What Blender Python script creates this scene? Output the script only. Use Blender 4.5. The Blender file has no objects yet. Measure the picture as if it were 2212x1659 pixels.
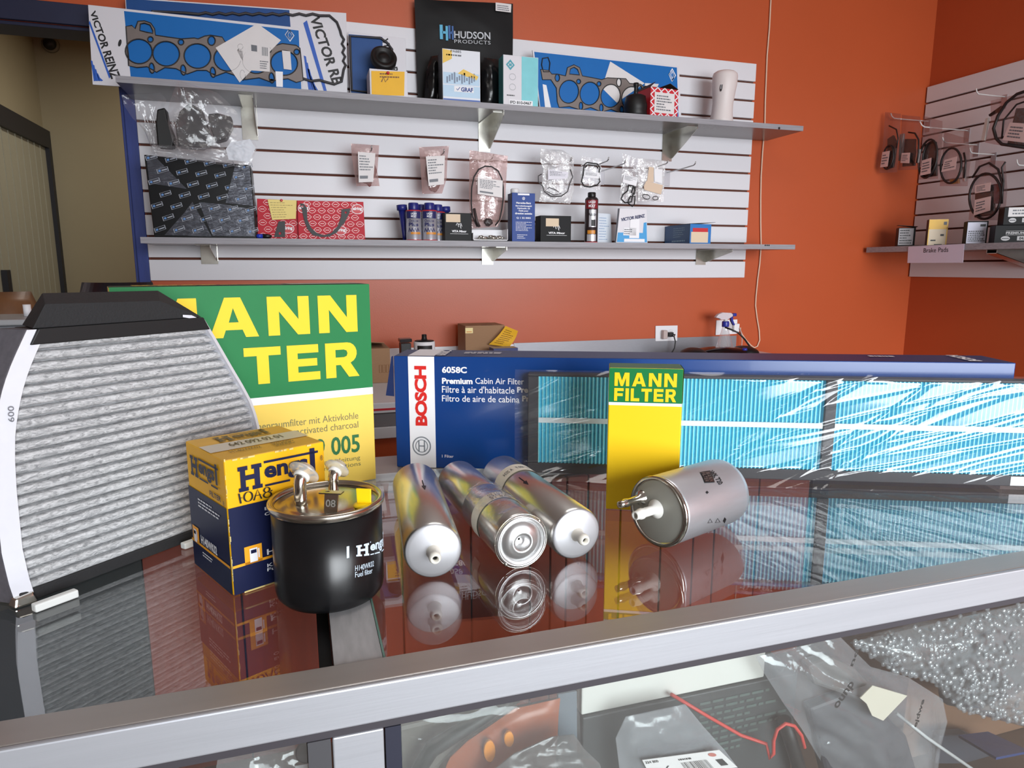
import bpy, bmesh, math, random
from mathutils import Vector as V, Matrix, noise, geometry
random.seed(11)
sc = bpy.context.scene
COL = sc.collection
PI = math.pi

# ------------------------------------------------------------------ camera, light, exposure
FPX, YAW, PITCH, CAMZ = 1469.58, math.radians(17.327), math.radians(9.705), 1.26
cd = bpy.data.cameras.new('camera'); cam = bpy.data.objects.new('camera', cd); COL.objects.link(cam)
cd.sensor_width = 36; cd.lens = FPX / 2212 * 36; cd.clip_start = 0.02
cam.location = (0, 0, CAMZ); cam.rotation_euler = (PI / 2 - PITCH, 0, -YAW)
sc.camera = cam
wd = bpy.data.worlds.new('overcast'); sc.world = wd; wd.use_nodes = True
bg = wd.node_tree.nodes['Background']; bg.inputs[0].default_value = (0.80, 0.90, 1.0, 1); bg.inputs[1].default_value = 1.2
def area(name, loc, rot, sx, sy, power, col, spread=PI):
    l = bpy.data.lights.new(name, 'AREA'); l.shape = 'RECTANGLE'; l.size = sx; l.size_y = sy
    l.energy = power; l.color = col
    l.spread = spread
    o = bpy.data.objects.new(name, l); COL.objects.link(o); o.location = loc; o.rotation_euler = rot
    return o
WIN = (0.0, 2.85, 0.35, 2.35)            # the storefront window behind the camera: x0, x1, z0, z1
area('daylight_window', (1.42, -2.70, 1.35), (PI / 2 - math.radians(18), 0, 0), 2.8, 1.95, 60, (0.93, 0.97, 1.0), math.radians(100))
area('ceiling_panel_light', (0.6, 0.7, 2.90), (0, 0, 0), 1.2, 0.6, 6, (1.0, 0.97, 0.93))
area('hallway_light', (-0.35, 3.6, 2.40), (0, 0, 0), 0.3, 0.3, 6.5, (1.0, 0.93, 0.84))
sc.view_settings.view_transform = 'Standard'; sc.view_settings.look = 'None'
sc.view_settings.gamma = 1; sc.view_settings.use_curve_mapping = False
sc.view_settings.exposure = 0.55
sc.cycles.use_denoising = True
sc.cycles.max_bounces = 10; sc.cycles.transparent_max_bounces = 24
sc.cycles.sample_clamp_indirect = 6

# ------------------------------------------------------------------ measuring: sight lines of the photograph cut with real planes
_F = V((math.sin(YAW) * math.cos(PITCH), math.cos(YAW) * math.cos(PITCH), -math.sin(PITCH)))
_R = V((math.cos(YAW), -math.sin(YAW), 0)); _U = _R.cross(_F)
_C = V((0, 0, CAMZ))
def ray(x, y): return _F + _R * ((x - 1106) / FPX) + _U * ((829.5 - y) / FPX)
def onY(x, y, Y): d = ray(x, y); return _C + d * (Y / d.y)
def onX(x, y, X): d = ray(x, y); return _C + d * (X / d.x)
def onZ(x, y, Z): d = ray(x, y); return _C + d * ((Z - CAMZ) / d.z)

# ------------------------------------------------------------------ materials
MATS = {}
def lin(c):
    return tuple(((v / 255) / 12.92 if v / 255 <= 0.04045 else ((v / 255 + 0.055) / 1.055) ** 2.4) for v in c) + (1,)
def mat(name, col, rough=0.5, metal=0.0, spec=0.5, bump=0.0, bscale=60, var=0.0, vscale=30, stretch=(1, 1, 1), coat=0.0, emit=0, sheen=0):
    """principled material; var mixes a procedural grain into the colour, bump adds fine relief"""
    if name in MATS: return MATS[name]
    m = bpy.data.materials.new(name); m.use_nodes = True; nt = m.node_tree; p = nt.nodes['Principled BSDF']
    c = lin(col)
    p.inputs['Base Color'].default_value = c; p.inputs['Roughness'].default_value = rough
    p.inputs['Metallic'].default_value = metal; p.inputs['Specular IOR Level'].default_value = spec
    p.inputs['Coat Weight'].default_value = coat
    if bump or var:
        tc = nt.nodes.new('ShaderNodeTexCoord'); mp = nt.nodes.new('ShaderNodeMapping')
        mp.inputs['Scale'].default_value = stretch
        nt.links.new(tc.outputs['Object'], mp.inputs[0])
    if var:
        n = nt.nodes.new('ShaderNodeTexNoise'); n.inputs['Scale'].default_value = vscale; n.inputs['Detail'].default_value = 5
        nt.links.new(mp.outputs[0], n.inputs['Vector'])
        mx = nt.nodes.new('ShaderNodeMix'); mx.data_type = 'RGBA'
        mx.inputs['A'].default_value = tuple(v * (1 - var) for v in c[:3]) + (1,)
        mx.inputs['B'].default_value = tuple(min(1, v * (1 + var)) for v in c[:3]) + (1,)
        nt.links.new(n.outputs['Fac'], mx.inputs['Factor']); nt.links.new(mx.outputs['Result'], p.inputs['Base Color'])
    if bump:
        n2 = nt.nodes.new('ShaderNodeTexNoise'); n2.inputs['Scale'].default_value = bscale; n2.inputs['Detail'].default_value = 4
        b = nt.nodes.new('ShaderNodeBump'); b.inputs['Strength'].default_value = bump; b.inputs['Distance'].default_value = 0.002
        nt.links.new(mp.outputs[0], n2.inputs['Vector']); nt.links.new(n2.outputs['Fac'], b.inputs['Height']); nt.links.new(b.outputs[0], p.inputs['Normal'])
    MATS[name] = m
    return m
def film(name, tint=(1, 1, 1), haze=0.06, hcol=(235, 235, 240), f0=0.05, rough=0.06, bump=0.0, bscale=40, stretch=(1, 1, 1)):
    """clear sheet (glass pane, plastic film): straight transmission, Schlick reflection, a little milky haze"""
    if name in MATS: return MATS[name]
    m = bpy.data.materials.new(name); m.use_nodes = True; nt = m.node_tree; N = nt.nodes; L = nt.links
    N.clear(); out = N.new('ShaderNodeOutputMaterial')
    tr = N.new('ShaderNodeBsdfTransparent'); tr.inputs[0].default_value = tint + (1,)
    gl = N.new('ShaderNodeBsdfGlossy'); gl.inputs['Roughness'].default_value = rough; gl.inputs[0].default_value = (1, 1, 1, 1)
    df = N.new('ShaderNodeBsdfDiffuse'); df.inputs[0].default_value = lin(hcol)
    ge = N.new('ShaderNodeNewGeometry'); dot = N.new('ShaderNodeVectorMath'); dot.operation = 'DOT_PRODUCT'
    L.new(ge.outputs['Incoming'], dot.inputs[1])
    if bump:
        tc = N.new('ShaderNodeTexCoord'); mp = N.new('ShaderNodeMapping'); mp.inputs['Scale'].default_value = stretch
        n2 = N.new('ShaderNodeTexNoise'); n2.inputs['Scale'].default_value = bscale; n2.inputs['Detail'].default_value = 3
        b = N.new('ShaderNodeBump'); b.inputs['Strength'].default_value = bump; b.inputs['Distance'].default_value = 0.01
        L.new(tc.outputs['Object'], mp.inputs[0]); L.new(mp.outputs[0], n2.inputs['Vector']); L.new(n2.outputs['Fac'], b.inputs['Height'])
        L.new(b.outputs[0], gl.inputs['Normal']); L.new(b.outputs[0], dot.inputs[0])
    else:
        L.new(ge.outputs['Normal'], dot.inputs[0])
    ab = N.new('ShaderNodeMath'); ab.operation = 'ABSOLUTE'; L.new(dot.outputs['Value'], ab.inputs[0])
    om = N.new('ShaderNodeMath'); om.operation = 'SUBTRACT'; om.inputs[0].default_value = 1; L.new(ab.outputs[0], om.inputs[1]); om.use_clamp = True
    pw = N.new('ShaderNodeMath'); pw.operation = 'POWER'; pw.inputs[1].default_value = 5; L.new(om.outputs[0], pw.inputs[0])
    ma = N.new('ShaderNodeMath'); ma.operation = 'MULTIPLY_ADD'; ma.inputs[1].default_value = 1 - f0; ma.inputs[2].default_value = f0
    L.new(pw.outputs[0], ma.inputs[0])
    m1 = N.new('ShaderNodeMixShader'); m1.inputs[0].default_value = haze; L.new(tr.outputs[0], m1.inputs[1]); L.new(df.outputs[0], m1.inputs[2])
    m2 = N.new('ShaderNodeMixShader'); L.new(ma.outputs[0], m2.inputs[0]); L.new(m1.outputs[0], m2.inputs[1]); L.new(gl.outputs[0], m2.inputs[2])
    L.new(m2.outputs[0], out.inputs[0])
    MATS[name] = m
    return m
WHITE = mat('white_print', (238, 238, 242), 0.45)
PAPER = mat('label_paper', (226, 222, 222), 0.6, var=0.04)
INK = mat('black_ink', (24, 23, 26), 0.5)
GREYINK = mat('grey_ink', (105, 108, 115), 0.5)
BLACKP = mat('black_plastic', (20, 20, 22), 0.38, bump=0.05, bscale=300)
RUBBER = mat('black_rubber', (14, 14, 15), 0.5)
YNOTE = mat('yellow_note_paper', (240, 184, 40), 0.6, var=0.05)
RED = mat('red_print', (196, 34, 44), 0.45)
REDPIN = mat('red_pin_plastic', (200, 25, 30), 0.3)
CARDB = mat('brown_cardboard', (158, 122, 90), 0.75, var=0.08, vscale=90, stretch=(1, 1, 6))
STEEL = mat('bright_steel', (200, 200, 200), 0.25, 1.0)
CHROME = mat('polished_steel', (215, 213, 205), 0.14, 1.0)
MELA = mat('grey_shelf_underside', (108, 103, 101), 0.26, var=0.05, vscale=200)
CLEAR = film('clear_plastic_film', haze=0.10, f0=0.07, bump=0.5, bscale=45)
PINKF = film('pink_antistatic_film', tint=(0.93, 0.84, 0.83), haze=0.28, hcol=(210, 180, 176), f0=0.07, bump=0.4, bscale=50)
BROWNF = film('dull_clear_film', tint=(0.86, 0.80, 0.80), haze=0.10, hcol=(190, 170, 168), f0=0.05, bump=0.4, bscale=50)

# ------------------------------------------------------------------ mesh helpers (all in world coordinates)
class MB:
    def __init__(self): self.v = []; self.f = []; self.mi = []; self.sm = []
    def add(self, vs, fs, mi=0, smooth=False):
        o = len(self.v); self.v += [tuple(p) for p in vs]
        for f in fs: self.f.append(tuple(i + o for i in f)); self.mi.append(mi); self.sm.append(smooth)
        return self
    def box(self, x0, y0, z0, x1, y1, z1, mi=0, M=None):
        vs = [V((x, y, z)) for z in (z0, z1) for y in (y0, y1) for x in (x0, x1)]
        if M: vs = [M @ p for p in vs]
        return self.add(vs, [(0, 2, 3, 1), (4, 5, 7, 6), (0, 1, 5, 4), (2, 6, 7, 3), (0, 4, 6, 2), (1, 3, 7, 5)], mi)
    def hexa(self, b, t, mi=0):
        """eight corners: bottom loop b, top loop t"""
        return self.add(list(b) + list(t), [(3, 2, 1, 0), (4, 5, 6, 7), (0, 1, 5, 4), (1, 2, 6, 5), (2, 3, 7, 6), (3, 0, 4, 7)], mi)
    def lathe(self, prof, c, ax=V((0, 0, 1)), n=32, mi=0, smooth=True, cap=True):
        """prof: (radius, distance along the axis) from one end to the other"""
        ax = ax.normalized(); u = ax.orthogonal().normalized(); w = ax.cross(u); vs = []; fs = []
        for r, h in prof:
            for k in range(n):
                a = 2 * PI * k / n
                vs.append(c + ax * h + u * (r * math.cos(a)) + w * (r * math.sin(a)))
        for i in range(len(prof) - 1):
            for k in range(n):
                fs.append((i * n + k, i * n + (k + 1) % n, (i + 1) * n + (k + 1) % n, (i + 1) * n + k))
        self.add(vs, fs, mi, smooth)
        if cap:
            m = len(prof) - 1
            self.add(vs[:n], [tuple(range(n - 1, -1, -1))], mi); self.add(vs[m * n:], [tuple(range(n))], mi)
        return self
    def tube(self, pts, r, n=8, mi=0, closed=False, cap=True):
        pts = [V(p) for p in pts]; m = len(pts); vs = []; fs = []; prev = None
        for i in range(m):
            a = pts[(i - 1) % m] if (closed or i > 0) else pts[i]; b = pts[(i + 1) % m] if (closed or i < m - 1) else pts[i]
            t = (b - a).normalized()
            u = (prev - t * prev.dot(t)) if prev else t.orthogonal()
            u = u.normalized() if u.length > 1e-6 else t.orthogonal().normalized()
            prev = u; w = t.cross(u)
            rr = r[i] if isinstance(r, (list, tuple)) else r
            for k in range(n):
                q = 2 * PI * k / n; vs.append(pts[i] + u * (rr * math.cos(q)) + w * (rr * math.sin(q)))
        for i in range(m if closed else m - 1):
            j = (i + 1) % m
            for k in range(n): fs.append((i * n + k, i * n + (k + 1) % n, j * n + (k + 1) % n, j * n + k))
        self.add(vs, fs, mi, True)
        if cap and not closed:
            self.add(vs[:n], [tuple(range(n - 1, -1, -1))], mi); self.add(vs[-n:], [tuple(range(n))], mi)
        return self
    def quad(self, a, b, c, d, mi=0): return self.add([a, b, c, d], [(0, 1, 2, 3)], mi)
    def grid(self, fn, nu, nv, mi=0, smooth=True):
        vs = [fn(i / nu, j / nv) for j in range(nv + 1) for i in range(nu + 1)]
        fs = [(j * (nu + 1) + i, j * (nu + 1) + i + 1, (j + 1) * (nu + 1) + i + 1, (j + 1) * (nu + 1) + i) for j in range(nv) for i in range(nu)]
        return self.add(vs, fs, mi, smooth)
    def plate(self, loops, fmap, tvec, mi=0):
        """flat sheet with holes: loops of 2-D points (outline first), fmap takes 2-D to 3-D, tvec is its thickness"""
        tri = geometry.tessellate_polygon([[V((p[0], p[1], 0)) for p in l] for l in loops])
        fl = [p for l in loops for p in l]; F = [fmap(p[0], p[1]) for p in fl]; n = len(F)
        self.add(F + [p + tvec for p in F], [t for t in tri] + [(t[2] + n, t[1] + n, t[0] + n) for t in tri], mi)
        k = 0
        for l in loops:
            m = len(l); vs = [F[k + i] for i in range(m)]; vs += [p + tvec for p in vs]
            self.add(vs, [(i, (i + 1) % m, (i + 1) % m + m, i + m) for i in range(m)], mi); k += m
        return self
def root_of(o):
    while o.parent: o = o.parent
    return o
def obj(name, mb, mats, parent=None, bevel=0, seg=2, clean=False):
    me = bpy.data.meshes.new(name); me.from_pydata(mb.v, [], mb.f)
    for m in (mats if isinstance(mats, (list, tuple)) else [mats]): me.materials.append(m)
    me.polygons.foreach_set('material_index', mb.mi); me.polygons.foreach_set('use_smooth', mb.sm)
    o = bpy.data.objects.new(name, me); COL.objects.link(o)
    if parent:
        me.transform(Matrix.Translation(-V(root_of(parent).location))); o.parent = parent
    bm = bmesh.new(); bm.from_mesh(me)
    bmesh.ops.remove_doubles(bm, verts=bm.verts, dist=1e-6); bmesh.ops.recalc_face_normals(bm, faces=bm.faces)
    bm.to_mesh(me); bm.free()
    if bevel:
        b = o.modifiers.new('bevel', 'BEVEL'); b.width = bevel; b.segments = seg; b.limit_method = 'ANGLE'; b.angle_limit = 0.6
    return o
def tag(o, label, cat, group=None):
    o['label'] = label; o['category'] = cat
    if group: o['group'] = group
    return o
def thing(name, label, cat, loc, group=None):
    o = bpy.data.objects.new(name, None); COL.objects.link(o); o.location = loc; o.empty_display_size = 0.03
    return tag(o, label, cat, group)
def struct(name, mb, mats, parent=None, **k):
    o = obj(name, mb, mats, parent, **k)
    if not parent: o['kind'] = 'structure'
    return o
def copy_tree(r, loc, label=None, parent=None):
    c = r.copy(); COL.objects.link(c); c.parent = parent
    if parent is None: c.location = loc
    if label: c['label'] = label
    for ch in r.children: copy_tree(ch, None, None, c)
    return c
# print: text and flat shapes laid on a face.  A face maps (u, v) in metres or 0..1 to a point lifted off the surface
def bil(a, b, c, d, off=V((0, 0, 0))):
    """quad a (lower left) b (lower right) c (upper right) d (upper left)"""
    return lambda u, v: a * (1 - u) * (1 - v) + b * u * (1 - v) + c * u * v + d * (1 - u) * v + off
def sub(fm, x0, y0, x1, y1, shear=0):
    return lambda u, v: fm(x0 + (x1 - x0) * u + shear * v, y0 + (y1 - y0) * v)
_TX = {}
def glyphs(s, bold=0.0, res=3, spacing=1.0):
    key = (s, bold, res, spacing)
    if key in _TX: return _TX[key]
    cu = bpy.data.curves.new('t', 'FONT'); cu.body = s; cu.offset = bold; cu.resolution_u = res; cu.size = 1; cu.space_character = spacing
    cu.space_line = 0.95
    o = bpy.data.objects.new('t', cu); COL.objects.link(o)
    dg = bpy.context.evaluated_depsgraph_get(); me = bpy.data.meshes.new_from_object(o.evaluated_get(dg))
    vs = [v.co.copy() for v in me.vertices]; fs = [tuple(p.vertices) for p in me.polygons]
    bpy.data.objects.remove(o); bpy.data.curves.remove(cu); bpy.data.meshes.remove(me)
    x0 = min(v.x for v in vs); x1 = max(v.x for v in vs); y0 = min(v.y for v in vs); y1 = max(v.y for v in vs)
    _TX[key] = ([((v.x - x0) / (x1 - x0), (v.y - y0) / (y1 - y0)) for v in vs], fs)
    return _TX[key]
def text(mb, s, fm, bold=0.0, mi=0, res=3, spacing=1.0):
    vs, fs = glyphs(s, bold, res, spacing)
    mb.add([fm(u, v) for u, v in vs], fs, mi); return mb
def rect(mb, fm, mi=0, n=1):
    for i in range(n):
        mb.quad(fm(i / n, 0), fm((i + 1) / n, 0), fm((i + 1) / n, 1), fm(i / n, 1), mi)
    return mb
def ribbon(mb, pts, w, fm, mi=0, closed=False):
    P = [V((p[0], p[1], 0)) for p in pts]; m = len(P); vs = []
    for i in range(m):
        a = P[(i - 1) % m] if (closed or i) else P[i]; b = P[(i + 1) % m] if (closed or i < m - 1) else P[i]
        t = (b - a).normalized(); nn = V((-t.y, t.x, 0)) * (w / 2)
        vs += [P[i] + nn, P[i] - nn]
    fs = [(2 * i, 2 * i + 1, (2 * ((i + 1) % m)) + 1, 2 * ((i + 1) % m)) for i in range(m if closed else m - 1)]
    mb.add([fm(p.x, p.y) for p in vs], fs, mi); return mb
def lines(mb, fm, n, mi=0, seed=1, h=0.45, x0=0.0):
    """rows of illegible small print"""
    r = random.Random(seed)
    for k in range(n):
        y = 1 - (k + 0.75) / n; x = x0; xe = x0 + (1 - x0) * r.uniform(0.45, 1)
        while x < xe:
            w = r.uniform(0.04, 0.14); rect(mb, sub(fm, x, y, min(x + w, 1), y + h / n), mi); x += w + 0.025
    return mb
def ell(cx, cy, rx, ry, n=20, rot=0):
    c, s = math.cos(rot), math.sin(rot)
    return [(cx + rx * math.cos(2 * PI * k / n) * c - ry * math.sin(2 * PI * k / n) * s, cy + rx * math.cos(2 * PI * k / n) * s + ry * math.sin(2 * PI * k / n) * c) for k in range(n)]
# heavy extended capitals as polygons in a unit box: (outline, holes)
def cap_r():
    o = [(0, 0), (0.30, 0), (0.30, 0.36), (0.44, 0.36), (0.68, 0), (1, 0), (0.74, 0.41)]
    arc = [(0.66 + 0.28 * math.cos(a), 0.70 + 0.30 * math.sin(a)) for a in [math.radians(t) for t in range(-70, 91, 20)]]
    return [o + arc + [(0, 1)], [(0.30, 0.58), (0.30, 0.80), (0.55, 0.80), (0.63, 0.77), (0.66, 0.69), (0.63, 0.61), (0.55, 0.58)]]
CAPS = {
 'M': [[(0, 0), (0.23, 0), (0.23, 0.62), (0.42, 0), (0.58, 0), (0.77, 0.62), (0.77, 0), (1, 0), (1, 1), (0.68, 1), (0.5, 0.42), (0.32, 1), (0, 1)]],
 'A': [[(0, 0), (0.27, 0), (0.33, 0.19), (0.67, 0.19), (0.73, 0), (1, 0), (0.66, 1), (0.34, 1)], [(0.40, 0.38), (0.5, 0.74), (0.60, 0.38)]],
 'N': [[(0, 0), (0.27, 0), (0.27, 0.62), (0.70, 0), (1, 0), (1, 1), (0.73, 1), (0.73, 0.40), (0.32, 1), (0, 1)]],
 'F': [[(0, 0), (0.33, 0), (0.33, 0.38), (0.92, 0.38), (0.92, 0.60), (0.33, 0.60), (0.33, 0.77), (1, 0.77), (1, 1), (0, 1)]],
 'I': [[(0, 0), (1, 0), (1, 1), (0, 1)]],
 'L': [[(0, 0), (1, 0), (1, 0.24), (0.35, 0.24), (0.35, 1), (0, 1)]],
 'T': [[(0.34, 0), (0.66, 0), (0.66, 0.77), (1, 0.77), (1, 1), (0, 1), (0, 0.77), (0.34, 0.77)]],
 'E': [[(0, 0), (1, 0), (1, 0.23), (0.32, 0.23), (0.32, 0.40), (0.92, 0.40), (0.92, 0.61), (0.32, 0.61), (0.32, 0.77), (0.97, 0.77), (0.97, 1), (0, 1)]],
 'R': cap_r(),
}
def caps(mb, s, fm, widths, gap, mi=0):
    tot = sum(widths) + gap * (len(s) - 1); x = 0
    for ch, w in zip(s, widths):
        loops = CAPS[ch]; tri = geometry.tessellate_polygon([[V((p[0], p[1], 0)) for p in l] for l in loops])
        fl = [p for l in loops for p in l]
        mb.add([fm((x + p[0] * w) / tot, p[1]) for p in fl], [t for t in tri], mi); x += w + gap
    return mb
def carton(name, label, cat, p0, p1, h, depth, m_front, m_side=None, m_top=None, bevel=0.0012, group=None, part='carton', tilt=0):
    """upright box: base edge p0-p1 faces the viewer; returns the thing and its faces as (u, v) maps in 0..1"""
    p0 = V(p0); p1 = V(p1); x = (p1 - p0); x.z = 0; w = x.length; x.normalize(); n = V((x.y, -x.x, 0))   # n: out of the front
    u = V((0, 0, 1)); b = -n * depth
    t = thing(name, label, cat, p0 + x * (w / 2) + b / 2, group)
    p1 = p0 + x * w
    c = [p0, p1, p1 + b, p0 + b]; tp = [q + u * h + n * 0 for q in c]
    ms = [m_front, m_side or m_front, m_top or m_side or m_front]
    mb = MB(); mb.add(c + tp, [(0, 1, 5, 4)], 0); mb.add(c + tp, [(1, 2, 6, 5), (2, 3, 7, 6), (3, 0, 4, 7)], 1); mb.add(c + tp, [(4, 5, 6, 7), (3, 2, 1, 0)], 2)
    body = obj(part, mb, ms, t, bevel=bevel)
    e = 0.0005
    faces = dict(front=bil(c[0], c[1], tp[1], tp[0], n * e), right=bil(c[1], c[2], tp[2], tp[1], x * e),
                 left=bil(c[3], c[0], tp[0], tp[3], -x * e), top=bil(tp[0], tp[1], tp[2], tp[3], u * e))
    return t, faces, dict(w=w, h=h, d=depth, n=n, x=x, body=body)
def deco(t, name, mb, mats): return obj(name, mb, mats, t)
def lift(fm, v): return lambda a, b: fm(a, b) + v

# ================================================================== the room
ORANGE = mat('orange_wall_paint', (190, 86, 46), 0.40, bump=0.12, bscale=220, var=0.05, vscale=3)
KHAKI = mat('khaki_wall_paint', (150, 140, 112), 0.8, bump=0.1, bscale=150, var=0.05, vscale=4)
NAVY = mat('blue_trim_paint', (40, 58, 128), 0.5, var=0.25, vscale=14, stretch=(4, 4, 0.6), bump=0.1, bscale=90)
NAVY_SHADE = mat('shaded_blue_paint', (30, 34, 62), 0.5, var=0.2, vscale=14)  # trim blue again, with the shade on the header put into the colour
CEIL = mat('white_ceiling_paint', (225, 222, 215), 0.8)
FLOORM = mat('grey_floor_tile', (120, 112, 104), 0.5, var=0.1, vscale=8)
XL, XR, YB, YF, ZC = -3.2, 2.936, 2.70, -2.75, 2.95
DX0, DX1, DZ = -1.45, -0.528, 2.036            # the doorway in the back wall
YH, XH, ZH = 4.30, -1.232, 2.43                # the hallway behind it
struct('floor', MB().box(XL - .15, YF - .15, -0.05, XR + .15, YH + .1, 0), FLOORM)
struct('ceiling', MB().box(XL - .15, YF - .15, ZC, XR + .15, YB + .12, ZC + .05), CEIL)
b = MB(); b.box(DX1, YB, 0, XR + .1, YB + .12, ZC); b.box(DX0, YB, DZ, DX1, YB + .12, ZC); b.box(XL - .1, YB, 0, DX0, YB + .12, ZC)
struct('wall_back', b, ORANGE)
struct('wall_right', MB().box(XR, YF, 0, XR + .1, YB, ZC), ORANGE)
struct('wall_left', MB().box(XL - .1, YF, 0, XL, YB, ZC), CEIL)
b = MB(); b.box(XL - .1, YF - .12, 0, WIN[0], YF, ZC); b.box(WIN[1], YF - .12, 0, XR + .1, YF, ZC)
b.box(WIN[0], YF - .12, 0, WIN[1], YF, WIN[2]); b.box(WIN[0], YF - .12, WIN[3], WIN[1], YF, ZC)
struct('wall_front', b, CEIL)
b = MB()
for x in (WIN[0], WIN[1] - .05): b.box(x, YF - .08, WIN[2], x + .05, YF - .03, WIN[3])
for z in (WIN[2], WIN[3] - .05): b.box(WIN[0], YF - .08, z, WIN[1], YF - .03, z + .05)
struct('window_1', b, STEEL)
# hallway shell
b = MB(); b.box(XH - .1, YH, 0, 0.6, YH + .1, ZH + .4); struct('wall_hallway_back', b, KHAKI)
struct('wall_hallway_left', MB().box(XH - .1, YB + .12, 0, XH, YH, ZH + .4), KHAKI)
struct('wall_hallway_right', MB().box(0.5, YB + .12, 0, 0.6, YH, ZH + .4), KHAKI)
struct('ceiling_hallway', MB().box(XH - .1, YB + .12, ZH + .03, 0.6, YH + .1, ZH + .08), CEIL)
# door casing, painted blue
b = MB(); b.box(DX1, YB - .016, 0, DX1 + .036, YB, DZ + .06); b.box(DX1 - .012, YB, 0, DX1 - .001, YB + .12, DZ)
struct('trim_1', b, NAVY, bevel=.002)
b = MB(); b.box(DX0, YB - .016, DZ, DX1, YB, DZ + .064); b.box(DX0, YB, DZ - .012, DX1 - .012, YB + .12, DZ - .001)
struct('trim_2', b, NAVY_SHADE, bevel=.002)
# folding door on the hallway's left wall, in a black frame
BLKF = mat('black_door_frame', (26, 26, 32), 0.5)
CREAM = mat('cream_vinyl', (150, 146, 126), 0.6, var=0.04)
dy0, dy1, dz = 2.95, 4.262, 1.875
b = MB(); b.box(XH, dy1, 0, XH + .03, YH, dz + .09); b.box(XH, dy0 - .04, dz, XH + .03, dy1, dz + .09); b.box(XH, dy0 - .04, 0, XH + .03, dy0, dz)
b.box(XH + .012, 3.50, 0, XH + .034, 3.54, 1.25)
dr = struct('door_1', b, BLKF)
n = 16
for k in range(n):
    a = dy0 + (dy1 - dy0) * k / n; e = dy0 + (dy1 - dy0) * (k + 1) / n
    pb = MB(); pb.hexa([V((XH + .002, a, 0.01)), V((XH + .010, a, 0.01)), V((XH + .010, e, 0.01)), V((XH + .002, e, 0.01))], [V((XH + .002, a, dz)), V((XH + .010, a, dz)), V((XH + .010, e, dz)), V((XH + .002, e, dz))])
    pb.box(XH + .008, a, 0.01, XH + .0135, a + .006, dz)
    obj('door_panel', pb, CREAM, dr)
# dome camera on the hallway wall
p = onY(110, 97, YH)
t = thing('dome_camera', 'small black dome camera high on the khaki hallway wall', 'camera', p)
obj('housing', MB().lathe([(.040, 0), (.040, .012), (.034, .02)], p, V((0, -1, 0)), 24), mat('beige_plastic', (120, 112, 92), .5), t)
obj('dome', MB().lathe([(.031, .018), (.029, .030), (.020, .042), (.006, .047)], p, V((0, -1, 0)), 24), BLACKP, t)

# ================================================================== slatwall panels
SLAT = mat('white_melamine', (226, 225, 230), 0.42, var=0.015, vscale=200)
SLATR = SLAT
MDF = mat('brown_board_core', (96, 50, 34), 0.8)
SX0, SX1, SZ0 = -0.491, 1.946, 1.2155
t = thing('slatwall_panel', 'white grooved slatwall panel on the orange back wall behind the two long shelves', 'wall panel', (SX0, YB, SZ0))
obj('backing', MB().box(SX0 + .002, YB - .006, SZ0 + .001, SX1 - .002, YB - .0005, SZ0 + 12 * .0762 - .001), MDF, t)
first = None
for k in range(12):
    z0 = SZ0 + k * .0762 + (.004 if k else 0); z1 = SZ0 + (k + 1) * .0762 - (.0045 if k < 11 else 0)
    obj('slat', MB().box(SX0, YB - .020, z0, SX1, YB - .006, z1), SLAT, t, bevel=.001, seg=1)
RZ0, RS = 1.2160, .0744
t = thing('slatwall_panel', 'white grooved slatwall panel on the orange right wall above the brake pad shelf', 'wall panel', (XR, 2.0, RZ0))
obj('backing', MB().box(XR - .006, 0.30, RZ0 + .001, XR - .0005, 2.69, RZ0 + 12 * RS - .001), MDF, t)
for k in range(12):
    z0 = RZ0 + k * RS + (.004 if k else 0); z1 = RZ0 + (k + 1) * RS - (.0045 if k < 11 else 0)
    obj('slat', MB().box(XR - .020, 0.30, z0, XR - .006, 2.692, z1), SLATR, t, bevel=.001, seg=1)

# ================================================================== shelves and their brackets
EDGE = mat('grey_streaked_edge', (150, 148, 154), 0.5, var=0.38, vscale=26, stretch=(0.35, 3, 9))
US_B, US_T, LS_B, LS_T, SHF = 1.8155, 1.8345, 1.3365, 1.3555, 2.45
def shelf(label, x0, x1, y0, y1, zb, zt, holes):
    t = thing('wall_shelf', label, 'shelf', ((x0 + x1) / 2, (y0 + y1) / 2, zb))
    mb = MB().box(x0, y0, zb, x1, y1, zt); obj('board', mb, MELA, t, bevel=.001, seg=1)
    return t
uX0 = onY(249, 166, SHF).x
t = shelf('upper long grey shelf on the white slatwall carrying gasket packs', uX0, 2.022, SHF + .002, YB - .021, US_B, US_T, 0)
obj('edge_strip', MB().box(uX0, SHF, US_B - .0003, 2.022, SHF + .002, US_T + .0003), EDGE, t)
obj('pin_hole', MB().lathe([(.005, 0), (.005, .0006)], onY(1683, 277, SHF - .0002), V((0, -1, 0)), 10), INK, t)
lX0 = onY(303, 516, SHF).x
t = shelf('lower long grey shelf on the white slatwall carrying cans and boxes', lX0, 2.022, SHF + .002, YB - .021, LS_B, LS_T, 0)
obj('edge_strip', MB().box(lX0, SHF, LS_B - .0003, 2.022, SHF + .002, LS_T + .0003), EDGE, t)
for px in (1653, 1657, 1661): obj('pin_hole', MB().lathe([(.0035, 0), (.0035, .0006)], onY(px, 530, SHF - .0002), V((0, -1, 0)), 8), INK, t)
BRK = mat('zinc_plated_steel', (196, 194, 186), 0.22, 1.0, var=.15, vscale=40)
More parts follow.
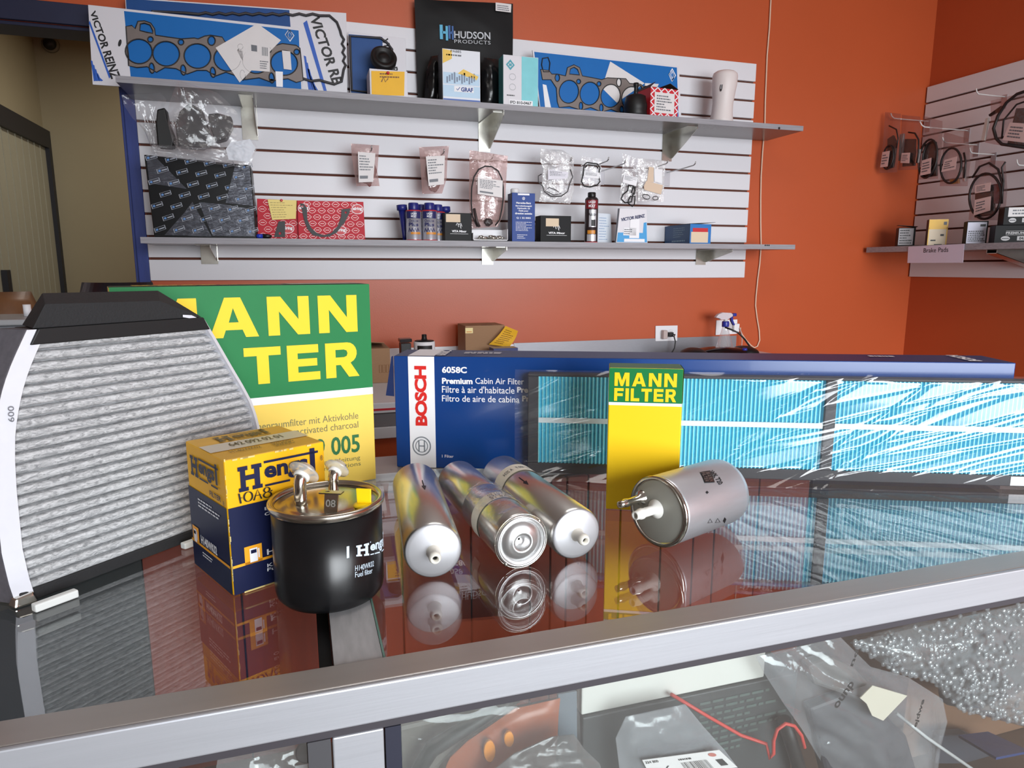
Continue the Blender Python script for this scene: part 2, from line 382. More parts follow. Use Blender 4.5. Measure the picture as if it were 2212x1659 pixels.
def bracket(x, ztop, drop, y1, label, w=.046):
    y0 = YB - .0215; t = thing('shelf_bracket', label, 'bracket', (x, y0, ztop), 'brackets under the shelves')
    xa = x + w / 2 - .003; pr = [(y0, ztop - .0005), (y1, ztop - .0005), (y1, ztop - .012), (y0 - .012, ztop - drop), (y0, ztop - drop)]
    obj('side_plate', MB().plate([pr], lambda a, c: V((xa, a, c)), V((.002, 0, 0))), BRK, t)
    obj('top_flange', MB().box(x - w / 2 + .006, y1 + .01, ztop - .0022, xa, y0, ztop - .0003), BRK, t)
    obj('back_plate', MB().box(x - w / 2, y0 - .003, ztop - drop - .012, x + w / 2, y0, ztop - .001), BRK, t)
for px, py, wd_, who in ((539, 268, .052, 'left'), (1047, 292, .046, 'middle'), (1443, 316, .046, 'right')):
    bracket(onY(px, py, YB - .03).x, US_B, .098, SHF + .03, 'shiny folded steel bracket under the upper shelf, the %s one of three' % who, wd_)
for px, py, wd_, who in ((452, 555, .056, 'left'), (1054, 548, .046, 'middle'), (1516, 553, .05, 'right')):
    bracket(onY(px, py, YB - .03).x, LS_B, .052, SHF + .03, 'shiny folded steel bracket under the lower shelf, the %s one of three' % who, wd_)
# shelf on the right wall
RX = 2.62; RSB, RST = onX(2040, 541, RX).z, onX(2040, 528.5, RX).z
t = thing('wall_shelf', 'short grey shelf on the right wall carrying boxes and a paper sign', 'shelf', (2.78, 1.9, RSB))
obj('board', MB().box(RX + .002, 1.0, RSB, XR - .021, 2.675, RST), MELA, t, bevel=.001, seg=1)
obj('edge_strip', MB().box(RX, 1.0, RSB - .0003, RX + .002, 2.675, RST + .0003), EDGE, t)
mb = MB(); y = onX(2180, 530, 2.75).y
t = thing('shelf_bracket', 'dark wedge shaped bracket under the right wall shelf', 'bracket', (XR - .022, y, RSB))
for s in (-1, 1):
    mb = MB(); pr = [(XR - .0215, RSB - .0005), (RX + .04, RSB - .0005), (RX + .04, RSB - .016), (XR - .04, RSB - .075), (XR - .0215, RSB - .075)]
    mb.plate([pr], lambda a, c: V((a, y + s * .022, c)), V((0, -s * .002, 0))); obj('side_plate', mb, BRK, t)
obj('lower_web', MB().hexa([V((RX + .04, y - .022, RSB - .016)), V((RX + .04, y + .022, RSB - .016)), V((XR - .04, y + .022, RSB - .075)), V((XR - .04, y - .022, RSB - .075))],
    [V((RX + .04, y - .022, RSB - .014)), V((RX + .04, y + .022, RSB - .014)), V((XR - .04, y + .022, RSB - .073)), V((XR - .04, y - .022, RSB - .073))]), BRK, t)
fm = bil(*[onX(*q, RX - .003) for q in ((1960, 568), (2080, 567.5), (2083, 526.5), (1962, 533))])
t = thing('paper_sign', 'white paper sign hanging from the edge of the right wall shelf', 'sign', fm(.5, 1))
mb = MB(); mb.plate([[(0, 0), (1, 0), (1, 1), (0, 1)]], fm, V((.001, 0, 0))); obj('sheet', mb, mat('lilac_white_paper', (214, 204, 222), .7), t)
mb = MB(); text(mb, 'Brake Pads', sub(lift(fm, V((-.0006, 0, 0))), .30, .60, .74, .86)); obj('lettering', mb, INK, t)

# ================================================================== white work bench along the back wall
WB = mat('white_bench_laminate', (222, 222, 226), 0.35)
GSTEEL = mat('brushed_grey_steel', (150, 152, 158), 0.42, 0.75, var=.08, vscale=50, stretch=(1, 1, 8))
bx0, bx1, bz = -0.46, 2.05, 0.875
t = thing('work_bench', 'white work bench with a thin red edge line along the orange wall', 'bench', (0.6, 2.3, 0))
obj('bench_top', MB().box(bx0, 1.95, bz - .03, bx1, YB - .002, bz), WB, t, bevel=.002)
obj('edge_line', MB().box(bx0, 1.9485, bz - .022, bx1, 1.9497, bz - .016), RED, t)
obj('lower_shelf', MB().box(bx0 + .04, 2.0, .56, bx1 - .04, YB - .04, .58), WB, t)
z1, z2 = onY(830, 922, 1.975).z, onY(830, 947, 1.975).z
obj('front_panel', MB().box(bx0 + .04, 1.985, z1, bx1 - .04, 1.997, bz - .031), mat('grey_panel', (140, 136, 138), .6), t)
obj('front_rail', MB().box(bx0 + .04, 1.972, z2, bx1 - .04, 1.998, z1 - .001), WB, t, bevel=.002)
obj('lower_panel', MB().box(bx0 + .04, 1.985, .06, bx1 - .04, 1.997, z2 - .001), ORANGE, t)
for x in (bx0 + .02, bx1 - .06):
    for y in (2.0, YB - .08): obj('leg', MB().box(x, y, 0, x + .04, y + .04, bz - .03), GSTEEL, t)
x0, x1 = onY(838, 760, YB - .003).x, onY(1590, 740, YB - .003).x; zt = onY(1590, 725, YB - .003).z
xm = onY(1110, 742, YB - .003).x
t = thing('backsplash_strip', 'brushed grey metal strip along the orange wall below the outlets', 'metal strip', ((xm + x1) / 2, YB, bz))
obj('strip', MB().box(xm, YB - .004, bz + .0005, x1, YB - .0005, zt), GSTEEL, t)
t = thing('backsplash_strip', 'left end of the metal strip behind the cardboard box, its white reflection painted on', 'metal strip', ((xm + x0) / 2, YB, bz))
obj('strip', MB().box(x0, YB - .004, bz + .0005, xm - .001, YB - .0005, zt - .004), WHITE, t)  # left part of the same strip; its white reflection is put into the colour

# ================================================================== the glass display case
GLASS = film('case_glass', tint=(0.955, 0.975, 0.97), haze=0.006, f0=0.10, rough=0.004)
ALU = mat('brushed_aluminium', (178, 180, 186), 0.46, 0.45, var=.10, vscale=24, stretch=(0.15, 4, 4), bump=.04, bscale=120)
ALUD = mat('dull_aluminium', (172, 166, 162), 0.42, 0.5, var=.10, vscale=20, stretch=(0.2, 3, 3))
WOODR = mat('red_brown_panelling', (150, 62, 42), 0.45, var=.16, vscale=26, stretch=(6, 6, 0.5))
DARKC = mat('dark_case_interior', (44, 46, 48), 0.6)
CX0, CX1, CF, CFI, CBI, CB = -1.15, 1.75, 0.3985, 0.428, 0.852, 0.934
ZT = 1.0
case = thing('display_case', 'glass topped display counter with aluminium rails under all the filters', 'display case', (0.3, 0.66, 0))
b = MB(); b.box(CX0, CF, 0.9745, CX1, CF + .004, ZT + .0012); obj('front_rail', b, ALU, case, bevel=.0012)
b = MB(); b.box(CX0, CF + .0042, ZT - .004, CX1, CFI, ZT + .0012); obj('top_flange', b, ALUD, case, bevel=.0008)
obj('rubber_gasket', MB().box(CX0, CF + .003, .968, CX1, CF + .012, .9745), mat('dark_gasket', (58, 54, 60), .6), case)
obj('rear_rail', MB().box(CX0, CBI, .975, CX1, CB, ZT - .0004), ALUD, case, bevel=.0015)
mx0, mx1 = 0.0105, 0.0425
for a, e in ((CX0 + .002, 0.0005), (0.0445, CX1 - .002)):
    obj('glass_top', MB().box(a, CFI + .0005, ZT - .0065, e, CBI - .0005, ZT - .0004), GLASS, case)
obj('mullion', MB().box(mx0, CFI, ZT - .022, mx1, CBI, ZT - .0008), mat('scuffed_aluminium', (176, 176, 178), .55, .15, var=.3, vscale=60, stretch=(3, .6, 3)), case)
obj('mullion_channel', MB().box(0.001, CFI, ZT - .03, mx0 - .0005, CBI, ZT - .010), mat('black_channel', (18, 18, 20), .5), case)
obj('glass_edge', MB().box(mx1 + .0003, CFI, ZT - .0065, mx1 + .0018, CBI, ZT - .0004), mat('green_glass_edge', (108, 140, 130), .2), case)
obj('front_post', MB().box(0.0065, CF + .002, 0, .0385, CF + .014, .968), ALU, case, bevel=.001)
obj('post_channel', MB().box(0.0395, CF + .002, 0, .0495, CF + .013, .968), mat('dark_blue_channel', (40, 42, 58), .4), case)
obj('post_channel', MB().box(-.0085, CF + .002, 0, .0055, CF + .013, .968), mat('worn_channel', (92, 92, 96), .4, .5), case)
for a, e in ((CX0 + .01, -.009), (.050, CX1 - .01)):
    obj('front_glass', MB().box(a, CF + .004, .10, e, CF + .009, .9675), GLASS, case)
obj('case_shelf', MB().box(CX0 + .01, .43, .66, CX1 - .01, .80, .672), mat('shelf_board', (92, 74, 62), .5, var=.1), case)
obj('plinth', MB().box(CX0, CF, 0.0, CX1, CB, .10), DARKC, case)
for a, e in ((CX0, CX0 + .02), (CX1 - .02, CX1)): obj('end_panel', MB().box(a, CF + .015, .10, e, CB, .974), DARKC, case)
# the back of the case: boards of red-brown panelling in the middle, dark panels either side
gr = [-.1906, -.085, .02, .112, .205, .289, .319, .343, .375, .426, .493, .548, .584, .66, .7545]
for a, e in zip(gr, gr[1:]):
    obj('panel_board', MB().box(a + .0011, .842, .10, e - .0011, .850, .974), WOODR, case, bevel=.0008, seg=1)
obj('panel_core', MB().box(gr[0], .8505, .10, gr[-1], .856, .974), INK, case)
obj('door_stile', MB().box(gr[-1] + .0005, .838, .10, .787, .852, .974), mat('black_stile', (34, 34, 38), .4), case)
obj('dark_panel', MB().box(.7875, .845, .10, CX1 - .021, .853, .974), mat('dark_brown_panel', (62, 46, 40), .5, var=.1), case)
obj('dark_panel', MB().box(CX0 + .021, .845, .10, gr[0] - .0005, .853, .974), mat('charcoal_panel', (40, 44, 46), .5), case)

# ================================================================== on the counter
class Flat:
    """a plane rectangle: origin o, full-length edges X and Y; pix() gives (u, v) of a sight line"""
    def __init__(s, o, X, Y, off=.0006):
        s.o = V(o); s.X = V(X); s.Y = V(Y); s.n = s.X.cross(s.Y).normalized(); s.off = s.n * off
    def __call__(s, u, v): return s.o + s.X * u + s.Y * v + s.off
    def up(s, off): return Flat(s.o, s.X, s.Y, off)
    def pix(s, x, y):
        d = ray(x, y); q = _C + d * ((s.o - _C).dot(s.n) / d.dot(s.n)) - s.o
        return q.dot(s.X) / s.X.length_squared, q.dot(s.Y) / s.Y.length_squared
    def px(s, x0, y0, x1, y1):
        """sub-face from the pixels of its lower left and upper right corners"""
        a = s.pix(x0, y0); b = s.pix(x1, y1); return sub(s, a[0], a[1], b[0], b[1])
class Round:
    """a cylinder side: (angle, distance along the axis)"""
    def __init__(s, c, ax, r, off=.0005):
        s.c = V(c); s.ax = V(ax).normalized(); s.r = r; s.off = off
        s.u = (-s.ax.cross(V((0, 0, 1)))).normalized() if abs(s.ax.z) < .9 else V((0, -1, 0)); s.w = s.ax.cross(s.u)
    def __call__(s, a, h): return s.c + s.ax * h + (s.u * math.cos(a) + s.w * math.sin(a)) * (s.r + s.off)
    def pix(s, x, y):
        d = ray(x, y); q = _C - s.c; d1 = d - s.ax * d.dot(s.ax); q1 = q - s.ax * q.dot(s.ax)
        A = d1.dot(d1); B = 2 * d1.dot(q1); Cc = q1.dot(q1) - s.r ** 2; D = max(0, B * B - 4 * A * Cc)
        t = (-B - math.sqrt(D)) / (2 * A); p = q + d * t
        return math.atan2(p.dot(s.w), p.dot(s.u)), p.dot(s.ax)
    def quad(s, ll, lr, ur, ul):
        P = [V(s.pix(*q) + (0,)) for q in (ll, lr, ur, ul)]; f = bil(*P)
        def g(u, v): p = f(u, v); return s(p.x, p.y)
        return g
def hengst(mb, fm, mi=0):
    H = [(0, 0), (.115, 0), (.115, .13), (.085, .13), (.085, .36), (.19, .36), (.19, .13), (.16, .13), (.16, 0), (.28, 0), (.28, .13), (.255, .13), (.255, .70), (.28, .70), (.28, .84), (.16, .84), (.16, .70), (.19, .70), (.19, .52), (.085, .52), (.085, .70), (.115, .70), (.115, .84), (0, .84), (0, .70), (.025, .70), (.025, .13), (0, .13)]
    tri = geometry.tessellate_polygon([[V((p[0], p[1], 0)) for p in H]])
    mb.add([fm(*p) for p in H], [t for t in tri], mi)
    text(mb, 'engs', sub(fm, .31, .10, .86, .68), .035, mi)
    rect(mb, sub(fm, .31, .80, 1, .88), mi); rect(mb, sub(fm, .89, .17, .955, 1), mi)
    rect(mb, sub(fm, .31, 0, .62, .07), mi); rect(mb, sub(fm, .72, 0, .95, .07), mi)
    return mb
def mann(mb, fm1, fm2, mi=0):
    caps(mb, 'MANN', fm1, (.40, .37, .335, .335), .075, mi)
    caps(mb, 'FILTER', fm2, (.255, .095, .235, .285, .265, .29), .05, mi)
    return mb

# ---------------------------------------------------------------- grey pleated cabin filter, arched sides, black cap
FA = V((-.2205, .585, ZT)); FD = V((.7325, .681, 0)).normalized(); FN = V((FD.y, -FD.x, 0)); UP = V((0, 0, 1))
def FP(s, z, k=0): return FA + FD * s + UP * z - FN * k
def onF(x, y, k=0):
    d = ray(x, y); o = FA - FN * k; return _C + d * ((o - _C).dot(FN) / d.dot(FN))
def curve(pts):
    def f(z):
        for (z0, s0), (z1, s1) in zip(pts, pts[1:]):
            if z <= z1: q = (z - z0) / (z1 - z0); return s0 + (s1 - s0) * q
        return pts[-1][1]
    return f
fl = curve([(0, .004), (.02, .001), (.045, -.001), (.09, 0), (.115, .0015), (.1365, .004), (.155, .0085), (.173, .0143), (.19, .022), (.213, .0345)])
fr = curve([(0, .233), (.03, .239), (.06, .2405), (.0905, .2385), (.107, .235), (.1217, .2307), (.14, .2215), (.163, .2086), (.19, .194), (.213, .181)])
fbm = bpy.data.materials.new('charcoal_fleece'); fbm.use_nodes = True
def fleece():
    nt = fbm.node_tree; N = nt.nodes; L = nt.links; p = N['Principled BSDF']; p.inputs['Roughness'].default_value = .85; p.inputs['Specular IOR Level'].default_value = .2
    tc = N.new('ShaderNodeTexCoord'); mp = N.new('ShaderNodeMapping'); mp.inputs['Rotation'].default_value = (0, 0, -math.atan2(FD.y, FD.x))
    mp2 = N.new('ShaderNodeMapping'); mp2.inputs['Scale'].default_value = (110, 300, 380); mp2.inputs['Rotation'].default_value = (0, .55, 0)
    n1 = N.new('ShaderNodeTexNoise'); n1.inputs['Scale'].default_value = 1; n1.inputs['Detail'].default_value = 6; n1.inputs['Distortion'].default_value = 1.6; n1.inputs['Roughness'].default_value = .7
    r = N.new('ShaderNodeValToRGB'); r.color_ramp.elements[0].position = .36; r.color_ramp.elements[0].color = lin((134, 135, 137)); r.color_ramp.elements[1].position = .60; r.color_ramp.elements[1].color = lin((200, 201, 203))
    L.new(tc.outputs['Object'], mp.inputs[0]); L.new(mp.outputs[0], mp2.inputs[0]); L.new(mp2.outputs[0], n1.inputs['Vector']); L.new(n1.outputs['Fac'], r.inputs[0]); L.new(r.outputs[0], p.inputs['Base Color'])
fleece()
FELT = mat('white_felt_strip', (214, 214, 222), .7, var=.04, vscale=120)
t = thing('cabin_filter', 'large grey pleated charcoal cabin filter with arched sides and black cap, standing upright', 'filter', FP(.12, 0, .012))
NP = 23
def pl(u, v):
    z = .008 + .197 * v; a, e = fl(z) + .004, fr(z) - .001; s = a + (e - a) * u
    ph = (v * NP + .03 * noise.noise(V((u * 2, v * 9, 0)))) % 1
    gd = min(ph, 1 - ph); k = .0022 * (1 - math.sin(PI * ph)) + .0095 * math.exp(-(gd / .085) ** 2) + .0002 * noise.noise(V((u * 12, v * 60, 3)))
    edge = min(u, 1 - u); k += .004 * max(0, 1 - edge / .02)
    return FP(s, z, k + .001)
obj('pleated_media', MB().grid(pl, 40, NP * 14), fbm, t)
def side(fn, z0, z1, f0, f1, k0, k1, th, n=18):
    mb = MB()
    def g(u, v): z = z0 + (z1 - z0) * v; return FP(fn(z) + f0 + (f1 - f0) * u, z, k0 + (k1 - k0) * u)
    def g2(u, v): z = z0 + (z1 - z0) * v; return FP(fn(z) + f0 + (f1 - f0) * u - th, z, k0 + (k1 - k0) * u + .0008)
    mb.grid(g, 2, n); mb.grid(g2, 2, n); return mb
mb = MB()
for i in range(24):
    z0, z1 = .001 + .212 * i / 24, .001 + .212 * (i + 1) / 24
    def c4(z): return [FP(fl(z) + .0085, z, -.0016), FP(fl(z) - .0045, z, .001), FP(fl(z) - .0035, z, .004), FP(fl(z) + .0085, z, .002)]
    mb.hexa(c4(z0), c4(z1))
o = obj('side_strip', mb, FELT, t); o['label'] = 'white felt strip along the arched left edge'
mb = MB()
for i in range(24):
    z0, z1 = .001 + .212 * i / 24, .001 + .212 * (i + 1) / 24
    def c4(z): return [FP(fl(z) - .004, z, .0045), FP(fl(z) - .012, z, .034), FP(fl(z) + .004, z, .034), FP(fl(z) + .004, z, .0045)]
    mb.hexa(c4(z0), c4(z1))
obj('side_band', mb, mat('dark_felt', (88, 84, 90), .9, var=.3, vscale=200), t)
mb = MB()
for i in range(24):
    z0, z1 = .003 + .208 * i / 24, .003 + .208 * (i + 1) / 24
    def c4(z): return [FP(fr(z) - .003, z, -.001), FP(fr(z) + .0016, z, .001), FP(fr(z) + .001, z, .03), FP(fr(z) - .003, z, .03)]
    mb.hexa(c4(z0), c4(z1))
o = obj('side_strip', mb, FELT, t); o['label'] = 'white felt strip along the arched right edge'
CAPM = mat('matt_black_foam', (34, 34, 36), .8, bump=.25, bscale=500)
mb = MB(); K = .036
obj('base_strip', MB().hexa([FP(.002, 0, -.001), FP(.236, 0, -.001), FP(.236, 0, .03), FP(.002, 0, .03)], [FP(.002, .010, -.001), FP(.238, .010, -.001), FP(.238, .010, .03), FP(.002, .010, .03)]), CAPM, t, bevel=.001)
obj('cap_flange', MB().hexa([FP(.030, .2015, -.002), FP(.187, .2015, -.002), FP(.187, .2015, .034), FP(.030, .2015, .034)], [FP(.0365, .2135, -.003), FP(.180, .2135, -.003), FP(.180, .2135, .034), FP(.0365, .2135, .034)]), mat('black_cap', (22, 22, 24), .6), t, bevel=.0008)
f4 = [onF(*q) for q in ((70, 708), (436, 690), (345, 650), (97, 657))]
b4 = [onF(x, y, K) for x, y in ((47, 700), (412, 681), (341, 627.5), (91, 633))]
for q in (f4[0], f4[1]): q.z = ZT + .2138
for q in (b4[0], b4[1]): q.z = ZT + .2145
mb = MB(); mb.hexa(f4, b4); obj('cap', mb, CAPM, t, bevel=.0006)
obj('corner_tab', MB().hexa([onF(395, 685, -.001), onF(437, 692, -.001), onF(437, 692, .01), onF(395, 685, .01)], [onF(395, 680, -.001), onF(414, 681, -.001), onF(414, 681, .01), onF(395, 680, .01)]), FELT, t)
FOAM = mat('white_foam', (226, 228, 226), .8)
for (xa, ya), (xb, yb), hh in (((78, 1325), (172, 1290), .0065), ((400, 1188), (428, 1178), .006)):
    a, e = onZ(xa, ya, ZT), onZ(xb, yb, ZT); bk = -FN * .007
    mb = MB(); mb.hexa([a, e, e + bk, a + bk], [q + UP * hh for q in (a, e, e + bk, a + bk)]); obj('foam_foot', mb, FOAM, t, bevel=.0012)
obj('corner_clip', MB().hexa([FP(-.004, 0, -.004), FP(.012, 0, -.006), FP(.012, 0, .008), FP(-.004, 0, .008)], [FP(-.002, .008, -.003), FP(.011, .009, -.004), FP(.010, .009, .004), FP(-.002, .008, .004)]), CHROME, t, bevel=.0015)
mb = MB(); ff = Flat(FP(0, 0), FD * .01, UP * .01, .002)
text(mb, '600', bil(FP(.0125, .145, -.0024), FP(.0135, .157, -.0024), FP(.0095, .1575, -.0022), FP(.0085, .1455, -.0022)), 0)
obj('printed_marks', mb, GREYINK, t)

# ---------------------------------------------------------------- big green and yellow filter box
GREEN = mat('green_carton_print', (12, 118, 60), .5, spec=.25, var=.05, vscale=60)
YEL = mat('pale_yellow_print', (240, 206, 92), .5, spec=.3, var=.02, vscale=50)
YELB = mat('bright_yellow_print', (248, 204, 20), .5, spec=.3)
TOPK = mat('dark_green_carton_top', (34, 62, 44), .5, var=.4, vscale=60)
p1 = V((.0815, .8299, ZT)); xd = V((math.cos(.245), math.sin(.245), 0))
p0 = p1 - xd * .268
t, fc, I = carton('filter_box', 'large green and yellow filter box standing behind the grey pleated filter', 'box', p0, p1, .241, .058, YEL, YEL, TOPK, bevel=.0012)
F = Flat(p0, xd * I['w'], UP * .241, .0005); F2 = F.up(.0011)
vg = F.pix(804, 836)[1]; vw = F.pix(806, 850.5)[1]
mb = MB(); rect(mb, sub(F, 0.002, vg, .998, .999)); obj('green_panel', mb, GREEN, t)
mb = MB(); rect(mb, sub(F, 0.002, vw, .998, vg)); obj('white_stripe', mb, WHITE, t)
u1 = F.pix(769, 637)[0]; u0 = F.pix(296, 660)[0]
mb = MB(); mann(mb, sub(F2, u0, F.pix(768, 716)[1], u1, F.pix(769, 637)[1]), sub(F2, u0 - .012, F.pix(775, 811.5)[1], F.pix(776, 811)[0], F.pix(773, 738)[1]))
obj('lettering', mb, YELB, t)
mb = MB()
for s, x0, ya, yb in (('Innenraumfilter mit Aktivkohle', 541, 904, 889.5), ('Cabin filter activated charcoal', 541, 923, 909)):
    text(mb, s, sub(F, F.pix(x0, 915)[0], F.pix(774, ya)[1], F.pix(774, ya)[0], F.pix(774, yb)[1]))
text(mb, 'Mit Einbauanleitung', sub(F, F.pix(640, 995)[0], F.pix(778, 995)[1], F.pix(778, 995)[0], F.pix(778, 983)[1]))
text(mb, 'With instructions', sub(F, F.pix(650, 1004)[0], F.pix(779, 1005)[1], F.pix(779, 1000)[0], F.pix(779, 996)[1]))
obj('small_print', mb, mat('olive_ink', (120, 116, 70), .5), t)
mb = MB(); text(mb, 'CUK 29 005', sub(F, F.pix(548, 970)[0], F.pix(777, 976)[1], F.pix(777, 960)[0], F.pix(776, 937)[1]), .02); obj('part_number', mb, mat('dark_green_ink', (22, 104, 50), .5), t)
tp = Flat(p0 + UP * .241, xd * I['w'], -I['n'] * .058, .0006)
mb = MB(); lines(mb, sub(tp, .08, .1, .62, .9), 5, seed=4); obj('top_print', mb, YEL, t)
mb = MB(); rect(mb, sub(tp, .66, .05, .99, .95)); obj('top_tape', mb, mat('grey_tape', (150, 150, 132), .4), t)

# ---------------------------------------------------------------- yellow and navy fuel filter box
HY = mat('warm_yellow_carton', (246, 182, 16), .45, spec=.3, var=.04, vscale=60)
HN = mat('navy_carton_print', (20, 27, 64), .42, spec=.3, var=.12, vscale=40)
HO = mat('orange_stripe_print', (246, 168, 30), .45)
HT = mat('worn_yellow_top', (226, 176, 70), .55, var=.12, vscale=40)
SCUFF = mat('scuffed_card', (220, 198, 130), .8)
p0 = V((-.0614, .553, ZT)); xd = V((math.cos(.464), math.sin(.464), 0)); dn = V((xd.y, -xd.x, 0)); hw = .0852; hh = .1125
t, fc, I = carton('fuel_filter_box', 'yellow and navy fuel filter box with worn edges behind the black canister', 'box', p0, p0 + xd * hw, hh, hw, HY, HY, HT, bevel=.0014)
F = Flat(p0, xd * hw, UP * hh); L = Flat(p0 - dn * hw, dn * hw, UP * hh); T = Flat(p0 + UP * hh, xd * hw, -dn * hw)
def hx(x, y): return 390 + x / 3.606, 900 + y / 3.606
vb = F.pix(*hx(386, 715))[1]
mb = MB(); rect(mb, sub(F, .004, .005, .996, vb)); rect(mb, sub(L, .004, .005, .996, vb)); obj('navy_panel', mb, HN, t)
F2, L2 = F.up(.0011), L.up(.0011)
v0, v1 = F.pix(*hx(400, 1187))[1], F.pix(*hx(400, 1166))[1]
def hline(q, ux, uw, us):
    m = MB(); rect(m, sub(q, .005, v0, ux, v1)); rect(m, sub(q, ux, v0, ux + uw, v0 + .10 + .0)); rect(m, sub(q, ux + uw, v0 + .01, .995, v1 + .01)); return m
ux = F.pix(*hx(500, 1150))[0]; uw = F.pix(*hx(636, 1120))[0] - ux
mb = MB()
for q, a in ((F2, ux), (L2, .05)):
    rect(mb, sub(q, .005, v0, .995, v1)); rect(mb, sub(q, a, v0, a + uw, v0 + .135))
obj('orange_line', mb, HO, t)
F3, L3 = F.up(.0016), L.up(.0016)
mb = MB()
for q, a in ((F3, ux), (L3, .05)):
    rect(mb, sub(q, a + uw * .28, v0 + .012, a + uw * .72, v0 + .115)); rect(mb, sub(q, a + uw * .76, v0 + .035, a + uw * .84, v0 + .105))
obj('pump_symbol', mb, WHITE, t)
mb = MB()
for q, a in ((F3.up(.002), ux), (L3.up(.002), .05)):
    rect(mb, sub(q, a + uw * .34, v0 + .078, a + uw * .66, v0 + .104)); rect(mb, sub(q, a + uw * .36, v0 + .080, a + uw * .64, v0 + .1))
obj('pump_window', mb, HN, t)
def at_(q, a, b): A = q.pix(*hx(*a)); B = q.pix(*hx(*b)); return sub(q, A[0], A[1], B[0], B[1])
mb = MB(); a = F.pix(*hx(670, 1075)); b = F.pix(*hx(670, 1030))
text(mb, 'H140WK02', sub(F2, a[0], a[1], .90, b[1]), .03)
for s, ya, yb, ue in (('Kraftstofffilter', 1172, 1143, .86), ('Fuel filter', 1203, 1178, .70)):
    a = F.pix(*hx(672, ya)); b = F.pix(*hx(672, yb)); text(mb, s, sub(F2, a[0], a[1], ue, b[1]), .015)
for s, ya, yb, ue in (('Erstausrüsterqualität', 735, 703, .96), ('Original equipment', 778, 746, .93)):
    a = F.pix(*hx(652, ya)); b = F.pix(*hx(652, yb)); text(mb, s, sub(F2, a[0], a[1], ue, b[1]), .015)
obj('white_lettering', mb, WHITE, t); mb = MB()
text(mb, 'H140WK02', at_(L2, (172, 985), (292, 1012)), .03)
obj('white_lettering', mb, WHITE, t); mb = MB(); lines(mb, at_(L2, (150, 700), (330, 745)), 3, seed=3); obj('white_lettering', mb, WHITE, t); mb = MB(); lines(mb, at_(L2, (185, 1085), (280, 1120)), 2, seed=5)
obj('white_lettering', mb, WHITE, t)
a = F.pix(*hx(452, 590)); b = F.pix(*hx(452, 388)); c_ = F.pix(*hx(1072, 400))
mb = MB(); hengst(mb, sub(F2, a[0], a[1], c_[0], b[1] + .03)); a = L.pix(*hx(93, 445)); b = L.pix(*hx(92, 270)); c_ = L.pix(*hx(305, 460))
hengst(mb, sub(L2, a[0], a[1], c_[0], b[1])); text(mb, 'FILTER', at_(L2, (238, 610), (324, 625)), .02)
text(mb, '®', sub(F2, .945, .86, .975, .90)); text(mb, '®', sub(L2, .93, .66, .97, .70))
obj('navy_lettering', mb, HN, t)
mb = MB(); w = sub(F2.up(.0014), F.pix(*hx(456, 697))[0], F.pix(*hx(456, 676))[1], F.pix(*hx(712, 640))[0], F.pix(*hx(456, 596))[1])
S = lambda pts, cl=False: ribbon(mb, pts, .055, w, 0, cl)
S([(.0, 1.0), (.04, 0)]); S([(.0, .55), (.10, .52)]); S(ell(.27, .5, .125, .48, 16), True); S([(.43, 0), (.56, 1), (.66, 0)]); S([(.46, .4), (.66, .42)])
S(ell(.84, .75, .09, .24, 14), True); S(ell(.85, .25, .12, .27, 14), True); S([(.95, .5), (1.0, .62)])
obj('handwriting', mb, INK, t)
mb = MB(); rect(mb, sub(T, .0, .32, 1.0, .62)); obj('tape_strip', mb, mat('frosted_tape', (214, 204, 186), .35), t)
mb = MB(); T2 = T.up(.0011); text(mb, '642 092 02 01', sub(T2, .24, .42, .78, .55), .01); hengst(mb, sub(T2, .22, .66, .78, .92)); text(mb, 'H140WK02', sub(T2, .14, .18, .44, .26)); lines(mb, sub(T2, .56, .12, .86, .28), 4, seed=9)
obj('top_print', mb, mat('faded_ink', (110, 96, 60), .6), t)
mb = MB(); r = random.Random(5)
for k in range(26):
    z = r.uniform(.0, .66) if k < 18 else r.uniform(.66, 1); w_ = r.uniform(.003, .012)
    rect(mb, sub(F2.up(.0009), -.004, z, -.004 + w_ * r.uniform(.5, 1.6), z + r.uniform(.008, .04)))
    rect(mb, sub(F2.up(.0009), r.uniform(0, .4), r.choice((.0, .965)), r.uniform(.4, .6), r.choice((.012, .975)))) if k < 2 else None
for k in range(9): a = r.uniform(.02, .9); rect(mb, sub(F2.up(.0009), a, .988, a + r.uniform(.02, .08), 1.0))
obj('worn_edges', mb, SCUFF, t)

# ---------------------------------------------------------------- black fuel filter canister
cc = V((.0135, .5385, ZT)); rr = .0428
t = thing('fuel_filter_canister', 'black fuel filter canister with steel lid, two bent pipes and yellow plug', 'filter', cc)
SATB = mat('satin_black_paint', (18, 18, 20), .28, spec=.5, var=.1, vscale=20)
LID = mat('lid_steel', (206, 200, 188), .22, 1.0, var=.05)
obj('canister', MB().lathe([(rr - .009, 0), (rr - .004, .0012), (rr - .001, .005), (rr, .010), (rr, .0755)], cc, n=64), SATB, t)
obj('rim', MB().lathe([(rr + .0006, .0745), (rr + .0022, .0765), (rr + .0026, .0785), (rr + .0018, .0803), (rr, .0808), (rr - .002, .0800), (rr - .003, .0775)], cc, n=64, cap=False), LID, t)
obj('lid', MB().lathe([(rr - .0028, .0772), (rr - .007, .0768), (rr - .010, .0780), (rr - .012, .0784), (.0008, .0786)], cc, n=64, cap=False), LID, t)
zl = ZT + .078
FROST = mat('frosted_white_plastic', (228, 226, 220), .35, var=.02)
HAZY = film('hazy_cap_plastic', haze=.38, hcol=(232, 230, 222), f0=.06, rough=.15)
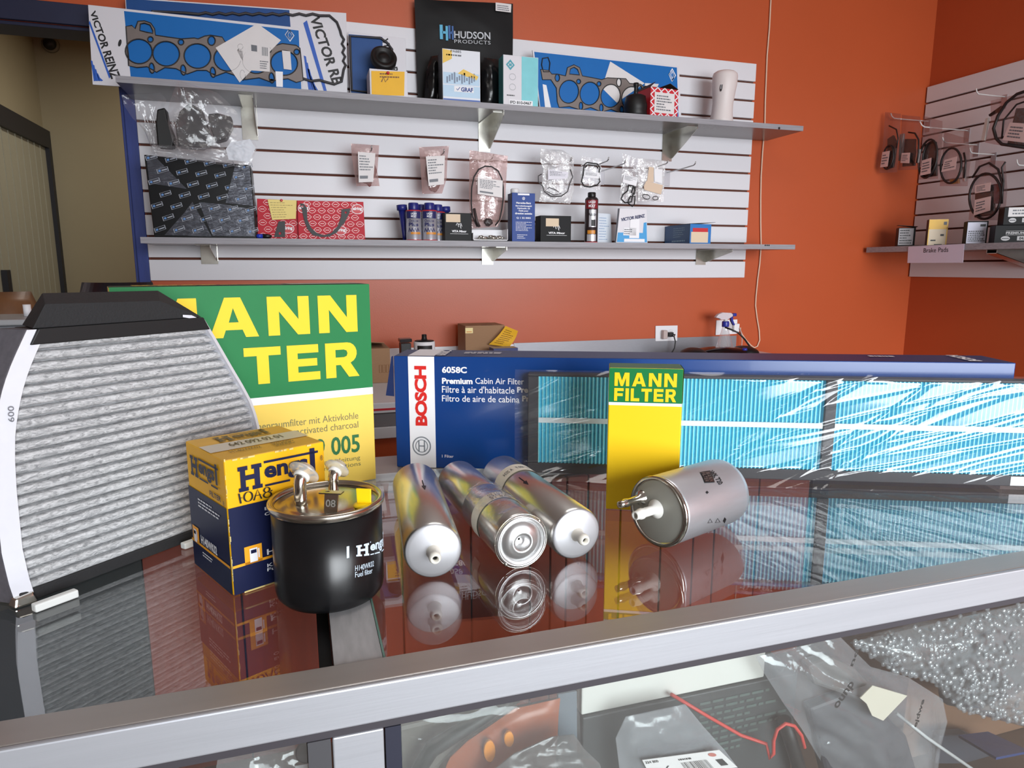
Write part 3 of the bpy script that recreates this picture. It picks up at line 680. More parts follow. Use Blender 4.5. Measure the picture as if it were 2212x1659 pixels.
def pipe(px, py, h, r, rd):
    b0 = onZ(px, py, zl); d = V((.52, .62, .60)).normalized(); n_ = 5
    pts = [b0 + UP * (h * k / 4) for k in range(5)]; top = pts[-1]
    for k in range(1, n_ + 1):
        t_ = (UP * (1 - k / n_) + d * (k / n_)).normalized(); pts.append(pts[-1] + t_ * .0016)
    o = obj('pipe', MB().tube(pts, r, 18), CHROME, t); e = pts[-1] - d * .002
    obj('pipe_collar', MB().lathe([(r + .0001, -r * .75), (r * 1.18, -r * .78), (r * 1.34, -r * .6), (r * 1.34, -r * .25), (r * 1.2, 0)], e + d * .002, d, 30, cap=False), FROST, o)
    obj('pipe_cap', MB().lathe([(r * 1.2, -.0005), (rd, .0008), (rd + .0004, .0018), (rd, .0028), (r * 1.5, .0036), (r * 1.35, .0070), (r * .9, .0080)], e + d * .002, d, 36), HAZY, o)
pipe(650, 1089, .0165, .0049, .0122); pipe(721, 1064, .0115, .0042, .0102)
bd = V((.35, .94, 0))
A, B_ = onZ(686, 1069, zl + .0125), onZ(731, 1071, zl + .0125); e = (B_ - A); e.z = 0; e.normalize(); g = V((-e.y, e.x, 0))
A = A + g * .002
mb = MB(); mb.plate([[(0, 0), (.0175, 0), (.0175, .007), (0, .007)], ell(.0055, .0038, .0018, .0014, 14)], lambda a, c: A + e * a + g * c, UP * .001)
mb.hexa([A + e * .005 - g * .001, A + e * .0155 - g * .001, A + e * .0155, A + e * .005], [q - UP * .0125 - g * .0025 for q in (A + e * .005 - g * .001, A + e * .0155 - g * .001, A + e * .0155, A + e * .005)])
br = obj('bracket_tab', mb, LID, t)
a0 = A + e * .0055 - g * .0040 - UP * .0115
mb = MB(); text(mb, '08', bil(a0 + e * .0012 + UP * .003, a0 + e * .0090 + UP * .003, a0 + e * .0090 + g * .0011 + UP * .0085, a0 + e * .0012 + g * .0011 + UP * .0085), .02); obj('stamped_number', mb, mat('stamp_grey', (120, 116, 110), .5), br)
yp = onZ(785, 1092, zl)
YPL = mat('yellow_plastic', (252, 214, 20), .35)
o = obj('plug', MB().lathe([(.0078, 0), (.0078, .0012), (.006, .002), (.001, .0022)], yp, n=28), YPL, t)
mb = MB(); a = yp - e * .0052; mb.hexa([a, a + e * .0112, a + e * .0112 + g * .0016, a + g * .0016], [q + UP * .0135 for q in (a - e * .0004, a + e * .0116, a + e * .0116 + g * .0016, a - e * .0004 + g * .0016)]); obj('plug_tab', mb, YPL, o, bevel=.0005)
RD = Round(cc, UP, rr)
def rq(x0, y0, x1, y1, x2, y2, x3, y3): return RD.quad(hx(x0, y0), hx(x1, y1), hx(x2, y2), hx(x3, y3))
mb = MB(); rect(mb, rq(1292, 1102, 1312, 1098, 1312, 1006, 1292, 1010))
hengst(mb, rq(1366, 1088, 1592, 1035, 1592, 880, 1366, 988))
text(mb, 'H140WK02', rq(1358, 1203, 1502, 1163, 1502, 1120, 1358, 1160), .0); text(mb, 'Fuel filter', rq(1358, 1252, 1492, 1215, 1490, 1175, 1358, 1210), .0)
obj('lettering', mb, mat('pale_blue_white_print', (206, 222, 236), .5), t)

# ---------------------------------------------------------------- three silver inline fuel filters lying side by side
ALP = mat('polished_aluminium', (214, 214, 212), .26, .92, var=.06, vscale=14, stretch=(6, .5, 6))
DISC = mat('satin_aluminium_face', (184, 184, 188), .42, .6, var=.03)
NOZ = mat('milky_nozzle', (220, 216, 206), .4)
def inline(front, back, r, label, kind):
    f = onZ(*front, ZT + r); b = onZ(*back, ZT + 2 * r); b.z = f.z; ax = (b - f).normalized(); Ln = (b - f).length - .004
    t = thing('inline_fuel_filter', label, 'filter', f + ax * Ln / 2 - UP * r, 'silver inline fuel filters lying on the glass')
    if kind != 'sleeve':
        obj('body', MB().lathe([(r - .002, .0015), (r, .004), (r, Ln - .006), (r - .0015, Ln - .002), (r - .006, Ln), (.001, Ln + .001)], f, ax, 56, cap=False), ALP, t)
        obj('end_disc', MB().lathe([(.001, -.0015), (r * .35, -.0012), (r * .8, .0002), (r - .0022, .0008), (r - .0010, .0016), (r - .002, .0030)], f, ax, 56, cap=False), DISC, t)
        obj('nozzle', MB().lathe([(.0068, -.0005), (.0050, -.003), (.0046, -.010), (.0052, -.0115), (.0052, -.0135), (.0040, -.0165), (.0026, -.0165), (.0022, -.012)], f, ax, 24, cap=False), NOZ, t)
    return t, f, ax, Ln, r
def arrow(rd, a0, a1, h0, h1):
    f = bil(V((a0, h0, 0)), V((a1, h0, 0)), V((a1, h1, 0)), V((a0, h1, 0)))
    g = lambda u, v: rd(*f(u, v)[:2]); m = MB()
    m.add([g(.4, .35), g(.6, .35), g(.6, 1), g(.4, 1)], [(0, 1, 2, 3)]); m.add([g(.5, 0), g(.95, .4), g(.05, .4)], [(0, 1, 2)]); return m
t, f, ax, Ln, r = inline((936, 1191), (895, 995), .0248, 'silver fuel filter tube lying on the glass, nearest the black canister', 'a')
R1 = Round(f, ax, r); a, h = R1.pix(918, 1058); a2, h2 = R1.pix(919, 1043)
obj('printed_arrow', arrow(R1, a - .10, a + .10, h, h + .030), INK, t)
t, f, ax, Ln, r = inline((1246, 1154), (1078, 979.7), .0243, 'silver fuel filter tube lying on the glass, rightmost of the three, with paper band', 'c')
R1 = Round(f, ax, r); a, h = R1.pix(1142, 1047)
obj('printed_arrow', arrow(R1, a - .10, a + .10, h, h + .025), INK, t)
def band(R, h0, h1, a0, a1, off, m, name, par):
    q = MB(); RR = Round(R.c, R.ax, R.r, off)
    q.grid(lambda u, v: RR(a0 + (a1 - a0) * u, h0 + (h1 - h0) * v), 32, 1); RR2 = Round(R.c, R.ax, R.r, off + .0003)
    q.grid(lambda u, v: RR2(a0 + (a1 - a0) * u, h0 + (h1 - h0) * v), 32, 1)
    return obj(name, q, m, par)
CREAMP = mat('cream_paper_band', (226, 220, 208), .6, var=.03)
hb = R1.pix(1108, 1025)[1]
band(R1, hb, hb + .022, -.6, 2.9, .0006, CREAMP, 'paper_band', t)
q = MB(); f3 = lambda u, v: Round(R1.c, R1.ax, R1.r, .0012)(2.6 - 2.0 * u, hb + .022 * v)
text(q, '4R0 127 400 F', sub(f3, .1, .3, .6, .6)); text(q, 'A 2034', sub(f3, .68, .3, .92, .6)); obj('band_print', q, GREYINK, t)
# the middle one wears a wider sleeve
t, f, ax, Ln, r = inline((1128, 1171), (983, 988.5), .0240, 'silver fuel filter lying on the glass, the middle one, with open ringed end and sleeve', 'sleeve')
obj('body', MB().lathe([(r - .003, .05), (r - .0012, .051), (r - .0012, Ln - .006), (r - .003, Ln - .002), (r - .006, Ln), (.001, Ln + .001)], f, ax, 56, cap=False), ALP, t)
sl = obj('sleeve', MB().lathe([(r - .0015, .006), (r, .008), (r, .096), (r - .0012, .098)], f, ax, 56, cap=False), ALP, t)
obj('end_ring', MB().lathe([(r - .002, .007), (r - .0005, .004), (r - .0005, .001), (r - .0022, -.0006), (r - .0034, .0008), (r - .0036, .0035), (r - .0050, .0035), (r - .0056, .0005), (.0125, -.0004), (.0098, -.0018), (.0086, -.0020), (.0070, -.0012), (.0066, .007), (.001, .0075)], f, ax, 56, cap=False), mat('satin_end_steel', (214, 214, 214), .28, .85), t)
pts = [f + ax * .0025 + (Round(f, ax, r).u * math.cos(a) + Round(f, ax, r).w * math.sin(a)) * (r + .0006) for a in [k * .12 for k in range(53)]]
obj('wire_clip', MB().tube(pts, .0006, 6, closed=True), CHROME, t)
for a in (-.9, 2.35):
    c = f + ax * .0025 + (Round(f, ax, r).u * math.cos(a) + Round(f, ax, r).w * math.sin(a)) * (r - .0004)
    obj('clip_stud', MB().lathe([(.0008, -.0025), (.0018, -.002), (.0018, .002)], c, ax, 12), CHROME, t)
R1 = Round(f, ax, r)
band(R1, .050, .066, -.5, 3.2, .0006, CREAMP, 'paper_band', t)
q = MB(); f3 = lambda u, v: Round(R1.c, R1.ax, R1.r, .0012)(2.3 - 1.4 * u, .050 + .016 * v)
for i, s in enumerate(('KRA 0130', '10-00', '17 AB 1E')): text(q, s, sub(f3, .1, .66 - .3 * i, .8, .9 - .3 * i))
obj('band_print', q, GREYINK, t)
def bagm(u, v):
    RR = Round(f, ax, r, .0008 + .0010 * (1 + noise.noise(V((u * 7, v * 5, 1)))) + .002 * max(0, v - .7) * (1 + noise.noise(V((u * 5, 2, 0)))))
    return RR(3.05 - 2.5 * u, .012 + .085 * v)
obj('clear_wrapper', MB().grid(bagm, 30, 16), film('loose_film', haze=.05, f0=.06, bump=.4, bscale=60), t)

# ---------------------------------------------------------------- short fat silver filter lying at the right
r = .0335; p0 = V((.3125, .5425, ZT + r)); ax = V((.935, .355, 0)).normalized(); Ln = .104
t = thing('fuel_filter_canister', 'short fat silver fuel filter lying on the glass before the slim yellow box', 'filter', p0 + ax * Ln / 2 - UP * r)
BRU = mat('brushed_canister_aluminium', (196, 196, 201), .36, .7, var=.10, vscale=30, stretch=(.6, 2, 5))
obj('canister', MB().lathe([(r - .0022, .0028), (r - .0005, .0036), (r, .006), (r, Ln - .010), (r - .001, Ln - .004), (r - .004, Ln - .001), (r - .009, Ln), (.001, Ln + .001)], p0, ax, 64, cap=False), BRU, t)
obj('crimped_rim', MB().lathe([(r - .004, .001), (r - .002, -.0008), (r + .0003, 0), (r + .0006, .002), (r - .0004, .0042)], p0, ax, 64, cap=False), CHROME, t)
obj('end_disc', MB().lathe([(.001, -.001), (r * .5, -.001), (r - .005, .0004), (r - .003, .0012)], p0, ax, 64, cap=False), mat('grey_anodised_face', (166, 166, 158), .42, .3), t)
def wx(x, y): return 1280 + x / 2.373, 940 + y / 2.373
def onface(x, y):
    d = ray(x, y); return _C + d * ((p0 - _C).dot(ax) / d.dot(ax))
nz = -ax
for (bx_, by), Lz, rz, m in (((1418, 1099), .030, .0052, FROST), ((1386, 1076), .031, .0042, CHROME)):
    b_ = onface(bx_, by)
    obj('nozzle', MB().lathe([(rz * 1.9, 0), (rz * 1.5, .003), (rz * .85, .006), (rz * .85, Lz * .62), (rz, Lz * .68), (rz, Lz * .78), (rz * .8, Lz * .86), (rz * .8, Lz), (rz * .5, Lz), (rz * .5, Lz - .008)], b_, nz, 24, cap=False), m, t)
RW = Round(p0, ax, r)
W4 = lambda *q: RW.quad(*[wx(*c) for c in q])
mb = MB(); text(mb, 'WK 720', W4((594, 194), (647, 258), (668, 246), (615, 180)), .02); rect(mb, W4((549, 192), (573, 246), (625, 243), (601, 183)), 0, 8)
rect(mb, W4((578, 294), (586, 302), (594, 294), (586, 286)), 0)
rect(mb, W4((668, 440), (676, 450), (684, 430), (676, 420)), 0)
for s in ((590, 430, 612, 450), (628, 428, 652, 448)): ribbon(mb, [(0, 0), (.5, 1), (1, 0)], .12, W4((s[0], s[3]), (s[2], s[3] - 4), (s[2], s[1] - 4), (s[0], s[1])), 0, True)
obj('lettering', mb, INK, t)
RW = Round(p0, ax, r, .001); W4 = lambda *q: RW.quad(*[wx(*c) for c in q])
mb = MB(); mann(mb, W4((575, 194), (597, 241), (621, 239), (599, 190)), W4((554, 197), (575, 242), (595, 241), (572, 194))); obj('logo_lettering', mb, STEEL, t)

# ---------------------------------------------------------------- slim yellow box
p0 = V((.3092, .6468, ZT)); xd = V((math.cos(-.44), math.sin(-.44), 0)); sw = .0765; sh = .1565
t, fc, I = carton('filter_box', 'slim yellow box with green top standing before the wrapped turquoise filter', 'box', p0, p0 + xd * sw, sh, .036, YELB, YELB, mat('green_white_top', (70, 110, 80), .5), bevel=.0012)
F = Flat(p0, xd * sw, UP * sh); F2 = F.up(.0011); RT = Flat(p0 + xd * sw, -I['n'] * .036, UP * sh)
vg = F.pix(1312, 868)[1]
mb = MB(); rect(mb, sub(F, .004, vg, .996, .997)); rect(mb, sub(RT, .004, vg, .996, .997)); obj('green_panel', mb, GREEN, t)
mb = MB(); rect(mb, sub(F, .004, vg - .02, .996, vg)); obj('white_stripe', mb, WHITE, t)
u0, u1 = .075, .915
va, vb_, vc, vd = F.pix(1320, 865)[1], F.pix(1320, 837.5)[1], F.pix(1320, 833)[1], F.pix(1320, 804)[1]
mb = MB(); mann(mb, sub(F2, u0, vc, u1, vd), sub(F2, u0, va, u1, vb_)); obj('lettering', mb, YELB, t)

# ---------------------------------------------------------------- long blue box
BB = mat('glossy_blue_carton', (10, 60, 128), .24, coat=.1, var=.03, vscale=5, bump=.02, bscale=12)
BBT = mat('dark_blue_carton_top', (16, 40, 88), .4)
p0 = V((.1135, .8755, ZT)); p1 = V((.8133, .5884, ZT)); bh = .148
t, fc, I = carton('filter_box', 'long glossy blue cabin air filter box with a white stripe at its left end', 'box', p0, p1, bh, .070, BB, BB, BBT, bevel=.001)
F = Flat(p0, I['x'] * I['w'], UP * bh); F2 = F.up(.0011); T = Flat(p0 + UP * bh, I['x'] * I['w'], -I['n'] * .07)
u0, u1 = F.pix(884, 880)[0], F.pix(940, 880)[0]
mb = MB(); rect(mb, sub(F, u0, .002, u1, .998)); rect(mb, sub(T, u0, .002, u1, .998)); obj('white_stripe', mb, WHITE, t)
a = F.pix(924, 919.5); b_ = F.pix(895, 790)
mb = MB(); text(mb, 'BOSCH', (lambda u, v: F2(a[0] + (b_[0] - a[0]) * v, a[1] + (b_[1] - a[1]) * u)), .045, spacing=.95); obj('red_lettering', mb, mat('red_lettering_print', (214, 40, 36), .4), t)
c0 = F.pix(911.5, 963); ru = (F.pix(931.5, 963)[0] - c0[0]); rv = F.pix(911.5, 942.5)[1] - c0[1]
mb = MB(); E_ = lambda k, n=36: [(c0[0] + ru * k * math.cos(2 * PI * i / n), c0[1] + rv * k * math.sin(2 * PI * i / n)) for i in range(n)]
def ring(m, k0, k1):
    A_, B2 = E_(k0), E_(k1); n = len(A_); m.add([F2(*q) for q in A_ + B2], [(i, (i + 1) % n, (i + 1) % n + n, i + n) for i in range(n)])
ring(mb, .88, 1.0); ring(mb, .60, .68)
for s in (-1, 1): rect(mb, sub(F2, c0[0] + ru * (s * .30 - .06), c0[1] - rv * .62, c0[0] + ru * (s * .30 + .06), c0[1] + rv * .62))
rect(mb, sub(F2, c0[0] - ru * .3, c0[1] - rv * .06, c0[0] + ru * .3, c0[1] + rv * .06))
obj('round_emblem', mb, mat('emblem_grey', (128, 134, 142), .4), t)
mb = MB()
def ln(s, x0, x1, y0, y1, bo): text(mb, s, sub(F, F.pix(x0, y0)[0], F.pix(x0, y0)[1], F.pix(x1, y0)[0], F.pix(x0, y1)[1]), bo)
ln('6058C', 955, 1008.5, 805.5, 791.5, .035); ln('Premium', 955, 1021, 829, 816, .04); ln('Cabin Air Filter', 1027, 1132, 829, 816, .005)
ln("Filtre à air d'habitacle", 955, 1111.5, 848, 833, .005); ln('Premium', 1117, 1180, 848, 835.5, .04)
ln('Filtro de aire de cabina', 955, 1122, 867, 853.5, .005); ln('Premium', 1128, 1190, 867, 854.5, .04); obj('white_lettering', mb, WHITE, t); mb = MB(); ln('1 Filter', 955, 980, 988, 982, 0)
obj('white_lettering', mb, WHITE, t); mb = MB()
text(mb, '6058C', (lambda u, v: T.up(.0011)(.088 - .018 * v + .0, .05 + .75 * u)), .03)
obj('white_lettering', mb, WHITE, t); mb = MB(); lines(mb, sub(T.up(.0011), .115, .35, .21, .62), 2, seed=8); obj('white_lettering', mb, WHITE, t); mb = MB(); text(mb, 'BOSCH', (lambda u, v: T.up(.0011)(.955 - .02 * v, .08 + .8 * u)), .04)
lines(mb, sub(T.up(.0011), .80, .5, .86, .75), 1, seed=8)
obj('white_lettering', mb, WHITE, t)
q = p0 - I['n'] * .002; q2 = Flat(p0 - I['n'] * .07, I['n'] * .07, UP * bh)
mb = MB(); mb.hexa([p0 - I['x'] * .001 + UP * .148, p0 - I['x'] * .001 + UP * .095, p0 - I['x'] * .012 + UP * .096, p0 - I['x'] * .003 + UP * .147], [c - I['n'] * .001 for c in (p0 - I['x'] * .001 + UP * .148, p0 - I['x'] * .001 + UP * .095, p0 - I['x'] * .012 + UP * .096, p0 - I['x'] * .003 + UP * .147)])
obj('end_flap', mb, BBT, t)

# ---------------------------------------------------------------- turquoise filter in clear wrap
TURQ = mat('turquoise_filter_paper', (84, 198, 224), .6)
TFR = mat('black_filter_frame', (40, 40, 46), .55)
p0 = V((.2668, .7885, ZT)); xd = V((.9215, -.388, 0)).normalized(); nn = V((xd.y, -xd.x, 0)); TL = .80; th_ = .132; TK = .016
F = Flat(p0, xd * TL, UP * th_, 0)
t = thing('cabin_filter', 'long turquoise pleated cabin filter in a black frame and clear plastic wrap', 'filter', p0 + xd * TL / 2)
def Q(u, z, k): return p0 + xd * u + UP * z - nn * k
def uu(x, y=910): return F.pix(x, y)[0] * TL
zb, zt2 = .0225, F.pix(1300, 815)[1] * th_
zb = F.pix(1300, 1003)[1] * th_
def bar(u0, u1, z0, z1, k0=-.001, k1=TK): return MB().hexa([Q(u0, z0, k0), Q(u1, z0, k0), Q(u1, z0, k1), Q(u0, z0, k1)], [Q(u0, z1, k0), Q(u1, z1, k0), Q(u1, z1, k1), Q(u0, z1, k1)])
ul, um0, um1 = uu(1163), uu(1778), uu(1803)
obj('frame_rail', bar(0, TL, .004, zb), TFR, t, bevel=.001); obj('frame_rail', bar(0, TL, zt2, th_ - .001), TFR, t, bevel=.001)
obj('frame_end', bar(0, ul, zb, zt2), TFR, t, bevel=.001); obj('frame_divider', bar(um0, um1, zb, zt2, -.003), TFR, t, bevel=.001); obj('frame_end', bar(TL - .012, TL, zb, zt2), TFR, t, bevel=.001)
BAND = mat('white_plastic_band', (218, 232, 236), .5)
for u0, u1 in ((ul, um0), (um1, TL - .012)):
    np_ = int((u1 - u0) / .0047); mb = MB(); st = (u1 - u0) / np_
    prof = [(0, .0006), (.22, .0006), (.60, .0036), (.66, .0036)]
    vs = [Q(u0 + st * (i + a), z, k) for i in range(np_) for a, k in prof for z in (zb, zt2)] + [Q(u1, z, .0006) for z in (zb, zt2)]
    for i in range(len(vs) // 2 - 1): mb.add([vs[2 * i], vs[2 * i + 2], vs[2 * i + 3], vs[2 * i + 1]], [(0, 1, 2, 3)], 1 if i % 4 == 0 else 0)
    obj('pleated_paper', mb, [TURQ, mat('pale_fold_edge', (150, 232, 238), .6)], t)
    zc = F.pix(1400, 912)[1] * th_
    obj('cross_band', bar(u0, u1, zc - .0032, zc + .0032, -.0012, .0004), BAND, t)
mb = MB(); rect(mb, F.up(.0015).px(2180, 1048, 2230, 1030)); obj('paper_label', mb, WHITE, t)
rs = random.Random(3)
folds = []
for _ in range(64):
    x = rs.uniform(-.15, .85); w_ = rs.uniform(.0009, .0022)
    folds.append((x, rs.uniform(.35, 1.5), w_, w_ * rs.uniform(.45, 1.1), rs.uniform(0, 6), rs.uniform(.0, .12), rs.uniform(.03, .16)))
def wrap(u, v):
    x = -.016 + (TL + .03) * u; z = .0005 + (th_ + .003) * v
    n1 = noise.noise(V((x * 9, z * 22, 0))); n2 = noise.noise(V((x * 7, z * 19, 5)))
    k = -.0052 - .0005 * n2
    for c, sl, w, a, ph, zc_, ln_ in folds:
        d = (x - c) * .34 - (z - .06) * sl + .006 * (n1 if ph < 3 else n2)
        if -.007 < d < .007 and abs(z - zc_) < ln_: k -= a * math.exp(-(d / w) ** 2) * (1 - abs(z - zc_) / ln_)
    if v < .16: k -= .018 * ((.16 - v) / .16) ** 1.4 * (1 + .35 * noise.noise(V((x * 25, 1, 0))))
    if v > .93: k += .006 * ((v - .93) / .07) ** 1.5 * (1 + .4 * noise.noise(V((x * 25, 4, 0)))) - .003 * max(0, noise.noise(V((x * 16, z * 60, 9))))
    return Q(x, max(z, .0006), k)
obj('clear_wrap', MB().grid(wrap, 560, 110), film('clear_wrap_film', haze=.02, f0=.06, rough=.08), t)

# ================================================================== things on the upper wall shelf
ZCL = [None]
def cl(p):
    if ZCL[0] is not None and p.z < ZCL[0]: p = p.copy(); p.z = ZCL[0]
    return p
def pq(pts, Y): return [onY(x, y, Y) for x, y in pts]
def pplate(mb, loops, Y, t, mi=0, lift_=0): return mb.plate(loops, lambda x, y: cl(onY(x, y, Y)) + V((0, -lift_, 0)), V((0, t, 0)), mi)
def pface(pts, Y, lift_=.0008):
    """pts: LL, LR, UR, UL pixels on the plane y = Y, (u, v) print map"""
    a = [cl(p) for p in pq(pts, Y)]; return bil(a[0], a[1], a[2], a[3], V((0, -lift_, 0)))
def slab(name, label, cat, pts, Y, t, m, zbase=None, part='card', group=None, bevel=.0008):
    a = pq(pts, Y)
    if zbase is not None: a[0].z = zbase; a[1].z = zbase
    T = thing(name, label, cat, ((a[0] + a[1]) / 2) + V((0, t / 2, 0)), group)
    bk = [p + V((0, t, 0)) for p in a]
    mb = MB(); mb.add(a + bk, [(0, 1, 2, 3), (7, 6, 5, 4), (0, 4, 5, 1), (1, 5, 6, 2), (2, 6, 7, 3), (3, 7, 4, 0)])
    obj(part, mb, m, T, bevel=bevel)
    e = V((0, -.0008, 0)); return T, (lambda k=1: bil(a[0], a[1], a[2], a[3], e * k))
def pbox(name, label, cat, x0, x1, ytop, Y, zb, d, mf, ms=None, mt=None, rot=0, part='carton', group=None):
    """box on a shelf: pixel columns of its front face and pixel row of its top, front plane y = Y"""
    a = onY(x0, ytop, Y); b = onY(x1, ytop, Y); p0 = V((a.x, Y, zb)); p1 = V((b.x, Y, zb))
    if rot: dv = Matrix.Rotation(rot, 3, 'Z') @ (p1 - p0); p1 = p0 + dv
    return carton(name, label, cat, p0, p1, (a.z + b.z) / 2 - zb, d, mf, ms, mt, group=group, part=part)
CARDBLUE = mat('bright_blue_card', (22, 106, 182), .5, spec=.25, var=.03)
CARDDB = mat('deep_blue_card', (32, 76, 138), .45, spec=.3, var=.06)
CARDW = mat('white_card', (222, 220, 226), .5)
GASK = mat('grey_gasket_steel', (122, 112, 108), .5, .3, var=.12, vscale=40)
BEAD = mat('black_gasket_bead', (22, 22, 26), .5)
UZ, LZ = US_T + .0004, LS_T + .0004
def reinz(fm, mb_t, mb_b):
    text(mb_t, 'VICTOR REINZ', fm, .03)
def gasket(t, Y, outline, bores, slots, par_name='head_gasket', bead=2.4):
    """cylinder head gasket: sheet with bores and oil slots, black sealing beads round every opening"""
    mb = MB(); pplate(mb, [outline] + bores + slots, Y - .0030, .0016); g = obj(par_name, mb, GASK, t)
    mb = MB()
    k = bead * 2.6 / FPX / 2
    for l in bores + slots: mb.tube([onY(x, y, Y - .0032) for x, y in l], k * .95, 6, closed=True)
    mb.tube([onY(x, y, Y - .0032) for x, y in outline], k * .8, 6, closed=True)
    obj('sealing_bead', mb, BEAD, g)
    return g
# 1  the large pack at the left
Y = 2.59
t, fm = slab('gasket_pack', 'blue card gasket pack with white header at the left end of the upper shelf', 'gasket pack', [(200, 183), (655, 236), (646, 60), (190, 10)], Y, .006, CARDW, UZ)
ZCL[0] = UZ
mb = MB(); pplate(mb, [[(283, 172), (652, 216), (645, 66), (268, 24)]], Y, .0004, 0, .0008); obj('blue_print', mb, CARDBLUE, t)
mb = MB(); text(mb, 'VICTOR REINZ', pface([(237, 172), (195, 22), (212, 22), (262, 170)], Y)); mb2 = MB()
t_ = obj('lettering', (lambda m: (text(m, 'VICTOR REINZ', (lambda u, v: pface([(194, 26), (240, 172), (262, 168), (206, 22)], Y)(u, v)), .03), m)[1])(MB()), INK, t)
mb = MB(); rect(mb, pface([(192, 50), (236, 170), (239, 166), (194, 44)], Y)); 
for k in range(5): rect(mb, pface([(196 + k * 4, 130 + k * 9), (203 + k * 4, 176), (207 + k * 4, 174), (200 + k * 4, 132 + k * 9)], Y))
obj('blue_stripes', mb, mat('blue_ink', (36, 92, 190), .5), t)
mb = MB(); pplate(mb, [ell(259, 93, 3.5, 8, 12, .25)], Y, .0003, 0, .0012); obj('hang_hole', mb, INK, t)
outl = [(272, 57), (285, 55), (292, 62), (298, 46), (312, 45), (326, 50), (334, 62), (336, 76), (362, 80), (392, 84), (420, 82), (428, 84), (442, 78), (455, 76), (480, 80), (486, 90), (520, 96), (545, 90), (552, 96), (578, 100), (596, 98), (610, 94), (640, 98), (648, 104), (652, 140), (655, 174), (640, 178), (622, 170), (604, 172), (582, 176), (560, 168), (530, 172), (505, 162), (488, 156), (466, 164), (446, 152), (426, 152), (404, 160), (380, 148), (356, 146), (338, 156), (318, 144), (296, 146), (278, 142)]
bores = [ell(x, y, 29, 26.5, 26, .2) for x, y in ((300, 111), (359, 116), (426.5, 121), (491, 127), (553, 132), (614, 136))]
slots = [ell(x, y, 5.5, 11, 14, -.1) for x, y in ((328, 147), (396, 151), (460, 156), (524, 162), (587, 168))] + [ell(x, y, 6, 6, 12) for x, y in ((325, 85), (391, 91), (519, 101), (641, 112), (580, 108))] + [[(302, 66), (303, 52), (312, 50), (324, 54), (330, 66), (330, 72), (318, 70)], ell(457, 88, 8, 10, 14)]
gasket(t, Y, outl, bores, slots)
mb = MB()
for q in ([(466, 104), (518, 179), (607, 88), (556, 52)], [(498, 108), (524, 156), (526, 112), (506, 98)]): pplate(mb, [q], Y, .0004, 0, .0050)
pplate(mb, [[(541, 153), (583, 156), (583, 101), (538, 94)]], Y, .0004, 0, .0056); pplate(mb, [[(613, 150), (630, 152), (627, 112), (609, 110)]], Y, .0004, 0, .0056)
obj('paper_label', mb, PAPER, t)
mb = MB(); f = pface([(541, 153), (583, 156), (583, 101), (538, 94)], Y, .0062); rect(mb, sub(f, .1, .72, .38, .95)); 
for k in range(6): rect(mb, sub(f, .62 + .05 * k, .60, .645 + .05 * k, .93))
lines(mb, sub(f, .5, .08, .92, .42), 4, seed=2); obj('label_print', mb, GREYINK, t)
mb = MB(); f = lambda u, v: pface([(617, 88), (636, 90), (634, 64), (616, 62)], Y)(u, v)
ribbon(mb, [(0, .5), (.5, 0), (1, .5), (.5, 1)], .12, f, 0, True); ribbon(mb, [(.25, .5), (.5, .2), (.75, .5), (.5, .8)], .09, f, 0, True); obj('diamond_emblem', mb, WHITE, t)
ZCL[0] = UZ
# 2  pack behind it
Y = 2.635
t, fm = slab('gasket_pack', 'gasket pack with white end panel and long rubber gasket, behind the large blue pack', 'gasket pack', [(283, 205), (752, 260), (748, 28), (270, -6)], Y, .005, CARDW, UZ)
mb = MB(); pplate(mb, [[(283, 190), (640, 235), (625, 22), (272, -3)]], Y, .0004, 0, .0008); obj('blue_print', mb, CARDDB, t)
mb = MB(); text(mb, 'VICTOR RE', pface([(668, 38), (718, 182), (741, 178), (690, 34)], Y), .03); obj('lettering', mb, INK, t)
mb = MB(); rect(mb, pface([(655, 50), (708, 232), (714, 228), (663, 44)], Y))
for k in range(6): rect(mb, pface([(656 + 4 * k, 120 + k * 14), (668 + 5 * k, 205), (673 + 5 * k, 205), (661 + 4 * k, 122 + k * 14)], Y))
obj('blue_stripes', mb, MATS['blue_ink'], t)
def valve(t, Y, path, r): obj('rubber_gasket', MB().tube([cl(onY(x, y, Y - r)) for x, y in path], r, 7, closed=True), mat('dark_rubber_gasket', (52, 50, 54), .5), t)
zig = lambda a, b, n, amp: [(a[0] + (b[0] - a[0]) * i / n + (amp if i % 2 else -amp) * (b[1] - a[1]) / math.hypot(b[0] - a[0], b[1] - a[1]), a[1] + (b[1] - a[1]) * i / n - (amp if i % 2 else -amp) * (b[0] - a[0]) / math.hypot(b[0] - a[0], b[1] - a[1])) for i in range(n + 1)]
valve(t, Y, [(330, 24), (400, 28)] + zig((430, 29), (690, 32), 18, 1.8) + [(712, 34), (728, 48), (735, 66)] + zig((740, 76), (745, 150), 8, 2.5) + [(738, 176), (722, 182), (700, 176)] + zig((690, 175), (330, 140), 20, 2), .0045)
# 3  third pack
Y = 2.63
t, fm = slab('gasket_pack', 'small wrapped gasket pack behind the black cap and yellow note box', 'gasket pack', [(758, 235), (880, 245), (876, 83), (752, 68)], Y, .005, CARDW, UZ)
mb = MB(); pplate(mb, [[(759, 222), (830, 230), (826, 80), (753, 74)]], Y, .0004, 0, .0008); obj('blue_print', mb, CARDDB, t)
mb = MB(); text(mb, 'VICTOR', pface([(824, 84), (846, 160), (862, 156), (838, 82)], Y), .03); obj('lettering', mb, INK, t)
valve(t, Y, [(756, 78), (822, 82), (836, 92), (847, 106), (846, 150), (842, 205), (760, 195)], .0045)
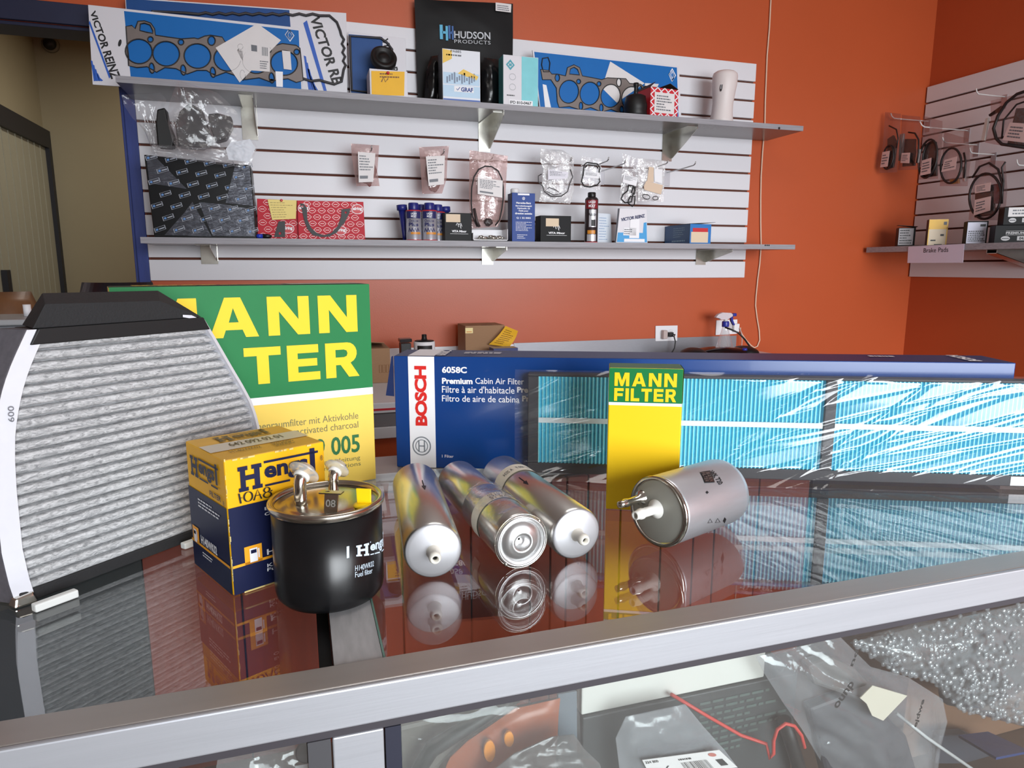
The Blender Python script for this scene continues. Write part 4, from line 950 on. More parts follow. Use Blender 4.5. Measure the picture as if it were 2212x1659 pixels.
# small white price card clipped to the shelf edge
t, fm = slab('price_card', 'small blank white card standing on the upper shelf edge before the blue gasket pack', 'card', [(597, 187), (611, 188), (611, 155), (595, 154)], SHF + .006, .0008, WHITE, None, bevel=0)
ZCL[0] = None
# 4  white box with a yellow note and 5 the black cap on it
t, fc, I = pbox('small_carton', 'small white carton with a yellow note pinned to its front', 'box', 798, 880, 151, 2.49, UZ, .10, CARDW)
f = pface([(803, 205), (873, 207), (874, 155), (802, 153)], 2.489)
mb = MB(); rect(mb, f); obj('yellow_note', mb, YNOTE, t)
mb = MB(); lines(mb, sub(lift(f, V((0, -.0006, 0))), .25, .70, .9, .95), 2, seed=3); ribbon(mb, [(.3, .55), (.36, .75), (.42, .55), (.5, .7)], .04, lift(f, V((0, -.0006, 0)))); obj('note_writing', mb, mat('brown_ink', (120, 76, 24), .5), t)
p = onY(838, 158, 2.487); obj('push_pin', MB().lathe([(.005, 0), (.0052, .004), (.003, .006)], p, V((0, -1, 0)), 14), REDPIN, t)
c = onY(829, 143, 2.54); zt = fc['top'](0, 0).z
t = thing('pulley_cap', 'round black plastic cap lying on the white carton with the yellow note', 'cap', (c.x, 2.54, zt))
q = V((c.x, 2.535, zt + .026)); ax = V((0.1, -.55, .8)).normalized()
rc = .045; q = V((c.x, 2.54, zt + .048))
obj('cap_body', MB().lathe([(rc - .004, -.014), (rc, -.011), (rc, .010), (rc - .004, .014), (rc - .012, .014), (rc - .016, .006), (.018, .005), (.014, .012), (.004, .012)], q, V((.05, -.86, .42)).normalized(), 36), RUBBER, t)
# 6  black bag
Y = 2.66
def pillow(name, mb_pts_left, mb_pts_right, Y, thick, m, parent, seed=0, wr=.004, nu=14, nv=18, lift0=0, fy=None):
    """a bag: left and right outlines (same count, top to bottom) in pixels on the plane y = Y, puffed and wrinkled"""
    n = len(mb_pts_left) - 1; mp, nrm = fy or ((lambda x, y: onY(x, y, Y)), V((0, -1, 0)))
    def edge(P, v):
        k = min(int(v * n), n - 1); q = v * n - k; return (P[k][0] * (1 - q) + P[k + 1][0] * q, P[k][1] * (1 - q) + P[k + 1][1] * q)
    def g(s):
        def f(u, v):
            a = edge(mb_pts_left, v); b = edge(mb_pts_right, v); x = a[0] + (b[0] - a[0]) * u; y = a[1] + (b[1] - a[1]) * u
            w = (1 - abs(2 * u - 1) ** 3) * (1 - abs(2 * v - 1) ** 6)
            nz_ = noise.noise(V((u * 4 + seed, v * 5, s))) + .6 * noise.noise(V((u * 9 + seed, v * 11, s + 3))) - .8 * abs(noise.noise(V((u * 6 - v * 5 + seed, v * 3, s + 6))))
            k = s * (thick / 2 * w + wr * nz_ * (0.25 + .75 * w)) ; k = max(k, .0004) if s > 0 else min(k, -.0004)
            return mp(x, y) + nrm * (k + lift0)
        return f
    mb = MB(); mb.grid(g(1), nu, nv); mb.grid(g(-1), nu, nv); return obj(name, mb, m, parent)
BLKB = mat('black_poly_bag', (17, 17, 19), .5, spec=.25, bump=.3, bscale=14)
c = onY(1005, 220, Y); t = thing('poly_bag', 'tall flat black parts bag with white lettering leaning on the slatwall', 'bag', (c.x, Y, UZ))
pillow('bag', [(895, -2), (898, 70), (900, 150), (904, 232)], [(1108, 8), (1108, 80), (1107, 160), (1105, 250)], Y, .022, BLKB, t, 4, .0025, 18, 22)
f = pface([(950, 92), (1059, 97), (1058, 58), (949, 54)], Y - .012, .004)
mb = MB(); text(mb, 'HUDSON', sub(f, .28, .27, 1, .68), .02); text(mb, 'PRODUCTS', sub(f, .28, .0, 1, .20), 0, spacing=1.1); obj('lettering', mb, mat('pale_print', (196, 200, 206), .5), t)
mb = MB(); rect(mb, sub(f, 0, .18, .06, 1)); rect(mb, sub(f, .115, .12, .16, .94)); rect(mb, sub(f, .05, .50, .13, .64)); obj('emblem', mb, mat('cyan_print', (92, 180, 216), .5), t)
mb = MB(); rect(mb, sub(f, .17, .22, .21, .98)); rect(mb, sub(f, .235, .18, .27, .95)); rect(mb, sub(f, .2, .5, .25, .64)); obj('emblem', mb, mat('blue_print', (50, 96, 160), .5), t)
f = pface([(1070, 24), (1103, 28), (1104, 10), (1070, 6)], Y - .010, .004); mb = MB(); rect(mb, f); obj('paper_label', mb, PAPER, t); mb = MB(); lines(mb, sub(lift(f, V((0, -.0006, 0))), .1, .1, .9, .8), 3, seed=6); obj('label_print', mb, GREYINK, t)
# 7  water pump box between two shrink-wrapped parts
GRL = mat('pale_blue_print', (186, 214, 236), .4, var=.05)
t, fc, I = pbox('small_carton', 'white and pale blue pump box standing before the tall black bag', 'box', 955, 1037, 108, 2.475, UZ, .075, mat('white_blue_carton', (226, 230, 238), .35), mat('blackish_side', (40, 44, 52), .4))
f = fc['front']; f2 = lift(f, V((0, -.0006, 0)))
mb = MB(); rect(mb, sub(f, .01, .10, .99, .32)); rect(mb, sub(f, .02, .34, .98, .56)); obj('blue_panel', mb, GRL, t)
mb = MB(); rect(mb, sub(f2, .01, .01, .99, .06)); obj('blue_band', mb, mat('mid_blue_print', (66, 100, 176), .4), t)
mb = MB(); mb.add([f2(0.01, .72), f2(.25, .82), f2(.25, .97), f2(.01, .99)], [(0, 1, 2, 3)]); mb.add([f2(.4, .55), f2(.9, .45), f2(.95, .52), f2(.55, .64)], [(0, 1, 2, 3)]); obj('yellow_panel', mb, mat('soft_yellow_print', (236, 196, 84), .4), t)
mb = MB()
for k in range(12): rect(mb, sub(f2, .10 + .065 * k, .36 + .03 * ((k * 7) % 3), .14 + .065 * k, .48 + .03 * ((k * 5) % 4)))
obj('pump_picture', mb, mat('grey_picture', (120, 134, 156), .4), t)
mb = MB(); rect(mb, sub(f2, .30, .20, .82, .31)); obj('logo_panel', mb, WHITE, t)
mb = MB(); f3 = lift(f, V((0, -.0012, 0))); text(mb, 'GRAF', sub(f3, .48, .21, .80, .295), .04, ); ribbon(mb, [(.36, .26), (.39, .23), (.45, .29)], .015, f3); obj('lettering', mb, mat('deep_blue_ink', (30, 62, 140), .4), t)
mb = MB(); text(mb, 'PA885', sub(f2, .22, .94, .50, .985), .01); lines(mb, sub(f2, .1, .86, .8, .92), 1, seed=4); obj('lettering', mb, GREYINK, t)
WRAPB = mat('black_wrapped_part', (18, 18, 20), .22, bump=.5, bscale=22)
for (L_, R_, yy, lab) in (([(930, 122), (922, 150), (918, 190), (916, 224)], [(956, 118), (957, 150), (958, 190), (960, 224)], 2.59, 'black shrink wrapped part left of the white and blue pump box'),
                          ([(1044, 124), (1041, 150), (1041, 190), (1040, 232)], [(1086, 130), (1088, 160), (1089, 200), (1090, 236)], 2.59, 'black shrink wrapped part between the pump box and the turquoise box')):
    c = onY((L_[-1][0] + R_[-1][0]) / 2, 220, yy); t = thing('wrapped_part', lab, 'wrapped part', (c.x, yy, UZ))
    o = pillow('wrapping', L_, R_, yy, .035, WRAPB, t, 7, .006)
    for v_ in o.data.vertices:
        if v_.co.z + t.location.z < UZ: v_.co.z = .0003
# 8  turquoise and white box
t, fc, I = pbox('small_carton', 'white and turquoise carton with a diamond emblem on the upper shelf', 'box', 1087, 1163, 121, 2.475, UZ, .06, CARDW, mat('turquoise_side', (96, 196, 206), .4))
f = fc['front']; mb = MB(); rect(mb, sub(f, .52, .02, .99, .99)); obj('turquoise_panel', mb, mat('turquoise_print', (128, 208, 216), .4, var=.1, vscale=30), t)
mb = MB(); ribbon(mb, [(.10, .81), (.20, .73), (.30, .81), (.20, .89)], .05, f, 0, True); rect(mb, sub(f, .16, .785, .24, .835)); obj('diamond_emblem', mb, mat('teal_ink', (70, 160, 176), .4), t)
mb = MB(); rect(mb, sub(lift(f, V((0, -.0006, 0))), .16, .03, .84, .13)); obj('paper_label', mb, WHITE, t)
mb = MB(); text(mb, 'IPD 810-0467', sub(lift(f, V((0, -.0012, 0))), .19, .05, .80, .11), .02); lines(mb, sub(f, .1, .19, .48, .24), 1, seed=3); obj('lettering', mb, INK, t)
mb = MB(); ribbon(mb, ell(.26, .58, .09, .06, 16), .012, f, 0, True); ribbon(mb, ell(.26, .38, .09, .06, 16), .012, f, 0, True); obj('grey_symbols', mb, mat('light_grey_ink', (176, 178, 184), .5), t)
ZCL[0] = UZ
# 9  second blue gasket pack
Y = 2.60
t, fm = slab('gasket_pack', 'blue gasket pack behind the red patterned box and black rubber boot', 'gasket pack', [(1168, 250), (1472, 285), (1467, 143), (1150, 108)], Y, .006, CARDW, UZ)
mb = MB(); pplate(mb, [[(1168, 240), (1466, 275), (1462, 146), (1154, 112)]], Y, .0004, 0, .0008); obj('blue_print', mb, CARDBLUE, t)
outl = [(1168, 150), (1186, 152), (1192, 160), (1204, 160), (1222, 164), (1226, 146), (1240, 140), (1252, 146), (1258, 164), (1280, 168), (1300, 172), (1312, 168), (1352, 170), (1360, 180), (1384, 182), (1394, 190), (1390, 240), (1380, 246), (1366, 238), (1340, 244), (1320, 236), (1300, 242), (1276, 232), (1256, 238), (1230, 230), (1208, 232), (1204, 220), (1202, 190), (1190, 172), (1172, 172)]
bores = [ell(x, y, 21, 25, 24, .15) for x, y in ((1229, 198), (1274, 202), (1319, 207), (1364, 212))]
slots = [ell(x, y, 4, 8.5, 12) for x, y in ((1255, 229), (1299, 233), (1343, 237))] + [ell(x, y, 4.5, 5, 10) for x, y in ((1250, 176), (1294, 181), (1382, 190))] + [[(1230, 160), (1232, 149), (1240, 145), (1248, 150), (1252, 162)], ell(1204, 168, 5, 8, 12), ell(1337, 178, 5, 9, 12)]
g = gasket(t, Y, outl, bores, slots, bead=2.2)
mb = MB(); mb.tube([onY(x, y, Y - .003) for x, y in ((1172, 126), (1184, 124), (1188, 136), (1186, 155), (1174, 155), (1170, 140))], .0022, 6, closed=True); obj('sealing_bead', mb, BEAD, g)
mb = MB(); pplate(mb, [[(1300, 190), (1332, 222), (1392, 180), (1318, 133)]], Y, .0003, 0, .0013); pplate(mb, [[(1390, 205), (1410, 208), (1422, 182), (1392, 180)]], Y, .0003, 0, .0045); obj('paper_label', mb, PAPER, t)
mb = MB(); f = pface([(1444, 174), (1459, 176), (1459, 150), (1445, 148)], Y); ribbon(mb, [(0, .5), (.5, 0), (1, .5), (.5, 1)], .14, f, 0, True); ribbon(mb, [(.28, .5), (.5, .2), (.72, .5), (.5, .8)], .1, f, 0, True); obj('diamond_emblem', mb, WHITE, t)
mb = MB(); rect(mb, pface([(1178, 240), (1192, 242), (1180, 184), (1172, 182)], Y, .0014)); obj('white_stripes', mb, WHITE, t)
ZCL[0] = None
# 10  black rubber boot
c = onY(1372, 250, 2.50); c.z = UZ
t = thing('rubber_boot', 'black rubber ball joint boot with a stem on the upper shelf', 'rubber boot', c)
hb = onY(1378, 206, 2.50).z - UZ
obj('bellows', MB().lathe([(.042, 0), (.046, .006), (.043, .02), (.045, .03), (.045, .042), (.042, .052), (.038, hb - .006), (.026, hb), (.014, hb + .002)], c, n=36), RUBBER, t)
obj('stem', MB().lathe([(.010, hb), (.007, hb + .012), (.007, hb + .030), (.010, hb + .034), (.010, hb + .044)], c, n=20), RUBBER, t)
# 11  red lattice box with open top
REDL = mat('red_lattice_carton', (206, 40, 52), .45)
t, fc, I = pbox('small_carton', 'red and white lattice patterned carton with open black top on the upper shelf', 'box', 1406, 1470, 190, 2.47, UZ, .11, REDL, REDL, mat('dark_carton_inside', (46, 34, 30), .7), rot=.10)
def lattice(mb, f, nx, nz, w):
    for k in range(-nz, nx + nz):
        for sgn in (1, -1):
            pts = []
            for s in range(9):
                v = s / 8; u = (k + (v * nz if sgn > 0 else nz - v * nz)) / nx
                if 0 <= u <= 1: pts.append((u, v))
            if len(pts) > 1: ribbon(mb, pts, w, f)
    return mb
mb = MB(); lattice(mb, fc['front'], 4, 4, .035); lattice(mb, fc['right'], 4, 4, .035); obj('white_lattice', mb, WHITE, t)
f = sub(lift(fc['front'], V((0, -.0006, 0))), .14, .14, .86, .84); mb = MB(); rect(mb, f); obj('paper_label', mb, PAPER, t)
mb = MB(); lines(mb, sub(lift(f, V((0, -.0005, 0))), .1, .1, .9, .9), 6, seed=12); obj('label_print', mb, GREYINK, t)
a = fc['top']; z = V((0, 0, .022))
for nm, q in (('flap', [(0.0, 0.0), (0.0, 1.0), (.26, .9), (.22, .1)]), ('flap', [(1.0, 0.0), (1.0, 1.0), (.72, .9), (.76, .1)]), ('flap', [(0.05, 1.0), (.95, 1.0), (.8, .7), (.2, .7)])):
    A = [a(*k) for k in q]; A[2] += z; A[3] += z; mb = MB(); mb.hexa(A, [k + V((0.0, 0, .0012)) for k in A]); obj(nm, mb, mat('brown_black_card', (70, 50, 40), .7), t)
# 12  white bellows bottle
c = onY(1557, 270, 2.54); c.z = UZ
t = thing('bellows_tube', 'white plastic shock absorber dust tube at the right of the upper shelf', 'tube', c)
hz = onY(1567, 156, 2.54).z - UZ; axl = V((.05, 0, 1)).normalized()
obj('tube', MB().lathe([(.047, 0), (.046, .02), (.042, .05), (.041, hz * .42), (.044, hz * .55), (.049, hz * .75), (.050, hz * .92), (.047, hz * .97), (.038, hz), (.022, hz + .001)], c, axl, 40), mat('white_dust_tube', (226, 216, 214), .45, var=.02), t)
R_ = Round(c, axl, .047, .001); a_, h_ = R_.pix(1558, 187); mb = MB(); mb.add([R_(a_ + .11 * math.cos(k * .35), h_ + .019 * math.sin(k * .35)) for k in range(18)], [tuple(range(18))]); obj('oval_emblem', mb, mat('dark_emblem', (54, 50, 52), .4), t)
R2 = Round(c, axl, .047, .0018); mb = MB(); text(mb, '@', (lambda u, v: R2(a_ + .05 - .1 * (1 - u) + .0, h_ - .010 + .02 * v)), 0); obj('emblem_mark', mb, WHITE, t)

# ================================================================== the lower wall shelf
# a  black carton with printed film, and the bagged part on top
BKC = mat('glossy_black_carton', (13, 13, 15), .35, spec=.2, bump=.2, bscale=9)
Y = 2.475
a = pq([(333, 510), (555, 508), (541, 357), (311, 334)], Y); a[0].z = a[1].z = LZ
t = thing('carton_in_film', 'large black carton with printed shiny film at the left end of the lower shelf', 'box', (a[0] + a[1]) / 2 + V((0, .06, 0)))
bk = [p + V((0, .13, 0)) for p in a]
mb = MB(); mb.add(a + bk, [(0, 1, 2, 3), (7, 6, 5, 4), (0, 4, 5, 1), (1, 5, 6, 2), (2, 6, 7, 3)], 0); mb.add(a + bk, [(3, 7, 4, 0)], 1); obj('carton', mb, [BKC, CARDB], t, bevel=.002)
f = bil(a[0], a[1], a[2], a[3], V((0, -.003, 0)))
FOIL = mat('silvery_wrinkled_film', (78, 80, 88), .25, .5, bump=.9, bscale=30, stretch=(1, 1, 5))
for q in ([(.02, .99), (.02, .66), (.36, .62), (.10, .99)], [(.10, .03), (.55, .02), (.40, .46), (.30, .30)], [(.98, .03), (.99, .40), (.70, .45), (.46, .46), (.56, .03)], [(.85, .98), (.99, .97), (.99, .45), (.72, .47)]):
    mb = MB(); P = [f(*k) for k in q]; m_ = MB(); m_.add(P + [k + V((0, .0015, 0)) for k in P], [tuple(range(len(P))), tuple(range(2 * len(P) - 1, len(P) - 1, -1))]); obj('film_fold', m_, FOIL, t)
mw, mbk, mbl = MB(), MB(), MB(); f3 = lift(f, V((0, -.0012, 0)))
for i in range(6):
    for j in range(7):
        cx_, cy_ = .02 + .18 * i + .09 * (j % 2), .06 + .145 * j
        if cx_ > .93: continue
        wv = lambda u, v, cx_=cx_, cy_=cy_: f3(cx_ + .10 * u - .008 * v, cy_ + .046 * u + .048 * v)
        ribbon(mw, [(0, 0), (1, 0), (1, 1), (0, 1)], .10, wv, 0, True); rect(mw, sub(wv, .40, .32, .92, .62)); rect(mbl, sub(wv, .10, .25, .32, .75))
o = obj('printed_tags', mw, mat('pale_silver_print', (150, 155, 166), .35), t); o['kind'] = 'stuff'; o = obj('printed_tags', mbl, mat('sky_print', (90, 132, 186), .35), t); o['kind'] = 'stuff'
# bagged part
Y = 2.50; zc = (a[2].z + a[3].z) / 2
t = thing('bagged_part', 'black plastic part in a crumpled clear bag, on top of the black carton', 'bagged part', onY(420, 345, Y))
mb = MB()
def lump(mb, c, rx, ry, rz, seed, amp=.25, n=18):
    def f(u, v):
        a_ = 2 * PI * u; b_ = PI * v; d = V((math.cos(a_) * math.sin(b_), math.sin(a_) * math.sin(b_), math.cos(b_)))
        k = 1 + amp * noise.noise(d * 1.8 + V((seed, 0, 0))); return c + V((d.x * rx * k, d.y * ry * k, d.z * rz * k))
    return mb.grid(f, n * 2, n)
def ppoly(pts, Y, th, m, name, par, bevel=.004):
    q = MB(); pplate(q, [pts], Y, th); return obj(name, q, m, par, bevel=bevel)
o = ppoly([(339, 236), (356, 232), (362, 262), (376, 296), (372, 318), (340, 316), (336, 270)], Y, .06, RUBBER, 'inner_part', t)
ppoly([(388, 240), (408, 222), (436, 236), (446, 268), (458, 305), (436, 318), (384, 314), (378, 270)], Y, .07, mat('dark_grey_part', (26, 26, 28), .5), 'inner_part', t)
ppoly([(448, 246), (470, 244), (500, 252), (502, 272), (488, 300), (466, 306), (455, 280)], Y, .05, mat('dark_grey_ribbed', (40, 38, 39), .5), 'inner_part', t)
def bag(name, L_, R_, Y, th, m, par, seed, wr=.006, **k): return pillow(name, L_, R_, Y, th, m, par, seed, wr, 22, 26, **k)
FILM2 = film('thin_crackly_film', haze=.035, hcol=(220, 218, 226), f0=.045, rough=.16, bump=.35, bscale=34)
bag('bag', [(384, 172), (366, 222), (362, 262), (372, 305), (390, 330), (470, 352)], [(392, 176), (470, 200), (508, 236), (522, 262), (557, 318), (540, 356)], 2.41, .05, FILM2, t, 2, .010)
bag('bag', [(262, 205), (268, 228), (285, 254), (312, 282), (326, 318), (322, 334)], [(346, 200), (360, 215), (352, 240), (344, 290), (340, 320), (345, 330)], Y + .04, .04, FILM2, t, 5, .008)
bag('bag', [(330, 312), (330, 322), (340, 338)], [(520, 322), (548, 326), (525, 362)], 2.42, .02, FILM2, t, 8, .006)
bag('white_tag', [(498, 308), (488, 322), (494, 345)], [(540, 300), (552, 320), (538, 350)], 2.375, .008, mat('white_tissue', (214, 218, 226), .6), t, 9, .004)
# b  red gasket cards with a note
REDC = mat('red_pattern_card', (190, 38, 54), .5, spec=.2)
def eyes(mb, f, nx, nz):
    for j in range(nz):
        for i in range(nx):
            cx_ = (i + .5 + (.5 if j % 2 else 0)) / nx; cy_ = (j + .5) / nz
            if cx_ > 1 - .4 / nx: continue
            ww = .40 / nx; hh_ = .42 / nz
            ribbon(mb, [(cx_ - ww, cy_), (cx_ - ww * .5, cy_ + hh_ * .75), (cx_, cy_ + hh_), (cx_ + ww * .5, cy_ + hh_ * .75), (cx_ + ww, cy_), (cx_ + ww * .5, cy_ - hh_ * .75), (cx_, cy_ - hh_), (cx_ - ww * .5, cy_ - hh_ * .75)], .012, f, 0, True)
            rect(mb, sub(f, cx_ - ww * .5, cy_ - hh_ * .14, cx_ + ww * .5, cy_ + hh_ * .14))
    return mb
PINKP = mat('pale_pink_print', (240, 190, 190), .5)
for lab, pts, Y, sp, nx in (('red patterned gasket card with a yellow note pinned to it on the lower shelf', [(557, 512), (646, 513), (642, 433), (555, 429)], 2.52, 1, 4), ('red patterned gasket card with a curved black gasket on the lower shelf', [(645, 514), (789, 516), (785, 436), (642, 433)], 2.505, 2, 7)):
    t, fm = slab('gasket_pack', lab, 'gasket pack', pts, Y, .012, REDC, LZ)
    mb = MB(); eyes(mb, fm(1), nx, 6); obj('pattern_print', mb, PINKP, t)
    disc = [(632, 494)] if sp == 1 else [(648, 450), (772, 452), (736, 504)]
    mb = MB(); mt = MB()
    for cx_, cy_ in disc:
        mb = MB(); mt = MB()
        if sp == 1: cx_ = 622
        rx_ = 13 if sp == 2 else 14
        mb.add([onY(x, y, Y) + V((0, -.0014, 0)) for x, y in ell(cx_ + (8 if cx_ == 648 else 0), min(cy_, 498), rx_, 11, 22)], [tuple(range(22))]); cx2 = cx_ + (8 if cx_ == 648 else 0); cy2 = min(cy_, 498)
        ribbon(mt, ell(cx2, cy2, rx_ - 1, 10, 22), 1.2, lambda x, y: onY(x, y, Y) + V((0, -.002, 0)), 0, True); text(mt, 'elring', pface([(cx2 - 10, cy2 + 4), (cx2 + 10, cy2 + 4), (cx2 + 10, cy2 - 5), (cx2 - 10, cy2 - 5)], Y, .002), .04)
        obj('red_disc', mb, RED, t); obj('lettering', mt, WHITE, t)
    if sp == 1:
        f = pface([(588, 475), (639, 473), (641, 433), (578, 431)], Y, .006); mb = MB(); P = [f(0, 0), f(1, 0), f(1, 1), f(0, 1)]; mb.hexa(P, [q + V((0, .0006, 0)) for q in P]); obj('yellow_note', mb, mat('pale_yellow_note', (236, 214, 130), .6), t)
        mb = MB(); lines(mb, sub(lift(f, V((0, -.0006, 0))), .06, .08, .95, .92), 7, seed=21, h=.25); obj('note_writing', mb, mat('faint_ink', (170, 150, 90), .6), t)
        obj('push_pin', MB().lathe([(.004, 0), (.0045, .005), (.0025, .007)], onY(608, 433, Y - .006), V((0, -1, 0)), 14), REDPIN, t)
        mb = MB(); pplate(mb, [[(592, 512), (616, 512), (616, 478), (602, 478)], ell(605, 504, 3, 3, 10)], Y - .0046, .002); obj('flat_gasket', mb, BEAD, t)
    else:
        pts = [(648, 439), (656, 440), (663, 449), (664, 474), (672, 492), (684, 503), (700, 508), (716, 503), (730, 488), (737, 468), (738, 452), (757, 450), (755, 460), (744, 482), (738, 488), (728, 502), (712, 511), (694, 512), (676, 508), (664, 494), (658, 478), (652, 452)]
        mb = MB(); pplate(mb, [pts, ell(653.5, 446, 2.6, 2.4, 10), ell(747, 459, 2.6, 2.4, 10)], Y - .0046, .002); obj('flat_gasket', mb, BEAD, t)
# c  small blue tool
c = onY(570, 505, 2.462); c.z = LZ + .0075
t = thing('marker', 'small blue and black marker lying beside the black carton on the lower shelf', 'marker', c - V((0, 0, .0075)))
e = V((1, .05, 0)).normalized(); obj('barrel', MB().lathe([(.003, -.024), (.0070, -.02), (.0075, -.004)], c, e, 18), mat('blue_plastic', (30, 60, 180), .3), t); obj('cap', MB().lathe([(.0075, -.0038), (.0075, .012), (.005, .022), (.002, .025)], c, e, 18), BLACKP, t)
# d  octane cans and their funnels
CANS = mat('silver_can_print', (186, 186, 196), .3, .5)
BLCAP = mat('navy_plastic', (34, 40, 118), .35)
NAVYP = mat('navy_can_print', (40, 44, 96), .35)
ORG = mat('orange_can_print', (214, 140, 50), .4)
def octane(px, Y, label):
    r = .0275; c = onY(px, 512, Y); c.z = LZ; H = onY(px, 453, 2.47).z - LZ
    t = thing('additive_can', label, 'can', c, 'small octane cans on the lower shelf')
    obj('can', MB().lathe([(r - .001, .001), (r + .0006, .002), (r, .004), (r, H - .004)], c, n=40), CANS, t)
    obj('rim', MB().lathe([(r + .0003, 0), (r + .0008, .0015), (r + .0003, .003)], c, n=40), RED, t); obj('rim', MB().lathe([(r + .0003, H - .005), (r + .0008, H - .0035), (r, H - .002), (r - .004, H - .0005)], c, n=40), RED, t)
    obj('cap', MB().lathe([(r * .62, H - .001), (r * .66, H + .002), (r * .66, H + .022), (r * .60, H + .025)], c, n=30), BLCAP, t)
    d = (_C - c); a0 = math.atan2(d.x, -d.y); R_ = Round(c, UP, r, .0005); w = lambda s: (lambda u, v: Round(c, UP, r, s)(a0 - 1.0 + 2.0 * u, v * H))
    mb = MB(); rect(mb, sub(w(.0005), 0, .72, 1, .95), 0, 12); obj('navy_panel', mb, NAVYP, t)
    mb = MB(); rect(mb, sub(w(.0009), .26, .74, .74, .92), 0, 6); text(mb, 'Plus', sub(w(.001), .20, .50, .78, .62), .03)
    obj('lettering', mb, INK, t) if False else None
    mb = MB(); text(mb, 'LIQUI', sub(w(.001), .34, .83, .68, .90), .03); text(mb, 'MOLY', sub(w(.001), .34, .75, .68, .82), .03); obj('white_lettering', mb, WHITE, t)
    mb = MB(); text(mb, 'Octane', sub(w(.001), .18, .60, .80, .69), .01); text(mb, 'Plus', sub(w(.001), .18, .46, .80, .58), .03)
    for k in range(4): ribbon(mb, [(.15 + .18 * k, .28), (.22 + .18 * k, .40), (.30 + .18 * k, .30)], .05, w(.001))
    obj('lettering', mb, NAVYP, t)
    mb = MB(); rect(mb, sub(w(.001), .30, .20, .95, .27), 0, 8); obj('orange_panel', mb, ORG, t)
def funnel(px, Y, label, top):
    c = onY(px, 512, Y); c.z = LZ; H = onY(px, top, Y).z - LZ
    t = thing('funnel_spout', label, 'spout', c, 'navy spouts behind the octane cans')
    ax = V((-.06, 0, 1)).normalized()
    obj('spout', MB().lathe([(.0065, .0005), (.0070, .02), (.013, H * .84)], c, ax, 20), BLCAP, t)
    obj('collar', MB().lathe([(.013, H * .84), (.019, H * .86), (.019, H), (.015, H + .001)], c, ax, 20), BLCAP, t)
octane(894.5, 2.49, 'small octane can with navy cap on the lower shelf, left of the front pair')
octane(928.5, 2.49, 'small octane can with navy cap on the lower shelf, right of the front pair')
octane(911, 2.555, 'octane can standing behind and between the front pair of cans')
octane(946, 2.555, 'octane can half hidden behind the black lettered carton')
funnel(874, 2.53, 'navy plastic pouring spout standing left of the octane cans', 443)
funnel(967, 2.60, 'navy plastic pouring spout behind the black lettered carton', 447)
# e, i  two black cartons
BVC = mat('matt_black_carton', (19, 19, 21), .5, spec=.2)
TAN = mat('tan_price_label', (222, 200, 172), .6)
for lab, x0, x1, yt, lx in (('small black lettered carton beside the octane cans on the lower shelf', 960, 1019, 460, (963, 994, 462.5, 477.5)), ('small black lettered carton right of the blue oil tin on the lower shelf', 1167.5, 1234, 466, (1179, 1207, 471.5, 487.5))):
    t, fc, I = pbox('small_carton', lab, 'box', x0, x1, yt, 2.485, LZ, .06, BVC, group='small black cartons on the lower shelf')
    f = fc['front']; mb = MB(); a_ = (lx[0] - x0) / (x1 - x0); b_ = (lx[1] - x0) / (x1 - x0); P = 55.
    rect(mb, sub(lift(f, V((0, -.0004, 0))), a_, 1 - (lx[3] - yt) / 53, b_, 1 - (lx[2] - yt) / 53)); obj('price_label', mb, TAN, t)
    mb = MB(); text(mb, 'VITA Minor', sub(f, .26, .31, .80, .39), .04); rect(mb, sub(f, .2, .255, .86, .265)); ribbon(mb, [(.42, .56), (.46, .64), (.52, .60), (.60, .63), (.63, .52)], .02, f); ribbon(mb, [(.49, .60), (.51, .50)], .02, f); ribbon(mb, [(.56, .60), (.60, .45)], .02, f); obj('lettering', mb, WHITE, t)
# f  pink bag with a cable loop, hanging
def hook(px, py, L, tipup=.012, label='', plate=True, base=YB - .021, group='pegs on the back slatwall'):
    b0 = onY(px, py, base); t = thing('peg_hook', label, 'hook', b0, group)
    m = mat('hook_wire', (176, 174, 174), .3, .9)
    pts = [b0, b0 + V((0, -L * .5, 0)), b0 + V((0, -L * .93, .002)), b0 + V((0, -L * .98, .006)), b0 + V((0, -L, tipup))]
    obj('wire', MB().tube(pts, .0024, 8), m, t)
    if plate: obj('back_plate', MB().box(b0.x - .014, base - .0016, b0.z - .055, b0.x + .014, base - .0002, b0.z + .010), mat('hook_plate', (190, 190, 196), .4, .6), t, bevel=.001)
    return t
def blabel(par, pts, Y, seed, barcode=True, m=None):
    f = pface(pts, Y, 0); mb = MB(); P = [f(0, 0), f(1, 0), f(1, 1), f(0, 1)]; mb.hexa(P, [q + V((0, .0005, 0)) for q in P]); o = obj('paper_label', mb, m or PAPER, par)
    f2 = lift(f, V((0, -.0006, 0))); mb = MB(); lines(mb, sub(f2, .08, .38, .92, .92), 6, seed=seed)
    if barcode: rect(mb, sub(f2, .08, .12, .62, .22))
    obj('label_print', mb, GREYINK, o)
for px, py, who in ((793, 340, 'behind the leftmost pink bag'), (940, 346, 'behind the second pink bag'), (1040, 356, 'behind the cable bag'), (1200, 362, 'behind the crumpled silvery bag'), (1265, 365, 'behind the small framed gasket bag'), (1299, 370, 'empty, right of the small gasket bag'), (1385, 370, 'behind the two right clear bags'), (1441, 373, 'empty, the rightmost on the back wall')):
    hook(px, py, .17 if 'behind the c' in who or 'pink' in who else .22, .014, 'wire peg hook on the back slatwall, ' + who)
Y = 2.545
t = thing('parts_bag', 'pink parts bag with white label hanging on the slatwall, leftmost', 'bag', onY(790, 312, Y), 'parts bags hanging on the back slatwall')
